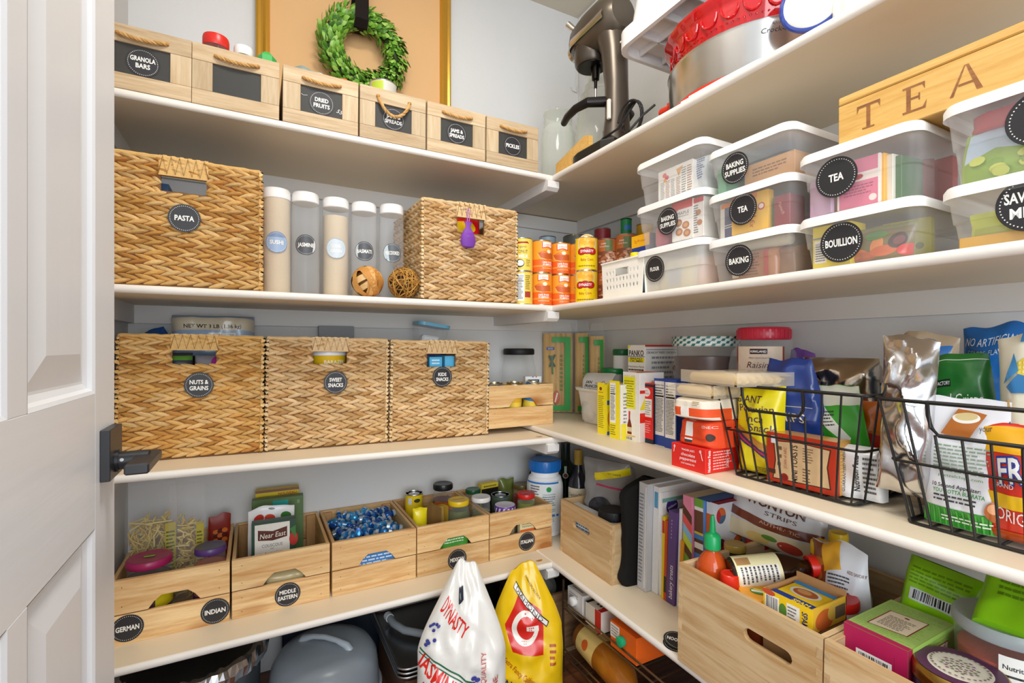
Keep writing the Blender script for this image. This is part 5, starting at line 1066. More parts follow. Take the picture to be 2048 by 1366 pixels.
# cartons in a row
def ctn(label, u0, u1, vb, vt, dep, col, fr=None, rt=None, nm='food_carton', tp=None, rz=0, gap=0):
    u = (u0+u1)/2; z = ZB[3](1.1); x, y = AZ(u, vb, z); y1_, y0_ = Y(u0, x), Y(u1, x); z = ZB[3](y)
    a = {}
    if fr: a['front'] = fr
    if rt: a['right'] = rt
    if tp: a['top'] = tp
    return carton(nm, label, 'carton', (x, (y0_+y1_)/2, z), RB+rz, (y1_-y0_)*.98, dep, Z(vt, x, (y0_+y1_)/2)-z, col, a)
def yel(A): A.r(0, 0, .04, .172, '#f4e11c'); A.e(.017, .152, .007, .006, '#8a2c14'); A.text(.006, .137, .03, .143, 1, '#c4481c'); A.text(.004, .02, .034, .13, 17, '#8a7a10')
def dinner(A): A.r(0, 0, .14, .172, '#f4e11c'); A.r(0, .0, .14, .012, '#2f5fae'); A.r(0, .1, .14, .115, '#2f5fae'); A.e(.03, .055, .028, .038, '#d78a34'); A.e(.09, .055, .03, .038, '#c9742a')
ctn('yellow dinner carton first in the row beside the white bin', 1195, 1214, 869, 768, .14, '#f4e11c', yel, dinner)
def nut2(A): A.r(0, 0, .05, .185, '#f4e11c'); A.facts(.003, .05, .03, .178, 4, bg='#f5f4ef'); A.text(.004, .01, .03, .045, 5, '#8a7a10')
ctn('white-topped yellow carton with a nutrition table beside the dinner carton', 1219, 1242, 878, 769, .12, '#ece8e0', nut2, lambda A: (A.text(.01, .05, .1, .15, 9, '#888'), A.r(0, 0, .12, .05, '#f2e23a'), A.t('BUTTER', .04, .165, .008, '#555')))
def wing(A):
    w, h = .062, .215; A.r(0, 0, w, h, '#f4f1ea'); A.r(.003, .1, w-.006, .2, '#f2ea1e'); A.text(.006, .105, w-.01, .19, 11, '#8a7f14', 3); A.t('MUST USE', .03, .203, .0045, '#c9a514', wid=.05)
    A.r(.026, .05, .033, .085, '#b5261c'); A.p([(.02, .02), (.02, .048), (.026, .066), (.034, .066), (.04, .048), (.04, .02)], '#7a1d14'); A.r(.026, .08, .034, .092, '#d8281c'); A.r(.02, .028, .04, .042, '#d8c9b0'); A.r(.005, .014, w-.006, .017, '#e8b01c'); A.bars(.014, -.0 + .0, .05, .0, 3) if 0 else A.bars(.013, .001, .046, .013, 3)
ctn('tall white wing-sauce carton with a red bottle picture', 1246, 1280, 882, 745, .1, '#f4f1ea', wing, lambda A: (A.r(0, .06, .1, .09, '#e8321f'), A.p([(.0, .1), (.05, .19), (.06, .16), (.02, .1)], '#f0dc1c'), None, A.r(.0, .15, .1, .16, '#d8281f'), A.t('ARNOLDS', .07, .155, .007, '#fff') if 0 else None), tp=lambda A: A.r(0, 0, .062, .1, '#ef5a2a'))
def redb(A): w, h = .05, .18; A.r(0, 0, w, h, '#e5251c'); A.r(0, 0, w, .014, '#1c2436'); A.r(.003, .08, w-.006, .135, '#f4f1ec'); A.text(.005, .085, w-.009, .13, 7, '#888'); A.e(.022, .155, .016, .013, '#f6f3ee'); A.t('GOT', .02, .16, .006, '#d8281f'); A.t('CRAN', .022, .151, .006, '#d8281f'); A.text(.006, .03, w-.01, .07, 6, '#f0a09a'); A.r(0, .172, w, .18, '#1c2436')
ctn('red carton with a white table and navy foot in the row', 1283, 1306, 886, 766, .09, '#d8241b', redb, lambda A: A.r(0, 0, .09, .18, '#1c2233'))
def blu(A): w, h = .046, .2; A.r(0, 0, w, h, '#2a4aa0'); A.facts(.0025, .03, w-.004, h-.008, 6)
ctn('blue carton with a long nutrition table after the red carton', 1308, 1328, 890, 758, .08, '#2a4aa0', blu)
ctn('blue carton with a nutrition table beside the stacked flour bags', 1329, 1350, 897, 759, .08, '#2a4aa0', blu, lambda A: A.r(0, .0, .08, .2, '#23408e'))
# things behind the row
def back3(u, d): t_ = (u-1024)/F; return d*(sP+t_*cP), d*(cP-t_*sP)
x, y = back3(1244, 1.93); jar('green_tub', 'dark green tub with a ribbed cap behind the cartons', (x, y, ZB[3](y)), .035, Z(698, x, y)-ZB[3](y), '#0f6b3a', '#0f6b3a', shell=finish('green_plastic', .35), lidh=.025, neck=.98, ridge=False, fn=lambda A: (A.r(-.035, .05, .035, .19, '#136b3c'), A.text(-.02, .11, .02, .18, 7, '#7fb89a')))
x, y = back3(1228, 1.94); jar('green_tub', 'short tub with a wide green lid behind the coffee bag', (x, y, ZB[3](y)), .05, Z(736, x, y)-ZB[3](y), '#12853f', '#e8e4d8', shell=MILKY, lidh=.022, neck=.98, ridge=False)
x, y = 1.17, Y(1256, 1.17); yb_ = Y(1290, 1.17); z = ZB[3](1.2); w_ = y-yb_
def panko(A):
    h = A.h; A.t('PANKO', w_/2, h-.028, .019, '#1c1c1c', wid=w_*.86, bold=.02); A.r(.003, h-.06, w_-.003, h-.043, '#f2e21c'); A.t('BREAD', w_/2, h-.047, .007, '#1c1c1c', wid=w_*.7, bold=.02); A.t('CRUMBS', w_/2, h-.056, .007, '#1c1c1c', wid=w_*.75, bold=.02); A.t('Nutrition Facts', w_/2, h-.075, .006, '#222', wid=w_*.9); A.r(.0, h-.041, w_, h-.039, '#2d4a9a'); A.text(.004, .02, w_-.004, h-.08, 16, '#444'); A.p([(0, h-.002), (.018, h-.002), (0, h-.014)], '#f2e21c')
hp = Z(690, x, y)-z
def pank(A): A.h = hp; panko(A)
carton('panko_box', 'white panko bread crumbs carton with red top behind the cartons', 'carton', (x, (y+yb_)/2, z), RB, w_, .15, hp, '#efece5', {'front': pank, 'right': lambda A: (A.t('CRUNCHY FRIED CHICKEN', .075, hp-.026, .0075, '#2a2a2a', wid=.135, bold=.01), A.r(.004, hp-.017, .146, hp-.0155, '#2d4a9a'), A.text(.03, .06, .14, hp-.035, 12, '#9a9aa0'), A.r(.1, 0, .15, .06, '#2d3f8a'), A.r(0, hp-.006, .15, hp, '#c9332c')), 'top': lambda A: A.r(0, 0, w_, .15, '#c9332c')})
x, y = back3(1411, 1.475); r_ = .0945; z = ZB[3](y)
def hound(A):
    for i in range(40):
        for j in range(2):
            if (i+j) % 2: A.r(-.3+i*.0149, j*.0135+.0, -.3+i*.0149+.0149, j*.0135+.0135, '#2f6a66')
t = jar('nut_basin', 'clear basin of dark nuts under a houndstooth fabric lid', (x, y, z), r_, Z(672, x, y-.08)-z, '#dfe6e0', '#4a2a20', shell=JARG, lidh=.03, neck=1., ridge=False, fillh=.9, lump=60, lr=r_*1.02)
hz = Z(672, x, y-.08)-z-.03
A = Art(cylmap(r_*1.021)); g = A
for i in range(44):
    for j in range(4):
        a = -.3+i*.0136; b = hz+.001+j*.0072
        if (i+j) % 2: A.p([(a, b), (a+.0095, b), (a+.0136, b+.0072), (a+.004, b+.0072)], '#2f6f6a')
A.build(t, 'houndstooth_band')
x, y = back3(1527, 1.33); r_ = .079; z = ZB[3](y); hj = Z(653, x, y-.07)-z
def rais(A):
    A.r(-.062, .05, .062, hj-.052, '#e9d3bc'); A.r(-.062, .05, -.057, hj-.052, '#8a3a34'); A.r(.057, .05, .062, hj-.052, '#8a3a34'); A.r(-.022, hj-.072, .02, hj-.058, '#3a1518'); A.t('KIRKLAND', -.001, hj-.065, .0055, '#fff', bold=.02); A.t('MILK CHOCOLATE', 0, hj-.082, .004, '#5a3a2a'); A.t('Raisins', 0, hj-.1, .016, '#5a1a1c', slant=.3)
jar('raisin_jar', 'large clear jar of chocolate raisins with a pink-red screw lid', (x, y, z), r_, hj, '#c8243e', '#b9a08c', rais, camrot(x, y)-8, lidh=.034, neck=.8, shell=CLEAR, fillh=.62, pw=3, shoulder=.9)
# stacked flour bags on a red carton
zf = ZB[3](.85); xf = .925; y1_, y0_ = Y(1343, xf), Y(1411, xf); w_ = y1_-y0_
def tjr(A): A.t("TRADER JOE'S", w_/2, .047, .0045, '#fff', wid=.04); A.t('chocolate', w_/2, .036, .0075, '#fff', wid=.042, slant=.15); A.t('peppermint', w_/2, .0255, .0075, '#fff', wid=.05, slant=.15); A.t('· LOAF & BAKING MIX ·', w_/2, .014, .004, '#fff', wid=.045); A.line([(.01, .048), (.008, .036)], .0016, '#fff'); A.e(.0105, .05, .003, .004, '#f6c8c4'); A.line([(w_-.014, .05), (w_-.008, .03)], .0016, '#fff'); A.e(w_-.0145, .05, .003, .004, '#f6c8c4')
carton('baking_mix_carton', 'red chocolate peppermint baking mix carton under the flour bags', 'carton', (xf, (y0_+y1_)/2, zf), RB, w_, .16, .058, '#e02a22', {'front': tjr, 'right': lambda A: (A.t('Nutrition Facts', .012, .029, .0085, '#fff', rot=90, wid=.05, bold=.02), A.text(.025, .006, .09, .052, 7, '#f3b8b4'), A.t('200', .075, .042, .008, '#fff', rot=90), A.t('130', .075, .02, .008, '#fff', rot=90))})
yc_ = (y0_+y1_)/2-.01
def brickbag(label, z, h, c_top, c_bot, seed, extra, wd=.115, dx=0, dy=0, rz=0, d=.15):
    def tf(u, v): return c_bot if v < .52 else c_top
    return bag('flour_bag', label, (xf+dx, yc_+dy, z), RB+rz, wd, h, d, c_top, extra, 'brick', topfn=tf, seed=seed, crum=.004, mat=PAPER)
brickbag('orange flour bag lying on the red baking mix carton', zf+.0585, .066, '#ea4a1e', '#ea4a1e', 81, lambda A: (A.r(-.024, .008, -.002, .066, '#f3eee6'), A.r(-.024, .008, -.002, .014, '#3a3a3a'), A.r(-.05, .018, .05, .0225, '#d43c14'), A.t('OZIZNENZI', .035, .05, .006, '#f6e2d4') if 0 else A.t('IZNEC', .04, .05, .006, '#f6e2d4'), A.e(.044, .026, .006, .009, '#3a2418')), .112, .004)
brickbag('cream and orange flour bag, middle of the flour stack', zf+.125, .05, '#f0e6d4', '#ec5522', 82, lambda A: (A.r(-.02, .004, .004, .03, '#f4efe6'), A.r(.012, .03, .034, .046, '#e8dfc8'), A.text(.014, .032, .032, .044, 3, '#9a7a3a'), A.r(-.056, 0, .056, .007, '#ece2d0')), .118, -.004, 0, .04)
def sponge(label, z, seed, wd, rz, dx=0, dy=0):
    t = thing('ladyfinger_pack', label, 'packet', (xf+dx, yc_+dy, z), RB+rz, None)
    for i in range(6): G().tube([(-wd/2+.012, .02+i*.021, .014), (-wd/2+.02, .02+i*.021, .015), (wd/2-.02, .02+i*.021, .015), (wd/2-.012, .02+i*.021, .014)], [.006, .0115, .0115, .006], 10, '#e2c48f').build('ladyfinger', STRAW, t)
    g = G(); g.grid(lambda a, b: ((a-.5)*wd, -.003+.006*sin(pi*b)*0, .002+b*.03), 10, 3); g.grid(lambda a, b: ((a-.5)*wd, b*.15, .031+.003*noise.noise(Vector((a*8, b*8, seed)))-.008*(abs(a-.5)*2)**4), 14, 10); g.grid(lambda a, b: (wd/2+.004, b*.15, .002+a*.03), 3, 6)
    g.build('clear_wrap', thin('pack_wrap%d' % seed, '#efe2c8', .3, .15, .4), t, recalc=False)
sponge('clear pack of ladyfinger biscuits on the flour bags', zf+.176, 91, .13, 0, -.006)
sponge('slanting clear pack of ladyfinger biscuits on top of the flour stack', zf+.209, 92, .19, -.22, -.0, -.045)
# ================================================================ wire baskets of snacks
WIRE = finish('black_wire', .42, metal=.3, bump=(90, .03))
def wire_basket(label, x0, x1, ya, yb, h, hx0, hx1):
    """top rectangle x0..x1, ya..yb; the foot is smaller all round"""
    z = ZB[3]((ya+yb)/2)+.0035; t = thing('wire_basket', label, 'basket', (0, 0, z), 0, 'black wire baskets full of snack bags'); r = .0021
    ix, iy = .03, .036; T = [(x0, ya), (x0, yb), (x1, yb), (x1, ya)]; B_ = [(x0+ix, ya+iy), (x0+ix, yb-iy), (x1-ix, yb-iy), (x1-ix, ya+iy)]
    def loop(P, zz, rr, nm, rad=.02):
        pts = []
        for i in range(4):
            p, a, b = Vector((*P[i], zz)), Vector((*P[i-1], zz)), Vector((*P[(i+1) % 4], zz))
            for k in range(5): s = k/4; q0 = p+(a-p).normalized()*rad; q1 = p+(b-p).normalized()*rad; pts.append(q0.lerp(p, s).lerp(p.lerp(q1, s), s))
        G().tube(pts, rr, 8, '#211f1e', closed=True).build(nm, WIRE, t)
    L = lambda f: [((a[0]*(1-f)+b[0]*f), (a[1]*(1-f)+b[1]*f)) for a, b in zip(B_, T)]
    loop(T, h, .0034, 'top_rim'); loop(B_, 0, .0028, 'bottom_rim'); loop(L(.5), h*.5, .0024, 'middle_ring')
    g = G(); y0_, y1_ = hx0, hx1; dp = .052; e = .0032; q = lambda y, zz: (x0+ix*(1-zz/h)-.0015, y, zz)
    g.tube([q(y0_, h), q(y0_, h-.02), q(y0_-.003, h-dp+.012), q(y0_-.012, h-dp), q(y1_+.012, h-dp), q(y1_+.003, h-dp+.012), q(y1_, h-.02), q(y1_, h)], e, 8, '#211f1e'); g.build('handle', WIRE, t)
    def wire(a, b): G().tube([a, b], r, 6, '#242221').build('wire', WIRE, t)
    n = 9
    for i in range(n+1):
        f = i/n; yt, yb2 = ya+(yb-ya)*(.03+.94*f), ya+iy+(yb-ya-2*iy)*(.03+.94*f)
        top = h-dp if y1_-.002 < yt < y0_+.002 else h
        k = top/h; wire((x0+ix*(1-k), yb2+(yt-yb2)*k, top), (x0+ix, yb2, 0)); wire((x1, yt, h), (x1-ix, yb2, 0)); wire((x0+ix, yb2, 0), (x1-ix, yb2, 0))
    for i in range(1, 9):
        f = i/9
        for s in (0, 1):
            yt = yb if s else ya; yb2 = yb-iy if s else ya+iy; wire((x0+(x1-x0)*f, yt, h), (x0+ix+(x1-x0-2*ix)*f, yb2, 0))
    for i in range(1, 5): wire((x0+ix+(x1-x0-2*ix)*i/5, ya+iy, .003), (x0+ix+(x1-x0-2*ix)*i/5, yb-iy, .003))
    return t
w1 = (Y(1737, .955), Y(1424, .955)); w2 = (.118, Y(1737, .955)-.006)
wire_basket('black wire basket holding mini toasts and crisp bags beside the flour stack', .955, 1.285, *w1, .208, Y(1484, .955), Y(1606, .955))
wire_basket('black wire basket holding pretzel and corn chip bags at the shelf end', .955, 1.285, *w2, .208, Y(1855, .955), .14)
zw = ZB[3](.6)+.0075
def bb(nm, label, u0, u1, vt, xf, t, col, fn, zb_=None, kind='pillow', rz=0, rx=0, ry=0, mat=None, **k):
    y1_, y0_ = Y(u0, xf), Y(u1, xf); yc2 = (y0_+y1_)/2; z = zw if zb_ is None else zb_; h = Z(vt, xf, yc2)-z
    return bag(nm, label, (xf, yc2, z), RB+rz, y1_-y0_, h, t, col, fn, kind, rx=rx, ry=ry, mat=mat, **k)
def inca(A):
    A.t('GIANT', -.016, .172, .017, '#4a1f5c', wid=.062, slant=-.1); A.t('Peruvian', 0, .15, .017, '#4a1f5c', wid=.08); A.t('Inca', .0, .128, .017, '#4a1f5c', wid=.04); A.t('Snack', .018, .108, .016, '#4a1f5c', wid=.056); A.p([(-.04, .11), (.05, .06), (.05, .03), (-.04, .085)], '#c98a3a')
    for i in range(9): A.e(-.005+.006*i, .075-.004*i+.006*(i % 2), .009, .006, ('#e0b060', '#cf9440')[i % 2], 10)
    A.p([(-.042, .1), (.05, .038), (.05, .024), (-.042, .084)], '#3a2f6a'); A.p([(-.042, .094), (.05, .033), (.05, .029), (-.042, .089)], '#c2324a'); A.text(.0, .008, .03, .02, 3, '#6a5a10')
bb('corn_snack_bag', 'yellow giant corn snack bag at the flour end of the wire basket', 1466, 1556, 772, 1.0, .06, '#f2e21a', inca, art=(.105, .2), seed=101, crum=.012, rz=.1)
def toast(A):
    w, h = A.w, A.h; A.r(0, 0, w, h, '#c2381f'); A.p([(w*.09, h*.06), (w*.94, h*.1), (w*.9, h*.5), (w*.94, h*.84), (w*.5, h*.88), (w*.1, h*.84), (w*.13, h*.45)], '#5a2a18'); A.p([(w*.11, h*.08), (w*.92, h*.12), (w*.88, h*.5), (w*.92, h*.82), (w*.5, h*.86), (w*.12, h*.82), (w*.15, h*.45)], '#dcb98c')
    A.t('MINI TOASTS', w*.43, h*.44, h*.115, '#2a1c14', rot=90, wid=h*.74, bold=.015); A.t('JOAN of ARC', w*.29, h*.52, h*.06, '#a02a1c', rot=90, wid=h*.42); A.text(w*.55, h*.12, w*.66, h*.4, 5, '#6a4a30'); A.text(w*.55, h*.5, w*.7, h*.8, 6, '#8a6a4a'); A.text(w*.17, h*.3, w*.24, h*.78, 3, '#7a5a3a'); A.e(w*.28, h*.13, w*.06, w*.06, '#a82a20'); A.e(w*.28, h*.13, w*.045, w*.045, '#8a1d18'); A.r(0, h*.16, w*.14, h*.25, '#4a2a1c'); A.r(w*.07, h*.78, w*.17, h*.93, '#e9eef2'); A.t('Fromager', w*.42, h*.92, h*.05, '#8f2a18')
xt = .996; yt1, yt0 = Y(1534, xt), Y(1672, xt); wt = yt1-yt0; ht = Z(862, xt, yt1)-zw
def toast_(A): A.w, A.h = wt, ht; toast(A)
t = carton('mini_toast_box', 'red and tan mini toasts pack at the front of the wire basket', 'packet', (xt, (yt0+yt1)/2, zw), RB, wt, .05, ht, '#cf9a4e', {'front': toast_, 'right': lambda A: (A.r(0, 0, .05, ht, '#d9a24e'), A.r(0, 0, .012, ht, '#b5381f'), A.text(.015, .02, .045, ht-.02, 10, '#e8c88a'))}, mat=FILM)
def chips(A): A.t('CHIPS', .01, .152, .022, '#f3ead0', wid=.075); A.r(-.03, .178, .06, .1795, '#d8d4c4'); A.t('O', -.05, .18, .02, '#f3ead0'); A.t('E', -.01, .23, .045, '#f3ead0', wid=.03, rot=-8); A.p([(-.05, .2), (-.03, .26), (-.02, .26), (-.03, .2)], '#f3ead0'); A.t('KETTLE', .02, .285, .008, '#e8e0c8', rot=-8) if 0 else None; A.p([(-.07, .1), (.07, .1), (.07, .02), (-.07, .04)], '#5a62c8'); A.r(-.04, .09, .02, .105, '#7fb0e0')
bb('crisp_bag', 'dark blue crisp bag lettered CHIPS standing in the wire basket', 1505, 1640, 716, 1.052, .06, '#23408c', chips, art=(.15, .3), seed=103, crum=.014, pinch=.45, rz=-.05)
bb('crisp_bag', 'white crisp bag with black nutrition print low in the wire basket', 1676, 1765, 895, 1.02, .05, '#e6e6e6', lambda A: (A.t('Nutrition Facts', -.005, .05, .011, '#222', rot=90, wid=.07, bold=.02), A.t('GUARANTEED FRESH', -.03, .05, .006, '#333', rot=90, wid=.08), A.text(.008, .012, .034, .085, 8, '#555')), art=(.09, .1), seed=104, crum=.01, kind='brick', rz=.15)
bb('crisp_bag', 'bright green crisp bag leaning in the wire basket', 1650, 1752, 770, 1.075, .04, '#3fae2e', lambda A: (A.p([(-.06, .19), (.02, .1), (.03, .12), (-.04, .22)], '#f0f2ea'), A.text(-.04, .15, .0, .19, 5, '#333'), A.p([(-.06, .2), (.06, .2), (.06, .25), (-.06, .25)], '#e8ecd8')), art=(.12, .25), seed=105, ry=-.2, crum=.01)
bb('crisp_bag', 'orange and red cheese puff bag leaning in the wire basket', 1655, 1772, 800, 1.13, .05, '#e8741c', lambda A: (A.p([(-.07, .0), (.07, .0), (.07, .13), (.02, .15), (-.07, .1)], '#d8261a'), A.e(-.018, .185, .036, .022, '#1c1410'), A.t('Cheetos', -.018, .185, .022, '#f6c62a', wid=.064, bold=.03, rot=-6)), art=(.14, .235), seed=106, crum=.014, zb_=zw+.01)
bb('foil_bag', 'folded silver foil bag on top of the wire basket by the jars', 1585, 1738, 716, 1.15, .085, '#b8aa98', lambda A: (A.p([(-.02, .0), (.09, .0), (.08, .16), (.0, .15)], '#8a4a34') if 0 else None, A.r(-.06, .13, .0, .2, '#2a2a2c'), A.r(-.03, .1, .06, .13, '#c9d4b8')), mat=FOIL, seed=107, crum=.022, kind='brick')
bb('purple_bag', 'lilac bag tip behind the foil bag', 1562, 1640, 697, 1.26, .03, '#7a52a8', None, seed=108, pinch=.5)
# second basket
bb('foil_bag', 'crinkled silver foil bag hanging over the edge of the wire basket', 1742, 1852, 672, .975, .055, '#d6d4d4', None, zb_=zw+.035, mat=FOIL, seed=111, crum=.024, rz=.12, ry=.05)
bb('chip_bag', 'tan and green chip bag standing behind the crinkled foil', 1792, 1905, 664, 1.06, .06, '#b09c82', lambda A: (A.r(-.03, .1, .07, .24, '#3aa83a'), A.p([(-.0, .24), (.05, .23), (.06, .27), (.02, .265)], '#2d6fb8'), A.p([(-.02, .26), (.02, .24), (.0, .25)], '#e8e4dc'), A.line([(-.03, .14), (0, .12), (.03, .13)], .006, '#cfe0a8')), art=(.14, .285), seed=112, crum=.012, zb_=zw)
bb('chip_bag', 'bright blue bag at the back of the wire basket', 1905, 2065, 648, 1.2, .07, '#1769b8', lambda A: (A.t('NO ARTIFICIAL', -.01, .25, .013, '#dfeaf4', wid=.1), A.t('COLORS, FLAVORS', -.01, .232, .008, '#bcd4ea', wid=.09)), art=(.14, .275), seed=113, crum=.016)
bb('pretzel_bag', 'dark green pretzel crisps bag folded over in the wire basket', 1868, 2030, 704, 1.045, .05, '#256f2c', lambda A: (A.r(-.045, .212, .0, .224, '#1a2a1c'), A.t('SNACK FACTORY', -.022, .218, .006, '#f4f4f0', wid=.042), A.t('Pretzel Crisps', .0, .192, .018, '#eef2ea', wid=.095, slant=.25), A.line([(-.05, .255), (.07, .255)], .0012, '#cfe6c8')), art=(.125, .265), seed=114, crum=.01, zb_=zw, ry=-.12)
def pret(A):
    A.r(-.1, 0, .1, .04, '#3fa03a')
    for i in range(20): A.r(-.095+i*.01, .002, -.092+i*.01, .038, '#57b84a')
    A.text(-.03, .012, .06, .026, 2, '#eaf4e4'); A.t('10 Second Appetizer:', -.006, .085, .0075, '#2a2a2a', wid=.078, bold=.02); A.t('YOU GOTTA BURRATA', -.002, .074, .0075, '#3a8a3a', wid=.084, bold=.02); A.text(-.042, .052, .03, .068, 2, '#444'); A.text(-.045, .112, .05, .17, 8, '#8aa08a'); A.t('pretzelchips.com', -.0, .106, .006, '#3a8a3a', wid=.07)
    A.p([(-.035, .19), (.01, .182), (.035, .235), (-.01, .245)], '#b56a2c'); A.e(.004, .226, .022, .011, '#f4f0e6'); A.e(.004, .229, .018, .008, '#d8c48a'); A.t('your pretzel!', .05, .212, .012, '#222', wid=.05, rot=12, slant=.2); A.e(.058, .05, .018, .022, '#b5622c'); A.e(.052, .056, .008, .01, '#e8a878')
bb('pretzel_bag', 'white pretzel bag with green foot at the front of the wire basket', 1838, 2008, 797, .99, .045, '#e9e9ec', pret, art=(.135, .265), seed=115, crum=.006, kind='stand', rz=.04)
def cob(A):
    A.e(.005, .245, .034, .017, '#f0cf3a')
    for i in range(7):
        for j in range(3): A.e(-.02+i*.008, .238+j*.007, .003, .0028, '#f7e27a', 8)
    A.p([(-.04, .215), (-.02, .235), (.03, .22), (.0, .205), (-.03, .205)], '#2d78b0'); A.p([(-.045, .22), (-.03, .27), (-.02, .24)], '#3d8ac0'); A.p([(-.05, .185), (-.035, .195), (-.03, .18), (-.045, .17)], '#e0a92c'); A.p([(-.05, .14), (-.03, .16), (-.028, .13), (-.045, .125)], '#2d78b0'); A.r(-.02, .285, .06, .3, '#2d78b0')
bb('corn_chip_bag', 'cream corn chip bag printed with corn cobs at the basket end', 1975, 2150, 668, 1.01, .07, '#f0ead2', cob, art=(.13, .3), seed=116, crum=.006, zb_=zw+.03)
def orig(A):
    A.r(-.1, .155, .1, .2, '#f4b41c'); A.r(-.1, .06, .1, .085, '#f4c21c'); A.t('FRITOS', .03, .135, .045, '#2a3f9a', wid=.17, bold=.06, rot=8); A.t('FRITOS', .03, .135, .043, '#f4f2ee', wid=.165, bold=.015, rot=8); A.t('BRAND', -.04, .1, .008, '#f4f2ee', wid=.045); A.t('ORIGINAL', .0, .045, .022, '#f4f2ee', wid=.12, rot=-6); A.r(-.1, 0, .1, .02, '#c9521c')
bb('corn_chip_bag', 'red, yellow and blue original corn chip bag at the basket end', 1952, 2160, 855, .985, .05, '#d8301c', orig, art=(.19, .205), seed=117, crum=.008, kind='pillow')
bb('dark_bag', 'dark green bag low between the two wire baskets', 1770, 1842, 890, 1.12, .05, '#2a3418', lambda A: A.e(.0, .06, .02, .02, '#7a8a2a'), seed=118)
# ================================================================ back wall, lowest shelf: five pine crates
y4 = 1.525; z4 = ZA[4](.3); cr = [(-.317, -.0585), (-.0555, .198), (.2025, .4595), (.4615, .718), (.7195, .976)]; h4, d4 = .161, .32
pine_crate('pine crate with round labels German and Indian, beside the door', *cr[0], y4, z4, h4, d4, [(['GERMAN'], -.362, .25), (['INDIAN'], .37, .22)])
pine_crate('pine crate with round label Middle Eastern holding couscous', *cr[1], y4, z4, h4, d4, [(['MIDDLE', 'EASTERN'], .05, .235)])
pine_crate('pine crate without a label, filled with blue wrapped candies', *cr[2], y4, z4, h4, d4)
pine_crate('pine crate with round label Mexican holding jars and packets', *cr[3], y4, z4, h4, d4, [(['MEXICAN'], .04, .2)])
pine_crate('pine crate with round label Italian holding small jars', *cr[4], y4, z4, h4, d4, [(['ITALIAN'], .08, .26)])
zi = z4+.0085
def a4(u, v, y): x = X(u, y); return (x, y, zi), Z(v, x, y)-zi
def jr(nm, label, u, vt, y, r, lid, fill, **k):
    p, h = a4(u, vt, y); return jar(nm, label, p, r, h, lid, fill, **k)
# German and Indian
jr('cabbage_jar', 'dark red cabbage jar with a magenta lid in the German crate', 299, 1112, 1.605, .052, '#a8235c', '#4a0f1c', lidh=.02, neck=.94, fn=lambda A: (A.r(.02, .05, .1, .1, '#e8d21c'), A.t('ROT', .05, .075, .02, '#2a5a2a') if 0 else None), rot=0, ridge=False)
t = bpy.data.objects['cabbage_jar']; A = Art(lambda a, b, k: (a, b, t_h+EPS*k)); t_h = a4(299, 1112, 1.605)[1]-.0002
A.e(0, 0, .014, .011, '#2f7a34'); A.r(-.012, -.003, .012, .003, '#d8d03a'); A.build(t, 'lid_print')
jr('sauce_jar', 'orange sauce jar with a purple lid in the German and Indian crate', 421, 1090, 1.61, .041, '#5a3a78', '#cf5f1a', lidh=.018, neck=.9, fn=lambda A: A.r(-.13, .01, .13, .05, '#5a2f7a'), ridge=False, lidtop='#4a4458')
def spaetzle(label, u, vt, y, w, t_, rz, seed, long):
    p, h = a4(u, vt, y); th = thing('noodle_bag', label, 'bag', p, rz, 'clear bags of egg noodles'); rnd = random.Random(seed); g = G()
    for i in range(150):
        x, z, q = rnd.uniform(-w*.42, w*.42), rnd.uniform(.01, h*.68), rnd.uniform(-t_*.42, t_*.42); L = .03 if long else .015; a = rnd.uniform(0, pi); b = rnd.uniform(-.6, .6); pts = []
        for k in range(5): s = k/4-.5; pts.append((max(-w*.45, min(w*.45, x+cos(a)*L*s*2+.004*sin(s*7+i))), t_/2+q+b*L*s*.5, max(.006, min(h*.72, z+sin(a)*L*s*2))))
        g.tube(pts, .0024, 5, rnd.choice(['#dcc26c', '#cfae58', '#e6d084']), cap=False)
    g.build('egg_noodles', finish('pasta', .6, bump=(60, .1)), th, kind='stuff')
    g = G(); g.grid(lambda a, b: ((a-.5)*w*1.04*(1-.15*max(0, b-.75)*2), -.004-.008*sin(pi*a)+.004*noise.noise(Vector((a*6, b*9, seed))), b*h), 14, 22); g.grid(lambda a, b: ((.5-a)*w*1.04*(1-.15*max(0, b-.75)*2), t_+.006, b*h), 8, 10); g.build('clear_film', CELLO, th, recalc=False)
    A = Art(lambda a, b, k: (a, -.016-EPS*k, b), .02); A.r(w*.28, .02, w*.5, h*.66, '#b9a83a'); A.text(w*.3, .04, w*.48, h*.6, 16, '#3a4a1c', seed); A.build(th)
spaetzle('clear bag of thick egg noodles, the wider of two beside the door', 303, 965, 1.705, .115, .05, .1, 1, True)
spaetzle('clear bag of short egg noodles, the narrower of two beside the door', 374, 967, 1.69, .085, .05, 0, 2, False)
p, h = a4(438, 1028, 1.77); bag('spice_packet', 'dark red spice packet with a picture of roasted pieces', p, .1, .06, h, .012, '#8a2418', lambda A: [A.e(-.01+.012*(i % 3), h*.75-.014*(i//3), .008, .007, ('#d8702a', '#5a1a10')[i % 2]) for i in range(9)], 'stand', seed=121, crum=.003)
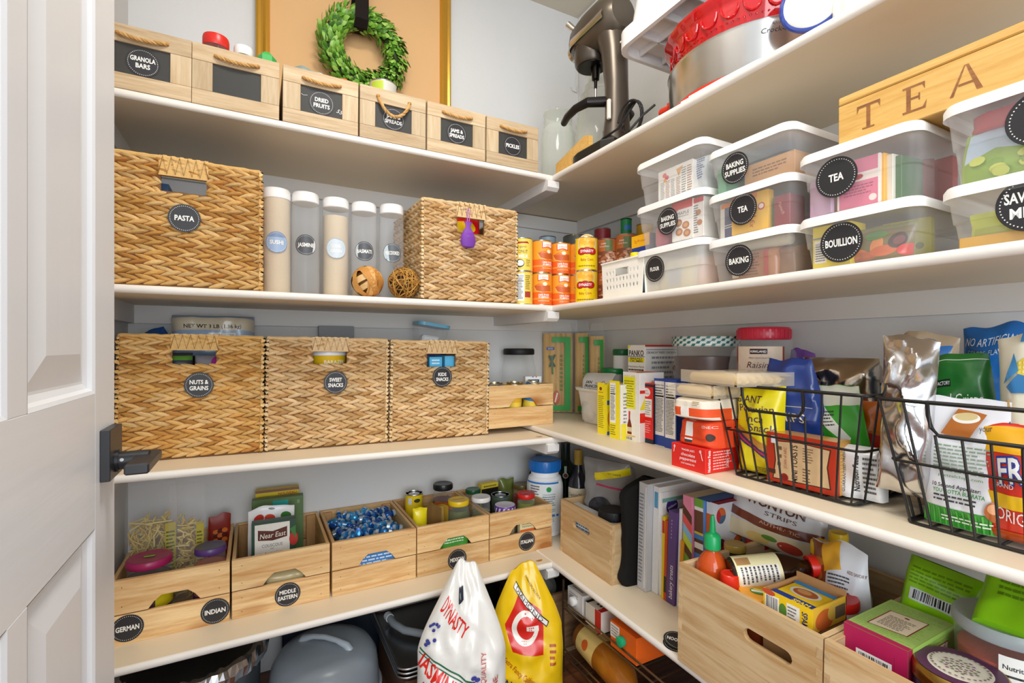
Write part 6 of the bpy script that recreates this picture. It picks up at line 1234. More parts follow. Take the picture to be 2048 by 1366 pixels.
# Middle Eastern
p, h = a4(548, 1042, 1.605); cw_ = X(597, 1.605)-X(509, 1.605)
def cous(A):
    w = cw_; A.r(0, 0, w, h, '#2c4a38'); A.r(w*.07, 0, w*.86, h-.006, '#e9e4da'); A.p([(w*.14, h-.022), (w*.47, h-.029), (w*.8, h-.02), (w*.8, h-.05), (w*.47, h-.057), (w*.14, h-.052)], '#5a2a18'); A.t('Near East', w*.47, h-.04, .015, '#f4efe4', wid=w*.58, slant=.2, rot=2); A.t('COUSCOUS', w*.46, h-.07, .009, '#2a4a6a', wid=w*.46); A.t('MIX', w*.46, h-.08, .004, '#555'); A.t('Roasted Garlic', w*.5, h-.092, .006, '#4a3a2a', wid=w*.4); A.e(w*.95, h-.06, .012, .02, '#b5342a'); A.p([(w*.86, h-.03), (w, h-.02), (w, h-.06)], '#3f7a3a')
carton('couscous_box', 'couscous carton with a brown banner in the Middle Eastern crate', 'carton', p, -.03, cw_, .03, h, '#2c4a38', {'front': cous})
p, h = a4(543, 1014, 1.665)
def tom(A):
    A.r(-.06, h*.05, .06, h*.99, '#f1f0ee'); A.e(-.035, h*.86, .014, .012, '#c83a28'); A.e(-.005, h*.85, .015, .012, '#d8452c'); A.e(-.038, h*.68, .015, .014, '#b52a20'); A.e(.04, h*.87, .015, .012, '#3f7a34'); A.e(.048, h*.72, .012, .016, '#2f5a2a'); A.e(-.045, h*.4, .012, .018, '#4a7a34'); A.e(.0, h*.965, .009, .003, '#333')
bag('seed_packet', 'white packet printed with tomatoes and herbs behind the couscous', p, 0, .128, h, .02, '#eeecea', tom, 'stand', seed=123, crum=.003)
p, h = a4(556, 996, 1.74); carton('bulgur_box', 'olive green carton with a turquoise panel behind the tomato packet', 'carton', p, -.05, .15, .03, h, '#5f7a4a', {'front': lambda A: (A.r(.06, h-.04, .105, h-.008, '#2fa8a0'), A.t('8', .135, h-.018, .012, '#9ab08a'))})
p, h = a4(555, 978, 1.785); carton('bulgur_box', 'yellow and brown carton lettered nouveau at the back of the crate', 'carton', p, -.04, .13, .03, h, '#d8c01c', {'front': lambda A: (A.r(0, h-.008, .13, h, '#8a5a4a'), A.t('NOUVEAU', .095, h-.016, .008, '#b5281c', wid=.055, bold=.02), A.t('RECETTE', .025, h-.022, .005, '#7a3a1c'))})
bag('rice_sack', 'bag of pale bulgur grains behind the notch of its crate', ((cr[1][0]+cr[1][1])/2+.01, y4+.02, zi), 0, .11, .085, .04, '#c9b98a', None, 'brick', seed=124)
# blue candies
g = G(); pr = [(0, -.019), (.0085, -.018), (.0095, -.011), (.004, -.0095), (.009, -.006), (.0102, 0), (.009, .006), (.004, .0095), (.0095, .011), (.0085, .018), (0, .019)]
cm = []
for i, c_ in enumerate(('#2f86cf', '#1d6fb8', '#4aa6e0', '#2a5fae')):
    g = G(); g.lathe([(a, b, ('#b9c9d6' if k in (1, 8) else c_)) for k, (a, b) in enumerate(pr)], 9, sy=.62, M=Matrix.Rotation(pi/2, 4, 'Y')); m_ = g.mesh('candy'); m_.materials.append(finish('candy_wrap', .22, metal=.45, bump=(150, .4), var=.2)); cm.append(m_)
rnd = random.Random(8)
for i in range(120):
    lay = i//44; x = rnd.uniform(cr[2][0]+.038, cr[2][1]-.038); y = rnd.uniform(y4+.038, y4+d4-.04); zz = zi+.103+lay*.014+rnd.uniform(0, .008)
    if lay == 2: zz += .002
    o = bpy.data.objects.new('blue_candy', cm[i % 4]); COL.objects.link(o); o.location = (x, y, zz); o.rotation_euler = (rnd.uniform(-.5, .5), rnd.uniform(-.4, .4), rnd.uniform(0, 6.28)); o.scale = (1.45, 1.5, 1.25)
    tag(o, 'small blue foil candy in the heaped pine crate', 'candy', 'blue candies heaped in the pine crate')
t = carton('candy_bag', 'blue printed bag under the heap of candies', 'bag', ((cr[2][0]+cr[2][1])/2, y4+.013, zi), 0, .17, .29, .094, '#3f7fc4', {'front': lambda A: A.text(.01, .03, .16, .09, 6, '#cfe0f0')}, mat=FILM)
# Mexican
p, h = a4(828, 985, 1.755); can('chile_can', 'small tin with a yellow label in the Mexican crate', p, .033, h, '#e8c81c', lambda A: (A.r(-.11, h-.03, .11, h-.004, '#b9bab8') if 0 else None, A.r(-.022, h-.035, -.008, h-.012, '#ddd'), A.e(.012, h-.022, .012, .007, '#3a3f2a')), camrot(p[0], p[1]))
jr('salsa_jar', 'reddish brown jar with a black lid in the Mexican crate', 886, 966, 1.755, .04, '#161616', '#6a2a18', lidh=.022, neck=.86, fn=lambda A: (A.r(-.05, .06, .03, .11, '#1c1a18'), A.r(-.046, .064, .026, .068, '#e0b92c')))
jr('pepper_jar', 'green pepper jar with a yellow lid in the Mexican crate', 917, 998, 1.635, .043, '#eec51c', '#6a7040', lidh=.018, neck=.84, lump=30, fillh=.9, ridge=False)
t = bpy.data.objects['pepper_jar']; hh = a4(917, 998, 1.635)[1]; A = Art(lambda a, b, k: (a, b, hh-.0003+EPS*k)); A.t('Mezzetta', 0, .002, .009, '#b5321c', wid=.045, slant=.25); A.build(t, 'lid_print')
p, h = a4(842, 1016, 1.6); bag('seasoning_packet', 'bright yellow crumpled packet in the Mexican crate', p, -.1, .05, h, .03, '#f0dc1c', None, 'pillow', seed=131, crum=.008)
for i in range(4): p, h = a4(861+i*8, 1012-i*2, 1.615+i*.016); bag('seasoning_packet', ('brown', 'tan', 'ochre', 'rust')[i]+' seasoning packet in the upright row of the Mexican crate', p, -.9, .075, h, .008, ('#7a5a34', '#b5914a', '#a8852c', '#a8582c')[i], (lambda A: (A.r(-.03, .09, .03, .11, '#1c2a3a'), A.t('ORO', 0, .1, .012, '#fff', wid=.05))) if i == 0 else None, 'stand', seed=132+i, crum=.002)
bag('green_packet', 'green packet behind the notch of the Mexican crate', ((cr[3][0]+cr[3][1])/2+.01, y4+.014, zi), 0, .1, .1, .02, '#3f9a3a', lambda A: A.text(-.04, .075, .03, .092, 2, '#dff0d0'), 'brick', seed=137)
# Italian
jr('herb_jar', 'small jar with a dark green lid in the Italian crate', 946, 977, 1.72, .028, '#1d5a34', '#3a4a24', lidh=.016, neck=.95)
p, h = a4(980, 966, 1.775); carton('sardine_box', 'yellow and black small carton in the Italian crate', 'carton', p, .1, .078, .03, h, '#d8bf3a', {'front': lambda A: (A.r(0, 0, .078, h-.02, '#1d1b16'), A.text(.01, h-.017, .07, h-.006, 1, '#6a5a1c'))})
p, h = a4(1017, 958, 1.8); bag('olive_pouch', 'olive pouch at the back of the Italian crate', p, 0, .07, h, .03, '#6f7a3a', None, 'pillow', seed=141)
jr('sauce_jar', 'red sauce jar with a dull gold lid in the Italian crate', 1043, 967, 1.76, .037, '#6a5a2c', '#a8281c', lidh=.018, neck=.9)
jr('caper_jar', 'small jar with a white lid in the Italian crate', 962, 992, 1.6, .034, '#e9e6e4', '#6a6a3a', lidh=.016, neck=.95, ridge=False)
p, h = a4(1001, 988, 1.665); can('olive_can', 'plain grey ring-pull tin in the Italian crate', p, .036, h, '#4a5a4a', lid='#9a9ea0')
jr('jam_jar', 'jar with a purple and white patterned lid in the Italian crate', 1010, 1008, 1.582, .037, '#6a3a9a', '#8a7a5a', lidh=.026, neck=.98, ridge=False, lidtop='#e4dfe8')
t = bpy.data.objects['jam_jar']; hh = a4(1010, 1008, 1.582)[1]; A = Art(cylmap(.0386), .01)
for i in range(14): A.p([(-.11+i*.016, hh-.024), (-.103+i*.016, hh-.024), (-.097+i*.016, hh-.006), (-.104+i*.016, hh-.006)], '#ece8f0')
A.build(t, 'lid_print')
jr('pepperoncini_jar', 'pepper jar with a red lid in the Italian crate', 1052, 985, 1.61, .036, '#d8281f', '#8f9a3a', lidh=.018, neck=.9, lump=24, fillh=.9, ridge=False)
t = bpy.data.objects['pepperoncini_jar']; hh = a4(1052, 985, 1.61)[1]; A = Art(lambda a, b, k: (a, b, hh-.0003+EPS*k)); A.t('Mezzetta', 0, .0, .008, '#f4d8d4', wid=.042, slant=.25); A.build(t, 'lid_print')
carton('pepper_tin', 'cream and orange label glimpsed through the Italian crate notch', 'carton', ((cr[4][0]+cr[4][1])/2+.03, y4+.014, zi), 0, .06, .02, .1, '#e6dfae', {'front': lambda A: (A.t('JALAPENO', .03, .09, .006, '#5a4a2a', wid=.045), A.t('PEPPERS', .03, .081, .006, '#5a4a2a', wid=.04), A.r(0, .06, .06, .072, '#d8642a'))})
# ---- corner of the lowest shelf
zc4 = ZB[4](1.5); x, y = AZ(1103, 1070, zc4); y += .05; x += .0
hp4 = Z(922, x, y-.05)-zc4
def prot(A):
    A.r(-.07, .02, .07, hp4-.075, '#f3f3f1'); A.r(-.085, hp4-.085, .06, hp4-.078, '#2f7fd0'); A.text(-.062, hp4-.13, -.02, hp4-.09, 4, '#444'); A.r(-.012, .045, .048, hp4-.092, '#e9efef'); A.e(.016, hp4-.105, .01, .01, '#1f9a4a'); A.t('CLEAN NUTRITION', .018, hp4-.125, .005, '#222', wid=.05); A.text(-.008, hp4-.17, .044, hp4-.13, 5, '#777'); A.text(-.008, .06, .044, hp4-.18, 8, '#999'); A.r(-.012, .08, .06, .088, '#2f7fd0'); A.bars(.0, .05, .03, .075, 7)
jar('protein_tub', 'white protein tub with a bright blue screw lid in the shelf corner', (x, y, zc4), .073, hp4, '#1e74c9', '#f0f0ee', prot, camrot(x, y), lidh=.045, neck=.76, shell=finish('white_tub', .35), shoulder=.9, lr=.064)
bpy.data.objects['protein_tub'].children[0].data.attributes
def bottle(nm, label, u, d, k, prof, col, cap, vt, fn=None, mat=None, caph=.04, r=.04, group=None):
    t_ = (u-1024)/F; x, y = d*(sP+t_*cP), d*(cP-t_*sP); z = ZB[4](min(y, 1.45)) if k is None else k; h = Z(vt, x, y)-z
    t = thing(nm, label, 'bottle', (x, y, z), 0, group); G().lathe([(a*r, b*h) for a, b in prof], 24, col).build('bottle_body', mat or CERA, t)
    G().lathe([(prof[-1][0]*r*1.12, h-caph), (prof[-1][0]*r*1.15, h-caph+.002), (prof[-1][0]*r*1.12, h-.002), (0, h)], 18, cap).build('cap', PLAS, t)
    if fn: A = Art(cylmap(r, camrot(x, y)), r*.25); fn(A, h); A.build(t)
    return t
WINE = [(.85, 0), (1, .01), (1, .6), (.9, .68), (.45, .76), (.36, .8), (.36, .99)]
DKG = finish('dark_green_glass', .06, bump=(10, .02)); 
bottle('wine_bottle', 'dark wine bottle with a hanging round tag in the shelf corner', 1131, 2.1, None, WINE, '#0d1a10', '#15201a', 884, lambda A, h: (A.line([(.0, h*.72), (.0, h*.62)], .01, '#9ab09a'), A.e(0, h*.6, .012, .012, '#c9b9a8'), A.e(0, h*.6, .009, .009, '#5a2a24')), DKG, .09, .05)
bottle('rum_bottle', 'rum bottle with a gold cap and cream label in the shelf corner', 1157, 1.93, None, [(.9, 0), (1, .01), (1, .55), (.92, .62), (.5, .72), (.36, .78), (.36, .99)], '#23242c', '#b5953a', 898, lambda A, h: (A.r(-.05, .12, .05, .19, '#e6ddc4'), A.t("Captain'Morgan", 0, .165, .012, '#2a2420', wid=.088), A.text(-.03, .13, .03, .15, 2, '#7a6a4a')), DKG, .06, .042)
bottle('dark_bottle', 'dark bottle with a pump top behind the protein tub', 1078, 2.12, None, [(.9, 0), (1, .01), (1, .7), (.5, .8), (.3, .84), (.3, .99)], '#1a1a1e', '#17171a', 908, None, RUB, .05, .042)
# ================================================================ right wall, lowest shelf: wooden boxes, books
def wood_box(label, xf, ya, yb, z, h, d, hole):
    w = yb-ya; t = thing('wooden_box', label, 'box', (xf, (ya+yb)/2, z), RB, 'plain pale wooden boxes with slot handles', ry=.0187); th = .011
    hx, hz, hw, hh = hole[0], h*hole[1], hole[2], .0135      # slot: centre, half length, half height
    def arc(s, n=6): return [(hx+s*(hw-hh)+hh*sin(a)*s, hz+hh*cos(a)) for a in [pi*i/n for i in range(n+1)]]
    g = G()
    for s in (-1, 1):
        A_ = arc(s); e = s*w/2
        for y_ in (0, th):
            vs = [(a, y_, b) for a, b in A_]+[(e, y_, h), (e, y_, 0), (hx, y_, h), (hx, y_, 0), (hx, y_, hz+hh), (hx, y_, hz-hh)]; n = len(A_); c = n//2
            fs = [(i, i+1, n) for i in range(c)]+[(i, i+1, n+1) for i in range(c, n-1)]+[(c, n, n+1), (0, n, n+2, n+4), (n-1, n+5, n+3, n+1)]
            g.add(vs, fs)
        g.add([(a, y_, b) for a, b in A_ for y_ in (0, th)], [(2*i, 2*i+1, 2*i+3, 2*i+2) for i in range(len(A_)-1)])
    g.add([(hx-hw+hh, 0, hz+hh), (hx+hw-hh, 0, hz+hh), (hx+hw-hh, th, hz+hh), (hx-hw+hh, th, hz+hh)], [(0, 1, 2, 3)]); g.add([(hx-hw+hh, 0, hz-hh), (hx+hw-hh, 0, hz-hh), (hx+hw-hh, th, hz-hh), (hx-hw+hh, th, hz-hh)], [(0, 1, 2, 3)])
    for (a, b) in (((-w/2, 0), (w/2, 0)), ((-w/2, h), (w/2, h))): g.add([(a[0], 0, a[1]), (b[0], 0, b[1]), (b[0], th, b[1]), (a[0], th, a[1])], [(0, 1, 2, 3)])
    for e in (-w/2, w/2): g.add([(e, 0, 0), (e, th, 0), (e, th, h), (e, 0, h)], [(0, 1, 2, 3)])
    g.build('front_board', PLY, t); G().box(-w/2, d-th, 0, w/2, d, h, b=.001).build('back_board', PLY, t)
    for s in (-1, 1):
        G().box(s*w/2-(th if s > 0 else 0), th, 0, s*w/2+(th if s < 0 else 0), d-th, h, b=.001).build('side_board', PLYY, t)
        for i in range(0, 12, 2): G().box(s*w/2-(th if s > 0 else 0), -.0003, h*i/12, s*w/2+(th if s < 0 else 0), .0, h*(i+1)/12).build('finger_joint', PLYY, t)
    G().box(-w/2+th, th, .001, w/2-th, d-th, .007).build('bottom', PLY, t)
    return t
zb4 = ZB[4](1.33); xa4 = .984; ya_, yb_ = 1.195, 1.482
wood_box('plain wooden box beside the Italian crate, holding a zip bag', xa4, ya_, yb_, zb4, .19, .26, (-.02, .66, .048))
jar('black_lid_tub', 'tub with a black lid in the wooden box beside the books', (1.047, 1.264, zb4+.009), .047, .2, '#1a1a1b', '#cfcac0', lidh=.03, neck=.96, shell=MILKY, ridge=True, lidmat=RUB)
carton('paper_stack', 'white printed papers in the wooden box with the zip bag', 'paper', (1.002, 1.385, zb4+.008), RB, .16, .05, .165, '#e8e5e0', {'front': lambda A: A.text(.02, .1, .14, .15, 5, '#2f6f9f')}, mat=PAPER)
bag('zip_bag', 'grey zip bag with a yellow stripe bulging from the wooden box', (1.075, 1.355, zb4+.1), RB+.3, .19, .245, .1, '#8f8c88', lambda A: (A.p([(-.03, .2), (.11, .235), (.11, .21), (-.03, .172)], '#e6d21c'), A.text(.03, .2, .08, .215, 1, '#a89a1c'), A.r(-.03, .155, .11, .162, '#b52a5a'), A.e(0, .07, .06, .05, '#33333a')), 'brick', mat=thin('zip_plastic', '#a9a7a5', .55, .2, .3), seed=151, crum=.012, art=(.2, .245), fold=(.7, -.03))
LASTY = [9]
def bk4(nm, label, u0, u1, vb, vt, dep, col, fn=None, rt=None, ry=0, mat=None, tp=None, cat='book', dx=0):
    x, y = AZ((u0+u1)/2, vb, ZB[4](1.0)); x += dx; a, b = Y(u0, x), Y(u1, x); wd = (a-b)*.92; a = min(a, LASTY[0]-.0015); b = a-wd; LASTY[0] = b; z = ZB[4]((a+b)/2); d = {}
    hh = Z(vt, x, (a+b)/2)-z; w = a-b
    if fn: d['front'] = lambda A: fn(A, w, hh)
    if rt: d['right'] = lambda A: rt(A, dep, hh)
    if tp: d['top'] = tp
    return carton(nm, label, cat, (x, (a+b)/2, z+.0005+abs(sin(ry))*w*.5), RB, w, dep, hh, col, d, ry=ry, mat=mat)
x, y = AZ(1246, 1177, ZB[4](1.15)); bag('black_pouch', 'slim black cloth pouch standing between wooden box and books', (x, y+.012, ZB[4](y)+.001), RB, .034, Z(962, x, y)-ZB[4](y), .2, '#1b1a19', None, 'brick', mat=FABR, seed=152, crum=.007, ry=.03)
LASTY[0] = y-.012
bk4('clear_folder', 'clear plastic folder full of papers beside the black pouch', 1262, 1280, 1174, 965, .2, '#c6c6c8', lambda A, w, h: (A.text(.004, .02, w*.6, h-.03, 26, '#8a8a90'), A.r(w*.75, .01, w*.9, h-.01, '#e4e4e6')), mat=FILM, ry=.03)
bk4('white_folder', 'white ring folder beside the clear folder', 1281, 1293, 1174, 972, .21, '#e9e8e6', lambda A, w, h: A.r(w*.2, h*.8, w*.8, h*.95, '#5aa0c8'), ry=.03)
bk4('cake_book', 'white cake decorating book with a purple round logo', 1294, 1301, 1178, 985, .25, '#eceae6', None, lambda A, d, h: (A.e(.04, h-.045, .024, .024, '#3f2a78'), A.t('Wilton', .04, h-.045, .008, '#fff', wid=.036, rot=20), A.r(0, h-.03, d, h-.018, '#7fb0a0'), A.t('D', .06, h-.085, .02, '#222'), A.text(.02, .05, .2, h-.12, 8, '#aaa')))
bk4('cookbook', 'thin yellow cookbook spine beside the purple one', 1302, 1307, 1186, 1032, .22, '#e9c81c', lambda A, w, h: A.r(0, h*.8, w, h*.95, '#c43a1c'), ry=.03)
bk4('cookbook', 'thin orange-red cookbook spine beside the purple one', 1308, 1313, 1190, 1040, .22, '#cf4a1e', lambda A, w, h: A.r(0, h*.1, w, h*.3, '#3a2a1c'), ry=.03)
bk4('recipe_binder', 'purple binder lettered bakery treats standing among the books', 1314, 1331, 1198, 1022, .22, '#5e4480', lambda A, w, h: (A.t('bakery treats', w*.5, h*.24, .014, '#f2eef6', rot=90, wid=h*.36, slant=.12), A.text(w*.4, h*.7, w*.5, h*.92, 6, '#b9a8cf')), ry=.04)
bk4('cookbook', 'white cookbook beside the purple binder', 1332, 1337, 1202, 1016, .22, '#e9e6e2', ry=.04)
bk4('cookbook', 'orange cookbook with a dark ring at its foot', 1338, 1345, 1208, 1080, .22, '#e39a1c', lambda A, w, h: A.e(w/2, .045, .003, .003, '#333'), ry=.04)
def diag(A, w, h):
    cs = ['#e88aa8', '#5a3a2a', '#e85a5a', '#8ac0e0', '#c3d84a', '#5a3a2a', '#6fa03a', '#a8d4ea', '#5a3a2a', '#2f86c8', '#8a2a6a', '#e88aa8', '#5a3a2a', '#ef8a2c', '#c3d84a', '#5a3a2a']; n = len(cs); dz = h*1.25/n
    A.clip = (0, 0, w, h)
    for i, c_ in enumerate(cs): z_ = h-i*dz; A.p([(0, z_), (0, z_-dz), (w, z_-dz-w*.9), (w, z_-w*.9)], c_)
bk4('recipe_binder', 'binder with diagonal stripes in pink, green and blue', 1346, 1364, 1214, 992, .24, '#e88aa8', diag, None, tp=lambda A: A.r(0, 0, .04, .24, '#d8c9a8'))
def hst(A, w, h):
    for z0_, z1_, c_ in ((.93, 1, '#6fae3a'), (.9, .93, '#f0f0ec'), (.72, .9, '#6a4630'), (.7, .72, '#d8c03a'), (.66, .7, '#3f8ac8'), (.63, .66, '#5a3a2a'), (.58, .63, '#e9e6da'), (.54, .58, '#5a3a2a'), (.3, .54, '#4a7fc8'), (.22, .3, '#8ac04a'), (0, .22, '#c9d8e8')): A.r(0, h*z0_, w, h*z1_, c_)
bk4('recipe_binder', 'binder with level stripes in green, brown and blue', 1366, 1384, 1222, 998, .24, '#5a8ac8', hst, None, tp=lambda A: A.r(0, 0, .05, .24, '#3f6fc0'))
def segs(A, w, h):
    A.r(0, 0, w, h, '#dfe1e6'); cs = ['#c42a3a', '#4a6a8a', '#7a1f4a', '#e0682c']
    for i in range(4):
        for j in range(4):
            cx_, cy_ = w*(.12+.26*i), h*(.1+.26*j); r_ = .022
            for q in range(3): A.e(cx_, cy_, r_*.85, r_, cs[(i+j+q) % 4], 8, 120*q+20*i, 120*q+120+20*i)
bk4('recipe_binder', 'white binder patterned with red and blue segmented discs', 1386, 1400, 1228, 1004, .26, '#dfe1e6', lambda A, w, h: A.r(0, h*.6, w, h*.9, '#d8642c'), segs, tp=lambda A: A.r(0, 0, .04, .26, '#b52a4a'))
# loose round labels on the shelf
zl = ZB[4](.85); t = thing('label_stack', 'small heap of loose round chalkboard labels on the shelf edge', 'labels', (.945, .893, zl))
for i, (dx, dy, dz, rx, lines) in enumerate(((0, 0, .0006, 0, ['DESSERT']), (.006, .004, .006, .12, ['NOODLES']))):
    g = G(); M = Matrix.Translation((dx, dy, dz)) @ Matrix.Rotation(rx, 4, 'X') @ Matrix.Rotation(-.9, 4, 'Z'); g.lathe([(.034, 0), (.034, .0008)], 36, '#2c2926', M=M); g.build('label_disc', CARD, t)
    disc_label(t, lambda p, q, k, M=M: tuple(M @ Vector((p, q, .0009+EPS*k))), lines, .0335, bg='#2c2926')
# ================================================================ two more wooden boxes on the lowest shelf
ZX = ZB[4](.681)
wood_box('plain wooden box of sauces standing at the shelf edge', .9, .514, .848, ZX+.001, .236, .385, (.06, .69, .052))
wood_box('plain wooden box of tea at the end of the lowest shelf', .9, .18, .511, ZX-.004, .236, .385, (-.02, .69, .052))
def at(u, v, x): y = Y(u, x); return x, y, Z(v, x, y)
fz = ZX+.0105
# hot sauce
x, y, z = at(1425, 1030, .962); h = z-fz
t = thing('hot_sauce_bottle', 'red hot chili sauce bottle with a green spout cap', 'bottle', (x, y, fz)); r = .037
G().lathe([(r*.9, 0), (r, .006), (r, h*.6), (r*.96, h*.66), (r*.75, h*.71), (r*.45, h*.75), (r*.36, h*.77)], 28, '#c24a14').build('bottle_body', thin('sauce_plastic', '#c8501c', .94, .12, .05), t)
G().lathe([(r*.93*k, b) for k, b in ((.9, .002), (1, .008), (1, h*.55), (.7, h*.68), (.35, h*.75), (0, h*.75))], 24, '#c2430f').build('sauce', PLAS, t)
g = G(); g.lathe([(r*.46, h*.77), (r*.5, h*.775), (r*.5, h*.855), (r*.42, h*.87), (r*.2, h*.885), (r*.16, h*.96), (r*.1, h), (0, h)], 22, '#12a05a'); cp = g.build('spout_cap', PLAS, t)
A = Art(cylmap(r, camrot(x, y)), r*.25); A.t('SRIRACHA HOT CHILI SAUCE', .0, h*.5, .006, '#f4efe6', wid=.075); A.e(-.01, h*.44, .014, .009, '#e9d9c8'); A.e(-.01, h*.44, .011, .007, '#b5421a'); A.t('HOT CHILI', .01, h*.38, .011, '#f4efe6', wid=.055, bold=.02); A.text(-.03, h*.28, .03, h*.35, 3, '#eadccb'); A.build(t)
def simple(nm, label, u, v, x, r, cap, body, cat='bottle', caph=.03, mat=None, neck=.6, capr=.8):
    x, y, z = at(u, v, x); h = z-fz; t = thing(nm, label, cat, (x, y, fz))
    G().lathe([(r*.9, 0), (r, .006), (r, h*.6), (r*.9, h*.7), (r*neck, h*.82), (r*neck, h-caph)], 24, body).build('bottle_body', mat or CERA, t)
    g = G(); lid_cap(g, r*capr, h-caph, caph, cap, 24); g.build('cap', PLAS, t); return t
simple('soy_bottle', 'small dark bottle with a red flip cap at the box front', 1460, 1146, .945, .023, '#e0301c', '#2a1610', caph=.04, capr=.9)
simple('soy_bottle', 'dark sauce bottle with a yellow cap, the lower of two', 1641, 1082, 1.15, .033, '#eec41c', '#140d0b', caph=.03, capr=.62)
simple('soy_bottle', 'dark sauce bottle with a yellow cap, the taller of two', 1677, 1064, 1.222, .033, '#eec41c', '#140d0b', caph=.03, capr=.62)
simple('gold_lid_jar', 'jar with a gold lid behind the hot sauce', 1470, 1086, 1.09, .028, '#a88a3a', '#3a2c1a', 'jar', .018, neck=.9, capr=.95)
simple('condiment_jar', 'jar with a yellow-orange lid and green emblem in the sauce box', 1518, 1183, .97, .042, '#f0a41c', '#6a2a14', 'jar', .022, neck=.92, capr=1.0)
t = bpy.data.objects['condiment_jar']; hh = at(1518, 1183, .97)[2]-fz; A = Art(lambda a, b, k: (a*cos(-.9)-b*sin(-.9), a*sin(-.9)+b*cos(-.9), hh+EPS*k)); A.e(0, 0, .018, .014, '#2f8a3a'); A.t('古福居', 0, -.002, .009, '#f4f4ea', wid=.026) if 0 else A.r(-.015, -.005, .015, .004, '#eef2e4'); A.e(0, .008, .012, .004, '#e8d23a'); A.build(t, 'lid_print')
simple('red_lid_tub', 'tub with a wide red lid behind the canned meat tray', 1668, 1188, 1.07, .045, '#cf1f1c', '#d8cfc0', 'tub', .02, neck=.95, capr=1.0)
simple('red_lid_jar', 'jar with a red lid behind the lying soy bottle', 1515, 1077, 1.215, .03, '#c8201c', '#7a4a2a', 'jar', .02, neck=.9, capr=1.0)
simple('red_lid_jar', 'second jar with a red lid beside the dark bottles', 1603, 1100, 1.235, .03, '#c8201c', '#7a4a2a', 'jar', .02, neck=.9, capr=1.0)
# soy sauce bottle lying across
a, b = Vector((.962, .752, .578)), Vector((1.128, .645, .605)); d = (b-a); L = d.length*1.06
t = thing('soy_sauce_bottle', 'big dark soy sauce bottle with red cap lying across the box', 'bottle', a); t.rotation_euler = d.to_track_quat('Z', 'Y').to_euler(); R0 = .036
G().lathe([(R0*.88, 0), (R0, .006), (R0, L*.52), (R0*.93, L*.6), (R0*.55, L*.76), (R0*.45, L*.8), (R0*.45, L*.83)], 26, '#1d0d07').build('bottle_body', thin('soy_plastic', '#2a1208', .95, .07, .04), t)
g = G(); lid_cap(g, R0*.66, L*.82, L*.18, '#e02a1c', 26); g.build('cap', PLAS, t)
A = Art(cylmap(R0), R0*.22); A.r(-.113, .008, .113, L*.5, '#efe6b4'); [(A.r(o+.005, .012, o+.05, L*.47, '#f2ece0'), A.text(o+.007, .015, o+.048, L*.46, 9, '#444', 2), A.r(o-.018, .012, o+.002, L*.2, '#b58a5a')) for o in (-.09, -.02, .05)]; A.text(-.018, .014, .016, L*.45, 12, '#8a7a5a'); A.build(t)
# tray of canned meat
zt = .552; x0, y0 = .932, .547
t = thing('canned_meat_tray', 'open card tray with a yellow and blue canned meat pack', 'tray', (x0, y0+.05, zt), RB, rx=0); w_, d_, h_ = .1, .115, .048
def spam(A): A.r(0, 0, w_, h_, '#f2c81c'); A.bars(.004, .008, .034, .04, 5); A.e(.042, .02, .008, .014, '#5a8a3a'); A.r(.05, .006, .076, .04, '#f0ece2'); A.text(.052, .01, .07, .036, 4, '#555'); A.t('SPAM', .086, .022, .011, '#20306a', rot=-90, wid=.03, bold=.02); A.e(.012, .044, .014, .006, '#c8502c')
G().box(-w_/2, 0, 0, w_/2, .0025, h_, '#f2c81c').build('front_wall', CARD, t); A = Art(face('front', w_, d_, h_)); spam(A); A.build(t, 'printed_panel')
g = G(); g.box(w_/2-.0025, .0025, 0, w_/2, d_, h_, '#e2b23a'); g.build('side_wall', CARD, t); A = Art(face('right', w_, d_, h_)); A.e(.04, .02, .03, .02, '#c8642c'); A.e(.07, .028, .02, .016, '#d8b04a'); A.r(.075, .012, .11, .036, '#6a5a4a'); A.build(t, 'printed_panel')
G().box(-w_/2, .0025, 0, -w_/2+.0025, d_, h_, '#b98a5a').build('side_wall', CARD, t); G().box(-w_/2, d_-.0025, 0, w_/2, d_, h_+.01, '#b98a5a').build('back_wall', CARD, t); G().box(-w_/2, 0, -.001, w_/2, d_, .0015, '#b98a5a').build('tray_floor', CARD, t)
carton('canned_meat', 'flat yellow and blue canned meat pack inside the card tray', 'tin', (x0+.008, y0+.05, zt+.002), RB, .085, .095, .04, '#f0c81c', {'top': lambda A: (A.r(0, 0, .085, .022, '#1d3a8a'), A.t('SPAM', .06, .011, .011, '#f4d23a', wid=.034, bold=.03), A.e(.042, .055, .03, .022, '#e8e4dc'), A.e(.042, .055, .024, .017, '#b5602c'), A.e(.038, .058, .014, .01, '#d8985a'), A.r(0, .08, .085, .095, '#2f8fd0'), None)}, b=.003)
carton('support_carton', 'card carton under the tray of canned meat', 'carton', (.93, .597, fz), RB, .1, .1, zt-fz-.0015, '#9a7248')
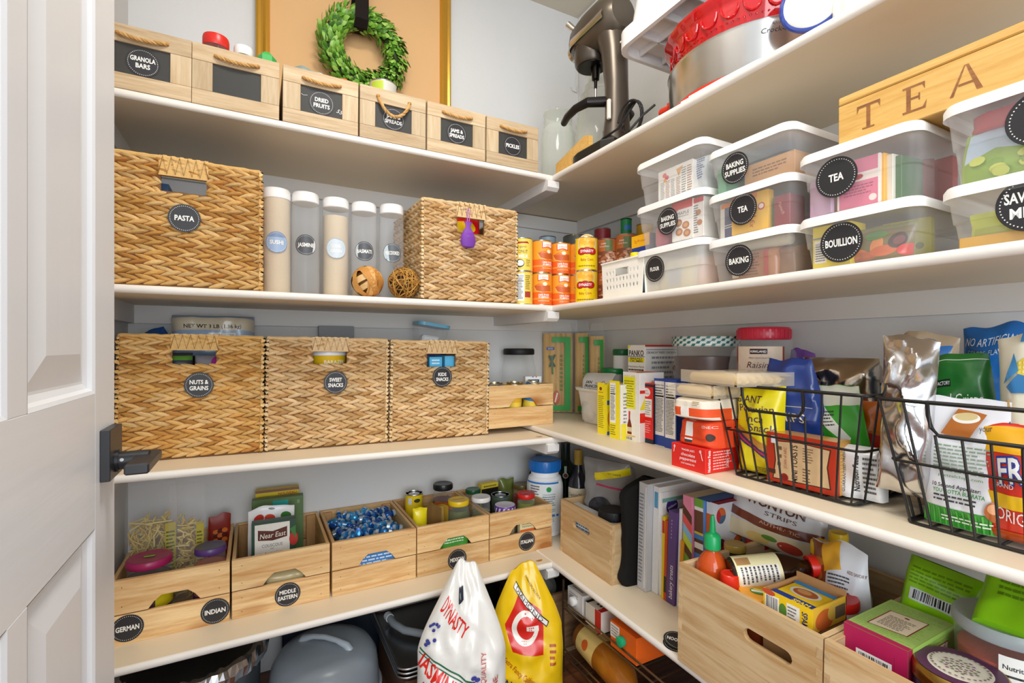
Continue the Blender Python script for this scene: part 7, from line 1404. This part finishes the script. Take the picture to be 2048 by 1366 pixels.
# snack bags behind
x = 1.2; yw_ = Y(1532, x)
bag('wonton_bag', 'white wonton strips bag with brown lettering behind the sauces', (1.165, .80, ZX+.238), RB+.22, .235, .15, .05, '#dcdde2', lambda A: (A.r(-.03, .2, .03, .235, '#2a5a44'), A.t('Fresh', 0, .226, .01, '#f0f0ea', slant=.2), A.t('Gourmet', 0, .211, .013, '#f0f0ea', wid=.05, slant=.2), A.t('WONTON', .0, .168, .03, '#5a3426', wid=.15, bold=.025), A.t('STRIPS', .02, .133, .016, '#5a3426', wid=.08), A.p([(-.12, .12), (0, .1), (.12, .12), (.12, .085), (0, .065), (-.12, .085)], '#7a3a24'), A.t('AUTHENTIC', .02, .093, .012, '#e0b8a0', wid=.1), A.r(-.12, .0, .12, .07, '#e6d8b4'), A.e(.05, .03, .03, .02, '#c84a3a'), A.e(-.03, .025, .03, .02, '#e8c878'), A.e(.0, .04, .02, .01, '#6a9a3a')), 'pillow', seed=161, crum=.006, rx=-.2, art=(.235, .235), pinch=.0, ry=.12)
x, y, z = at(1750, 1080, 1.10)
bag('pretzel_pouch', 'white pouch with a brown pretzel panel leaning in the sauce box', (1.095, .577, fz+.01), RB-.1, .12, .31, .06, '#dfe3ea', lambda A: (A.p([(-.06, .18), (-.02, .18), (-.01, .31), (-.06, .31)], '#8a4a24'), A.e(-.04, .24, .016, .012, '#c98a4a'), A.e(-.035, .27, .014, .01, '#b5702f'), A.p([(-.02, .25), (.02, .26), (.01, .31), (-.03, .31)], '#e8ac2c'), A.t('NATURALS', -.036, .195, .008, '#f0e6d8', wid=.04), A.text(-.01, .2, .035, .25, 7, '#555'), A.t('ADD SAVORY', .045, .26, .007, '#7a3a24', wid=.03), A.r(-.06, .165, -.02, .178, '#eee'), A.text(-.04, .13, .04, .16, 2, '#c8a84a')), 'pillow', seed=162, crum=.012, ry=-.12)
# tea box and companions
carton('filler_carton', 'dark carton under the Moroccan mint tea carton', 'carton', (.947, .449, fz-.003), RB, .06, .15, .133, '#3a2a2a')
zt = fz-.004+.135; tw, td, th_ = .098, .165, .6-zt
def mint(A): A.r(0, 0, tw, td, '#a9c86a'); A.text(.004, .01, tw-.004, td-.01, 22, '#8fb552', 4, .35); A.p([(.02, .035), (.078, .045), (.078, .125), (.02, .118)], '#8a2a2a'); A.p([(.022, .037), (.076, .047), (.076, .123), (.022, .116)], '#eedcc0'); A.text(.028, .05, .07, .1, 9, '#6a5a4a'); A.e(.05, .11, .004, .003, '#8a2a3a')
def mint2(A): A.r(0, 0, td, th_, '#9cc05a'); A.text(.01, .005, td-.01, th_-.005, 16, '#86ac48', 5, .3); A.p([(.07, .015), (.085, .03), (.085, th_-.02), (.14, th_-.02), (.14, .02)], '#8a2a2a'); A.p([(.073, .018), (.087, .032), (.087, th_-.022), (.138, th_-.022), (.138, .022)], '#eedcc0'); A.t('MOROCCAN', .127, th_*.52, .01, '#8a1d4a', rot=90, wid=th_*.62); A.t('MINT', .112, th_*.52, .008, '#5a8a3a', rot=90, wid=th_*.3); A.t('GREEN TEA', .1, th_*.55, .008, '#3a4a34', rot=90, wid=th_*.45); A.r(.0, 0, .014, th_, '#a81d4a'); A.r(.025, .01, .033, th_*.5, '#e6e0c8')
carton('tea_carton', 'green and magenta Moroccan mint tea carton in the end box', 'carton', (.945, .449, zt), RB, tw, td, th_, '#9cc05a', {'front': lambda A: (A.r(0, 0, tw, th_, '#b01d52'), A.bars(.02, th_-.075, .075, th_-.035, 9), A.r(tw*.8, 0, tw*.805, th_-.02, '#8a1540')), 'top': lambda A: (mint(A), A.r(0, 0, tw, .012, '#b01d52')), 'right': mint2})
def match(A): A.t('BUT FIRST', .01, .045, .011, '#24340c', wid=.06, rot=180); A.t('MATCHA', .005, .062, .013, '#24340c', wid=.065, rot=180); A.bars(-.045, .125, .04, .148, 6, bg='#cfd4d8'); A.text(-.05, .155, .05, .19, 5, '#6a9a14')
bag('matcha_bag', 'lime green matcha bag with a barcode leaning in the end box', (1.11, .452, fz+.131), RB+.12, .115, .2, .07, '#8fcf14', match, 'brick', seed=171, crum=.008, rx=-.15, ry=.14, art=(.13, .2))
bag('matcha_bag', 'lime green matcha bag lying across the clear lentil tub', (1.04, .30, .662), RB+.1, .11, .19, .045, '#86c814', lambda A: A.text(-.03, .05, .04, .17, 9, '#5a8a10'), 'brick', seed=172, crum=.006, rx=-1.0, ry=.0)
x, y, z = at(2015, 1236, 1.10); r = .068; h = z-(fz-.004)
t = thing('lentil_tub', 'clear tub of red lentils with a grey lid and nutrition label', 'tub', (x, y, fz-.004)); G().lathe([(r*.9, 0), (r*.93, .004), (r*.97, h-.02)], 32).build('tub', JARG, t); G().lathe([(r*.86, .003), (r*.91, h*.82), (0, h*.84)], 28, '#b5431a').build('lentils', finish('lentil', .7, bump=(400, .9), var=.4), t, kind='stuff'); G().lathe([(r*.99, h-.022), (r*1.03, h-.018), (r*1.03, h-.006), (r*.98, h), (r*.92, h-.002), (0, h-.002)], 36, '#a9b2b8').build('lid', thin('grey_lid', '#b4bcc2', .72, .3, .2), t)
A = Art(cylmap(r*.955, camrot(x, y)), .015); A.facts(-.01, .03, .055, h-.035, 3); A.build(t)
carton('tea_carton', 'bright orange carton with black top beside the lentil tub', 'carton', (.995, .30, fz+.105), RB+.2, .13, .03, .075, '#ef6a14', {'top': lambda A: (A.r(0, 0, .13, .05, '#1c1a18'), A.r(.08, .01, .1, .05, '#c9c4bc'), A.t('CO', .03, .025, .014, '#ddd'))})
x, y, z = at(1920, 1335, .985); r = .06
t = thing('tea_tin', 'round tin with a purple and cream patterned lid and gold edge', 'tin', (x, y, fz-.004)); h = z-(fz-.004)
G().lathe([(r*.97, 0), (r*.98, .003), (r*.98, h-.02)], 32, '#7fb0d0').build('tin_body', METAL, t); G().lathe([(r, h-.024), (r*1.02, h-.022), (r*1.0, h-.016), (r*1.02, h-.012), (r, h-.004), (r*.95, h), (0, h)], 36, '#b5924a').build('lid', METAL, t)
A = Art(lambda a, b, k: (a*cos(-1.1)-b*sin(-1.1), a*sin(-1.1)+b*cos(-1.1), h+EPS*k)); A.e(0, 0, r*.92, r*.92, '#5a3352', 40); A.e(0, 0, r*.66, r*.66, '#e9e2d2', 40)
for i in range(40): q = i*2.4; A.e(r*.045*sqrt(i)*1.35*cos(q), r*.045*sqrt(i)*1.35*sin(q), .0024, .0016, ('#6a7a4a', '#8a5a7a')[i % 2], 8)
for i in range(30): q = 2*pi*i/30; A.p([(r*.56*cos(q), r*.56*sin(q)), (r*.61*cos(q), r*.61*sin(q)), (r*.61*cos(q+.1), r*.61*sin(q+.1)), (r*.56*cos(q+.12), r*.56*sin(q+.12))], '#7a6a6a')
A.build(t, 'lid_print')
# ================================================================ floor
def dyn(A):
    A.t('DYNASTY', -.035, .33, .034, '#d8261c', wid=.12, rot=-33, bold=.02); A.line([(-.12, .26), (.03, .19)], .004, '#2a6a4a'); A.line([(-.12, .25), (.03, .18)], .003, '#2a6a4a'); A.t('JASMINE', -.065, .205, .036, '#d8261c', wid=.125, rot=-33, bold=.02); A.t('RICE', -.085, .155, .036, '#d8261c', wid=.07, rot=-33, bold=.02)
    rnd = random.Random(5)
    for i in range(26): A.e(.005+.0016*i+rnd.uniform(-.012, .012), .05+.006*i, .008, .005, '#3a3f8a', 8)
    for i in range(10): A.e(-.11+rnd.uniform(0, .03), .27+rnd.uniform(0, .05), .006, .004, '#3a3f8a', 8)
    A.t('TOP QUALITY', .062, .2, .014, '#c23a34', rot=90, wid=.11); A.t('JASMINE', .095, .16, .014, '#c23a34', rot=90, wid=.08); A.p([(-.028, .395), (-.006, .402), (0, .372), (-.02, .362)], '#1f2836')
xr = X(908, 1.22); bag('rice_bag', 'white jasmine rice bag with red lettering standing on the floor', (xr, 1.18, 0), -.42, .24, .49, .12, '#e4e1da', dyn, 'stand', sub=.0065, seed=181, crum=.014, pinch=.95, art=(.25, .45), nu=36, nv=44, mat=FILM, lean=.05)
def dia(A):
    A.p([(-.07, .21), (-.03, .29), (.055, .245), (.05, .13), (-.045, .14)], '#d8261c'); A.e(-.005, .2, .042, .046, '#f4efe4'); A.e(-.003, .2, .028, .031, '#d8261c'); A.r(.0, .192, .038, .206, '#f4efe4'); A.p([(.018, .206), (.05, .206), (.05, .235), (.02, .222)], '#d8261c')
    A.p([(-.062, .308), (-.05, .322), (.075, .215), (.063, .2)], '#2a2420'); A.p([(-.059, .308), (-.05, .318), (.071, .214), (.063, .204)], '#f4f0ea'); A.t('DIAMOND', .006, .261, .0125, '#2a2a2a', wid=.13, rot=-41); A.t('FARMERS SELECT', .035, .3, .008, '#6a4a14', wid=.08, rot=-48); A.t('Extra Fancy California', -.02, .085, .014, '#b5421c', wid=.12, rot=-32, slant=.25); A.t('CALROSE RICE', .0, .045, .022, '#2a3f6a', wid=.19, rot=-14); A.text(.07, .1, .09, .16, 4, '#b5421c')
xy_ = X(1040, 1.34); bag('rice_bag', 'yellow rice bag with a red diamond logo standing on the floor', (xy_, 1.29, 0), -.5, .225, .395, .12, '#efc414', dia, 'stand', sub=.006, seed=185, crum=.012, pinch=.85, art=(.225, .36), nu=36, nv=44, lean=.03)
# foil covered pot
x, y = -.148, 1.58; t = thing('stock_pot', 'big grey pot with a foil-crimped cover under the lowest shelf', 'pot', (x, y, 0)); R0 = .183
G().lathe([(R0*.85, 0), (R0*.88, .006), (R0*.9, .25)], 40, '#8a8d90').build('pot', METAL, t); G().lathe([(R0*.92, .27), (R0*.9, .276), (R0*.3, .284), (0, .284)], 40, '#6a6d70').build('cover', METAL, t)
g = G(); n = 90; vs = []; rnd = random.Random(2)
for j, (rr, zz) in enumerate(((.9, .232), (1.0, .24), (1.02, .262), (.97, .28), (.88, .281))):
    for i in range(n): a = 2*pi*i/n; k = rr+.016*rnd.uniform(-1, 1); vs.append((R0*k*cos(a), R0*k*sin(a), zz+.004*rnd.uniform(-1, 1)))
g.add(vs, [(j*n+i, j*n+(i+1) % n, (j+1)*n+(i+1) % n, (j+1)*n+i) for j in range(4) for i in range(n)], '#d4d6d8'); g.build('foil_edge', FOIL, t)
# cake carrier
x, y = X(652, 1.56), 1.575; t = thing('cake_carrier', 'translucent grey cake dome with a strap handle on the floor', 'carrier', (x, y, 0)); R0 = .158
G().lathe([(R0*1.02, 0), (R0*1.05, .01), (R0*1.05, .03), (R0, .034)], 44, '#5a636b').build('base', PLAS, t); G().lathe([(R0, .034), (R0*.99, .1), (R0*.95, .15), (R0*.84, .178), (R0*.6, .192), (0, .2)], 44).build('dome', thin('grey_dome', '#a9b3bb', .5, .28, .3), t)
g = G(); ring_ = [(R0*1.03*cos(2*pi*i/48), R0*1.03*sin(2*pi*i/48), .055) for i in range(48)]; g.tube(ring_, .005, 8, '#9aa4ac', closed=True); g.build('dome_rim', PLAS, t)
g = G(); M = Matrix.Rotation(-.75, 4, 'Z'); g.tube([M @ Vector(q) for q in ((-.085, 0, .186), (-.075, 0, .2), (-.04, 0, .21), (0, 0, .214), (.04, 0, .21), (.075, 0, .2), (.085, 0, .186))], [.012, .011, .008, .008, .008, .011, .012], 12, '#aeb8bf'); g.build('handle', PLAS, t)
# navy tub behind
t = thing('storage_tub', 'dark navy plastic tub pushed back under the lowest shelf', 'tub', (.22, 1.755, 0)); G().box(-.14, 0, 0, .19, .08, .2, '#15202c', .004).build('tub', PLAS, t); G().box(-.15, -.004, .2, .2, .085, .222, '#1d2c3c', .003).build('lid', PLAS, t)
# baking sheets on a carton, with hose
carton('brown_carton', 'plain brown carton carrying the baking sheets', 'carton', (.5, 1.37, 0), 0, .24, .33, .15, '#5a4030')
for i, nm in enumerate(('lower', 'middle', 'top')):
    t = thing('baking_sheet', nm+' dark steel baking sheet in the stack by the rice bag', 'tray', (.49, 1.335, .151+i*.012), 0); w_, d_ = .27, .385
    g = G(); q = rrect(w_, d_, .03); q2 = rrect(w_-.03, d_-.03, .02); m = len(q)
    vs = [(a, b, .022) for a, b in q]+[(a, b+.003, .022) for a, b in rrect(w_-.006, d_-.006, .028)]+[(a, b+.015, .002) for a, b in q2]
    g.add(vs, [(j*m+k, j*m+(k+1) % m, (j+1)*m+(k+1) % m, (j+1)*m+k) for j in (0, 1) for k in range(m)]+[tuple(range(2*m, 3*m))], '#8f9296'); g.build('sheet', METAL, t); g = G(); g.tube([(a, b, .022) for a, b in q], .003, 6, '#a9acb0', closed=True); g.build('rolled_edge', METAL, t)
g = G(); g.tube([(.395, 1.62, .2), (.4, 1.57, .2), (.42, 1.52, .2), (.47, 1.47, .2), (.53, 1.45, .2), (.6, 1.45, .2)], .0115, 10, '#8f969c'); g.tube([(.393, 1.63, .2), (.396, 1.61, .2)], .014, 10, '#c9ced2'); tag(g.build('grey_hose', PLAS), 'grey rubber hose lying on the baking sheets', 'hose')
# dark pans in the shade
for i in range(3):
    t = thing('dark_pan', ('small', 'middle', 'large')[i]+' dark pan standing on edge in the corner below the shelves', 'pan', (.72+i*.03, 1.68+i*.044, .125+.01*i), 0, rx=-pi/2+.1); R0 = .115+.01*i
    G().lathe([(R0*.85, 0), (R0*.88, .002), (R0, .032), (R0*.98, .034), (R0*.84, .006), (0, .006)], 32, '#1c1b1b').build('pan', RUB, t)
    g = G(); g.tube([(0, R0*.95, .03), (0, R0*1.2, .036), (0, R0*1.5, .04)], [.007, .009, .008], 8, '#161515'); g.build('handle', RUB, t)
# wooden crate with a glass jar in it, and a wire rack with drinks
t = thing('floor_crate', 'brown wooden crate on the floor behind the yellow rice bag', 'crate', (1.0, 1.44, 0))
for nm, bx in (('front_board', (-.13, 0, 0, .2, .014, .225)), ('back_board', (-.13, .33, 0, .2, .344, .225)), ('side_board', (-.144, 0, 0, -.13, .344, .225)), ('side_board', (.2, 0, 0, .214, .344, .225)), ('bottom', (-.13, .014, 0, .2, .33, .01))): G().box(*bx, b=.001).build(nm, woodmat('crate_'+nm+str(len(bpy.data.materials)), '#8a6a4a', '#64482e', .8, .6, 0), t)
t = thing('glass_jar', 'empty glass jar with a steel lid lying in the brown crate', 'jar', (1.0, 1.6, .17), 0, rx=.5, ry=-1.1); G().lathe([(.03, 0), (.042, .006), (.043, .1), (.036, .12), (.036, .13)], 26).build('glass', GLASS, t); G().lathe([(.038, .128), (.039, .13), (.039, .144), (0, .146)], 26, '#c9c9c6').build('lid', METAL, t)
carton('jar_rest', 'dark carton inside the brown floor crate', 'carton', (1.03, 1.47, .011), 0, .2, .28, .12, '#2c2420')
t = thing('wire_rack', 'two tier chrome wire rack standing under the right shelf', 'rack', (0, 0, 0)); CHR = finish('bronze_wire', .3, metal=.9, bump=(60, .02)); rx0, rx1, ry0, ry1 = .925, 1.24, .66, 1.375
for q in ((rx0, ry0), (rx0, ry1), (rx1, ry0), (rx1, ry1)): G().tube([(*q, 0), (*q, .31)], .004, 8, '#6a5c50').build('post', CHR, t)
for zt_ in (.055, .215):
    for e in (((rx0, ry0), (rx0, ry1)), ((rx1, ry0), (rx1, ry1)), ((rx0, ry0), (rx1, ry0)), ((rx0, ry1), (rx1, ry1))):
        for dz in (0, .022): G().tube([(*e[0], zt_+dz), (*e[1], zt_+dz)], .003, 7, '#8a7860').build('tier_rail', CHR, t)
    for i in range(1, 12): G().tube([(rx0, ry0+(ry1-ry0)*i/12, zt_), (rx1, ry0+(ry1-ry0)*i/12, zt_)], .0018, 6, '#6f6458').build('tier_wire', CHR, t)
zr = .2185
def rackbox(label, u, v, w, d, h, col, top=None, front=None, cap=None, rz=0):
    x, y = AZ(u, v, zr+h); t = carton('drink_carton', label, 'carton', (x, y, zr), RB+rz, w, d, h, col, {k: f for k, f in (('top', top), ('front', front)) if f})
    if cap: G().lathe([(.014, 0), (.0145, .002), (.0145, .014), (.011, .016), (0, .016)], 20, cap, M=Matrix.Translation((.0, -.001, h*.55)) @ Matrix.Rotation(pi/2, 4, 'X')).build('screw_cap', PLAS, t)
    return t
rackbox('white drink carton with small grey print lying on the rack', 1150, 1182, .085, .17, .07, '#e2e0dc', lambda A: A.text(.01, .01, .075, .16, 14, '#555'), lambda A: A.text(.01, .03, .06, .06, 4, '#999'), '#efeeec')
rackbox('cream and black drink carton with dark trees lying on the rack', 1186, 1214, .08, .17, .065, '#e4ddd0', lambda A: (A.r(0, 0, .012, .17, '#1c1a1a'), [A.p([(.03+.014*i, .02), (.034+.014*i, .06), (.04+.014*i, .02)], '#2a2422') for i in range(3)], A.text(.02, .08, .07, .15, 6, '#555'), A.r(.062, 0, .08, .17, '#c82a2a')), lambda A: A.r(.05, 0, .08, .065, '#c82a2a'))
rackbox('orange drink carton with a green screw cap lying on the rack', 1246, 1258, .11, .16, .075, '#e8641c', lambda A: (A.r(.02, .03, .09, .06, '#2a1c14'), A.r(0, .12, .11, .16, '#f0ece6')), lambda A: (A.r(.0, .03, .04, .07, '#efeae4'), A.text(.004, .034, .036, .066, 4, '#777')), '#12a06a')
a = Vector((1.0, 1.36, .1085)); t = thing('cider_bottle', 'big amber cider bottle lying on the lower tier of the rack', 'bottle', a); t.rotation_euler = (pi/2, 0, radians(-6)); R0 = .05
G().lathe([(R0*.9, 0), (R0, .008), (R0, .15), (R0*.98, .2), (R0*.75, .25), (R0*.4, .28), (R0*.36, .3)], 28).build('bottle_body', thin('cider_plastic', '#a8641c', .93, .08, .06), t)
g = G(); lid_cap(g, R0*.46, .298, .028, '#efeeea', 24); g.build('cap', PLAS, t)
A = Art(cylmap(R0), R0*.22)
for rt in (0,): A.r(-.157, .03, .157, .13, '#e9c87a'); A.t('CIDER', .06, .08, .024, '#7a5a1c', rot=90, wid=.08); A.e(.1, .06, .014, .014, '#d8642c'); A.r(.02, .035, .032, .125, '#3a2a1c'); A.text(-.03, .04, .01, .12, 8, '#6a5a3a'); A.e(-.1, .08, .016, .016, '#d8642c')
A.build(t)
a = Vector((.985, 1.02, .1)); t = thing('drink_bottle', 'white drink bottle with blue landscape label lying on the rack', 'bottle', a); t.rotation_euler = (-pi/2, 0, radians(6)); R0 = .04
t.location = (.985, .78, .1)
G().lathe([(R0*.9, 0), (R0, .006), (R0, .15), (R0*.8, .19), (R0*.4, .21), (R0*.38, .222)], 26, '#e4e6e2').build('bottle_body', PLAS, t); g = G(); lid_cap(g, R0*.5, .22, .024, '#f1f0ec', 22); g.build('cap', PLAS, t)
A = Art(cylmap(R0), R0*.22); A.r(-.12, .03, .12, .13, '#b8c89a'); A.r(-.12, .08, .12, .13, '#8fc0d8'); A.p([(-.12, .08), (-.06, .11), (0, .085), (.06, .115), (.12, .08)], '#5a7a8a'); A.build(t)
# small steel dish rack hooks and red canister glimpsed under the shelf end
t = thing('red_canister', 'red and white canister standing on the floor under the shelf end', 'canister', (1.0, .62, 0)); G().lathe([(.07, 0), (.072, .004), (.072, .2), (.068, .205), (0, .206)], 30, '#a8241c').build('canister', CARD, t); A = Art(cylmap(.072, -55), .02); A.r(-.14, 0.002, -.06, .2, '#c9ccd6'); A.e(.0, .12, .03, .03, '#7a1410'); A.e(.01, .16, .02, .016, '#e8b8b0'); A.build(t)
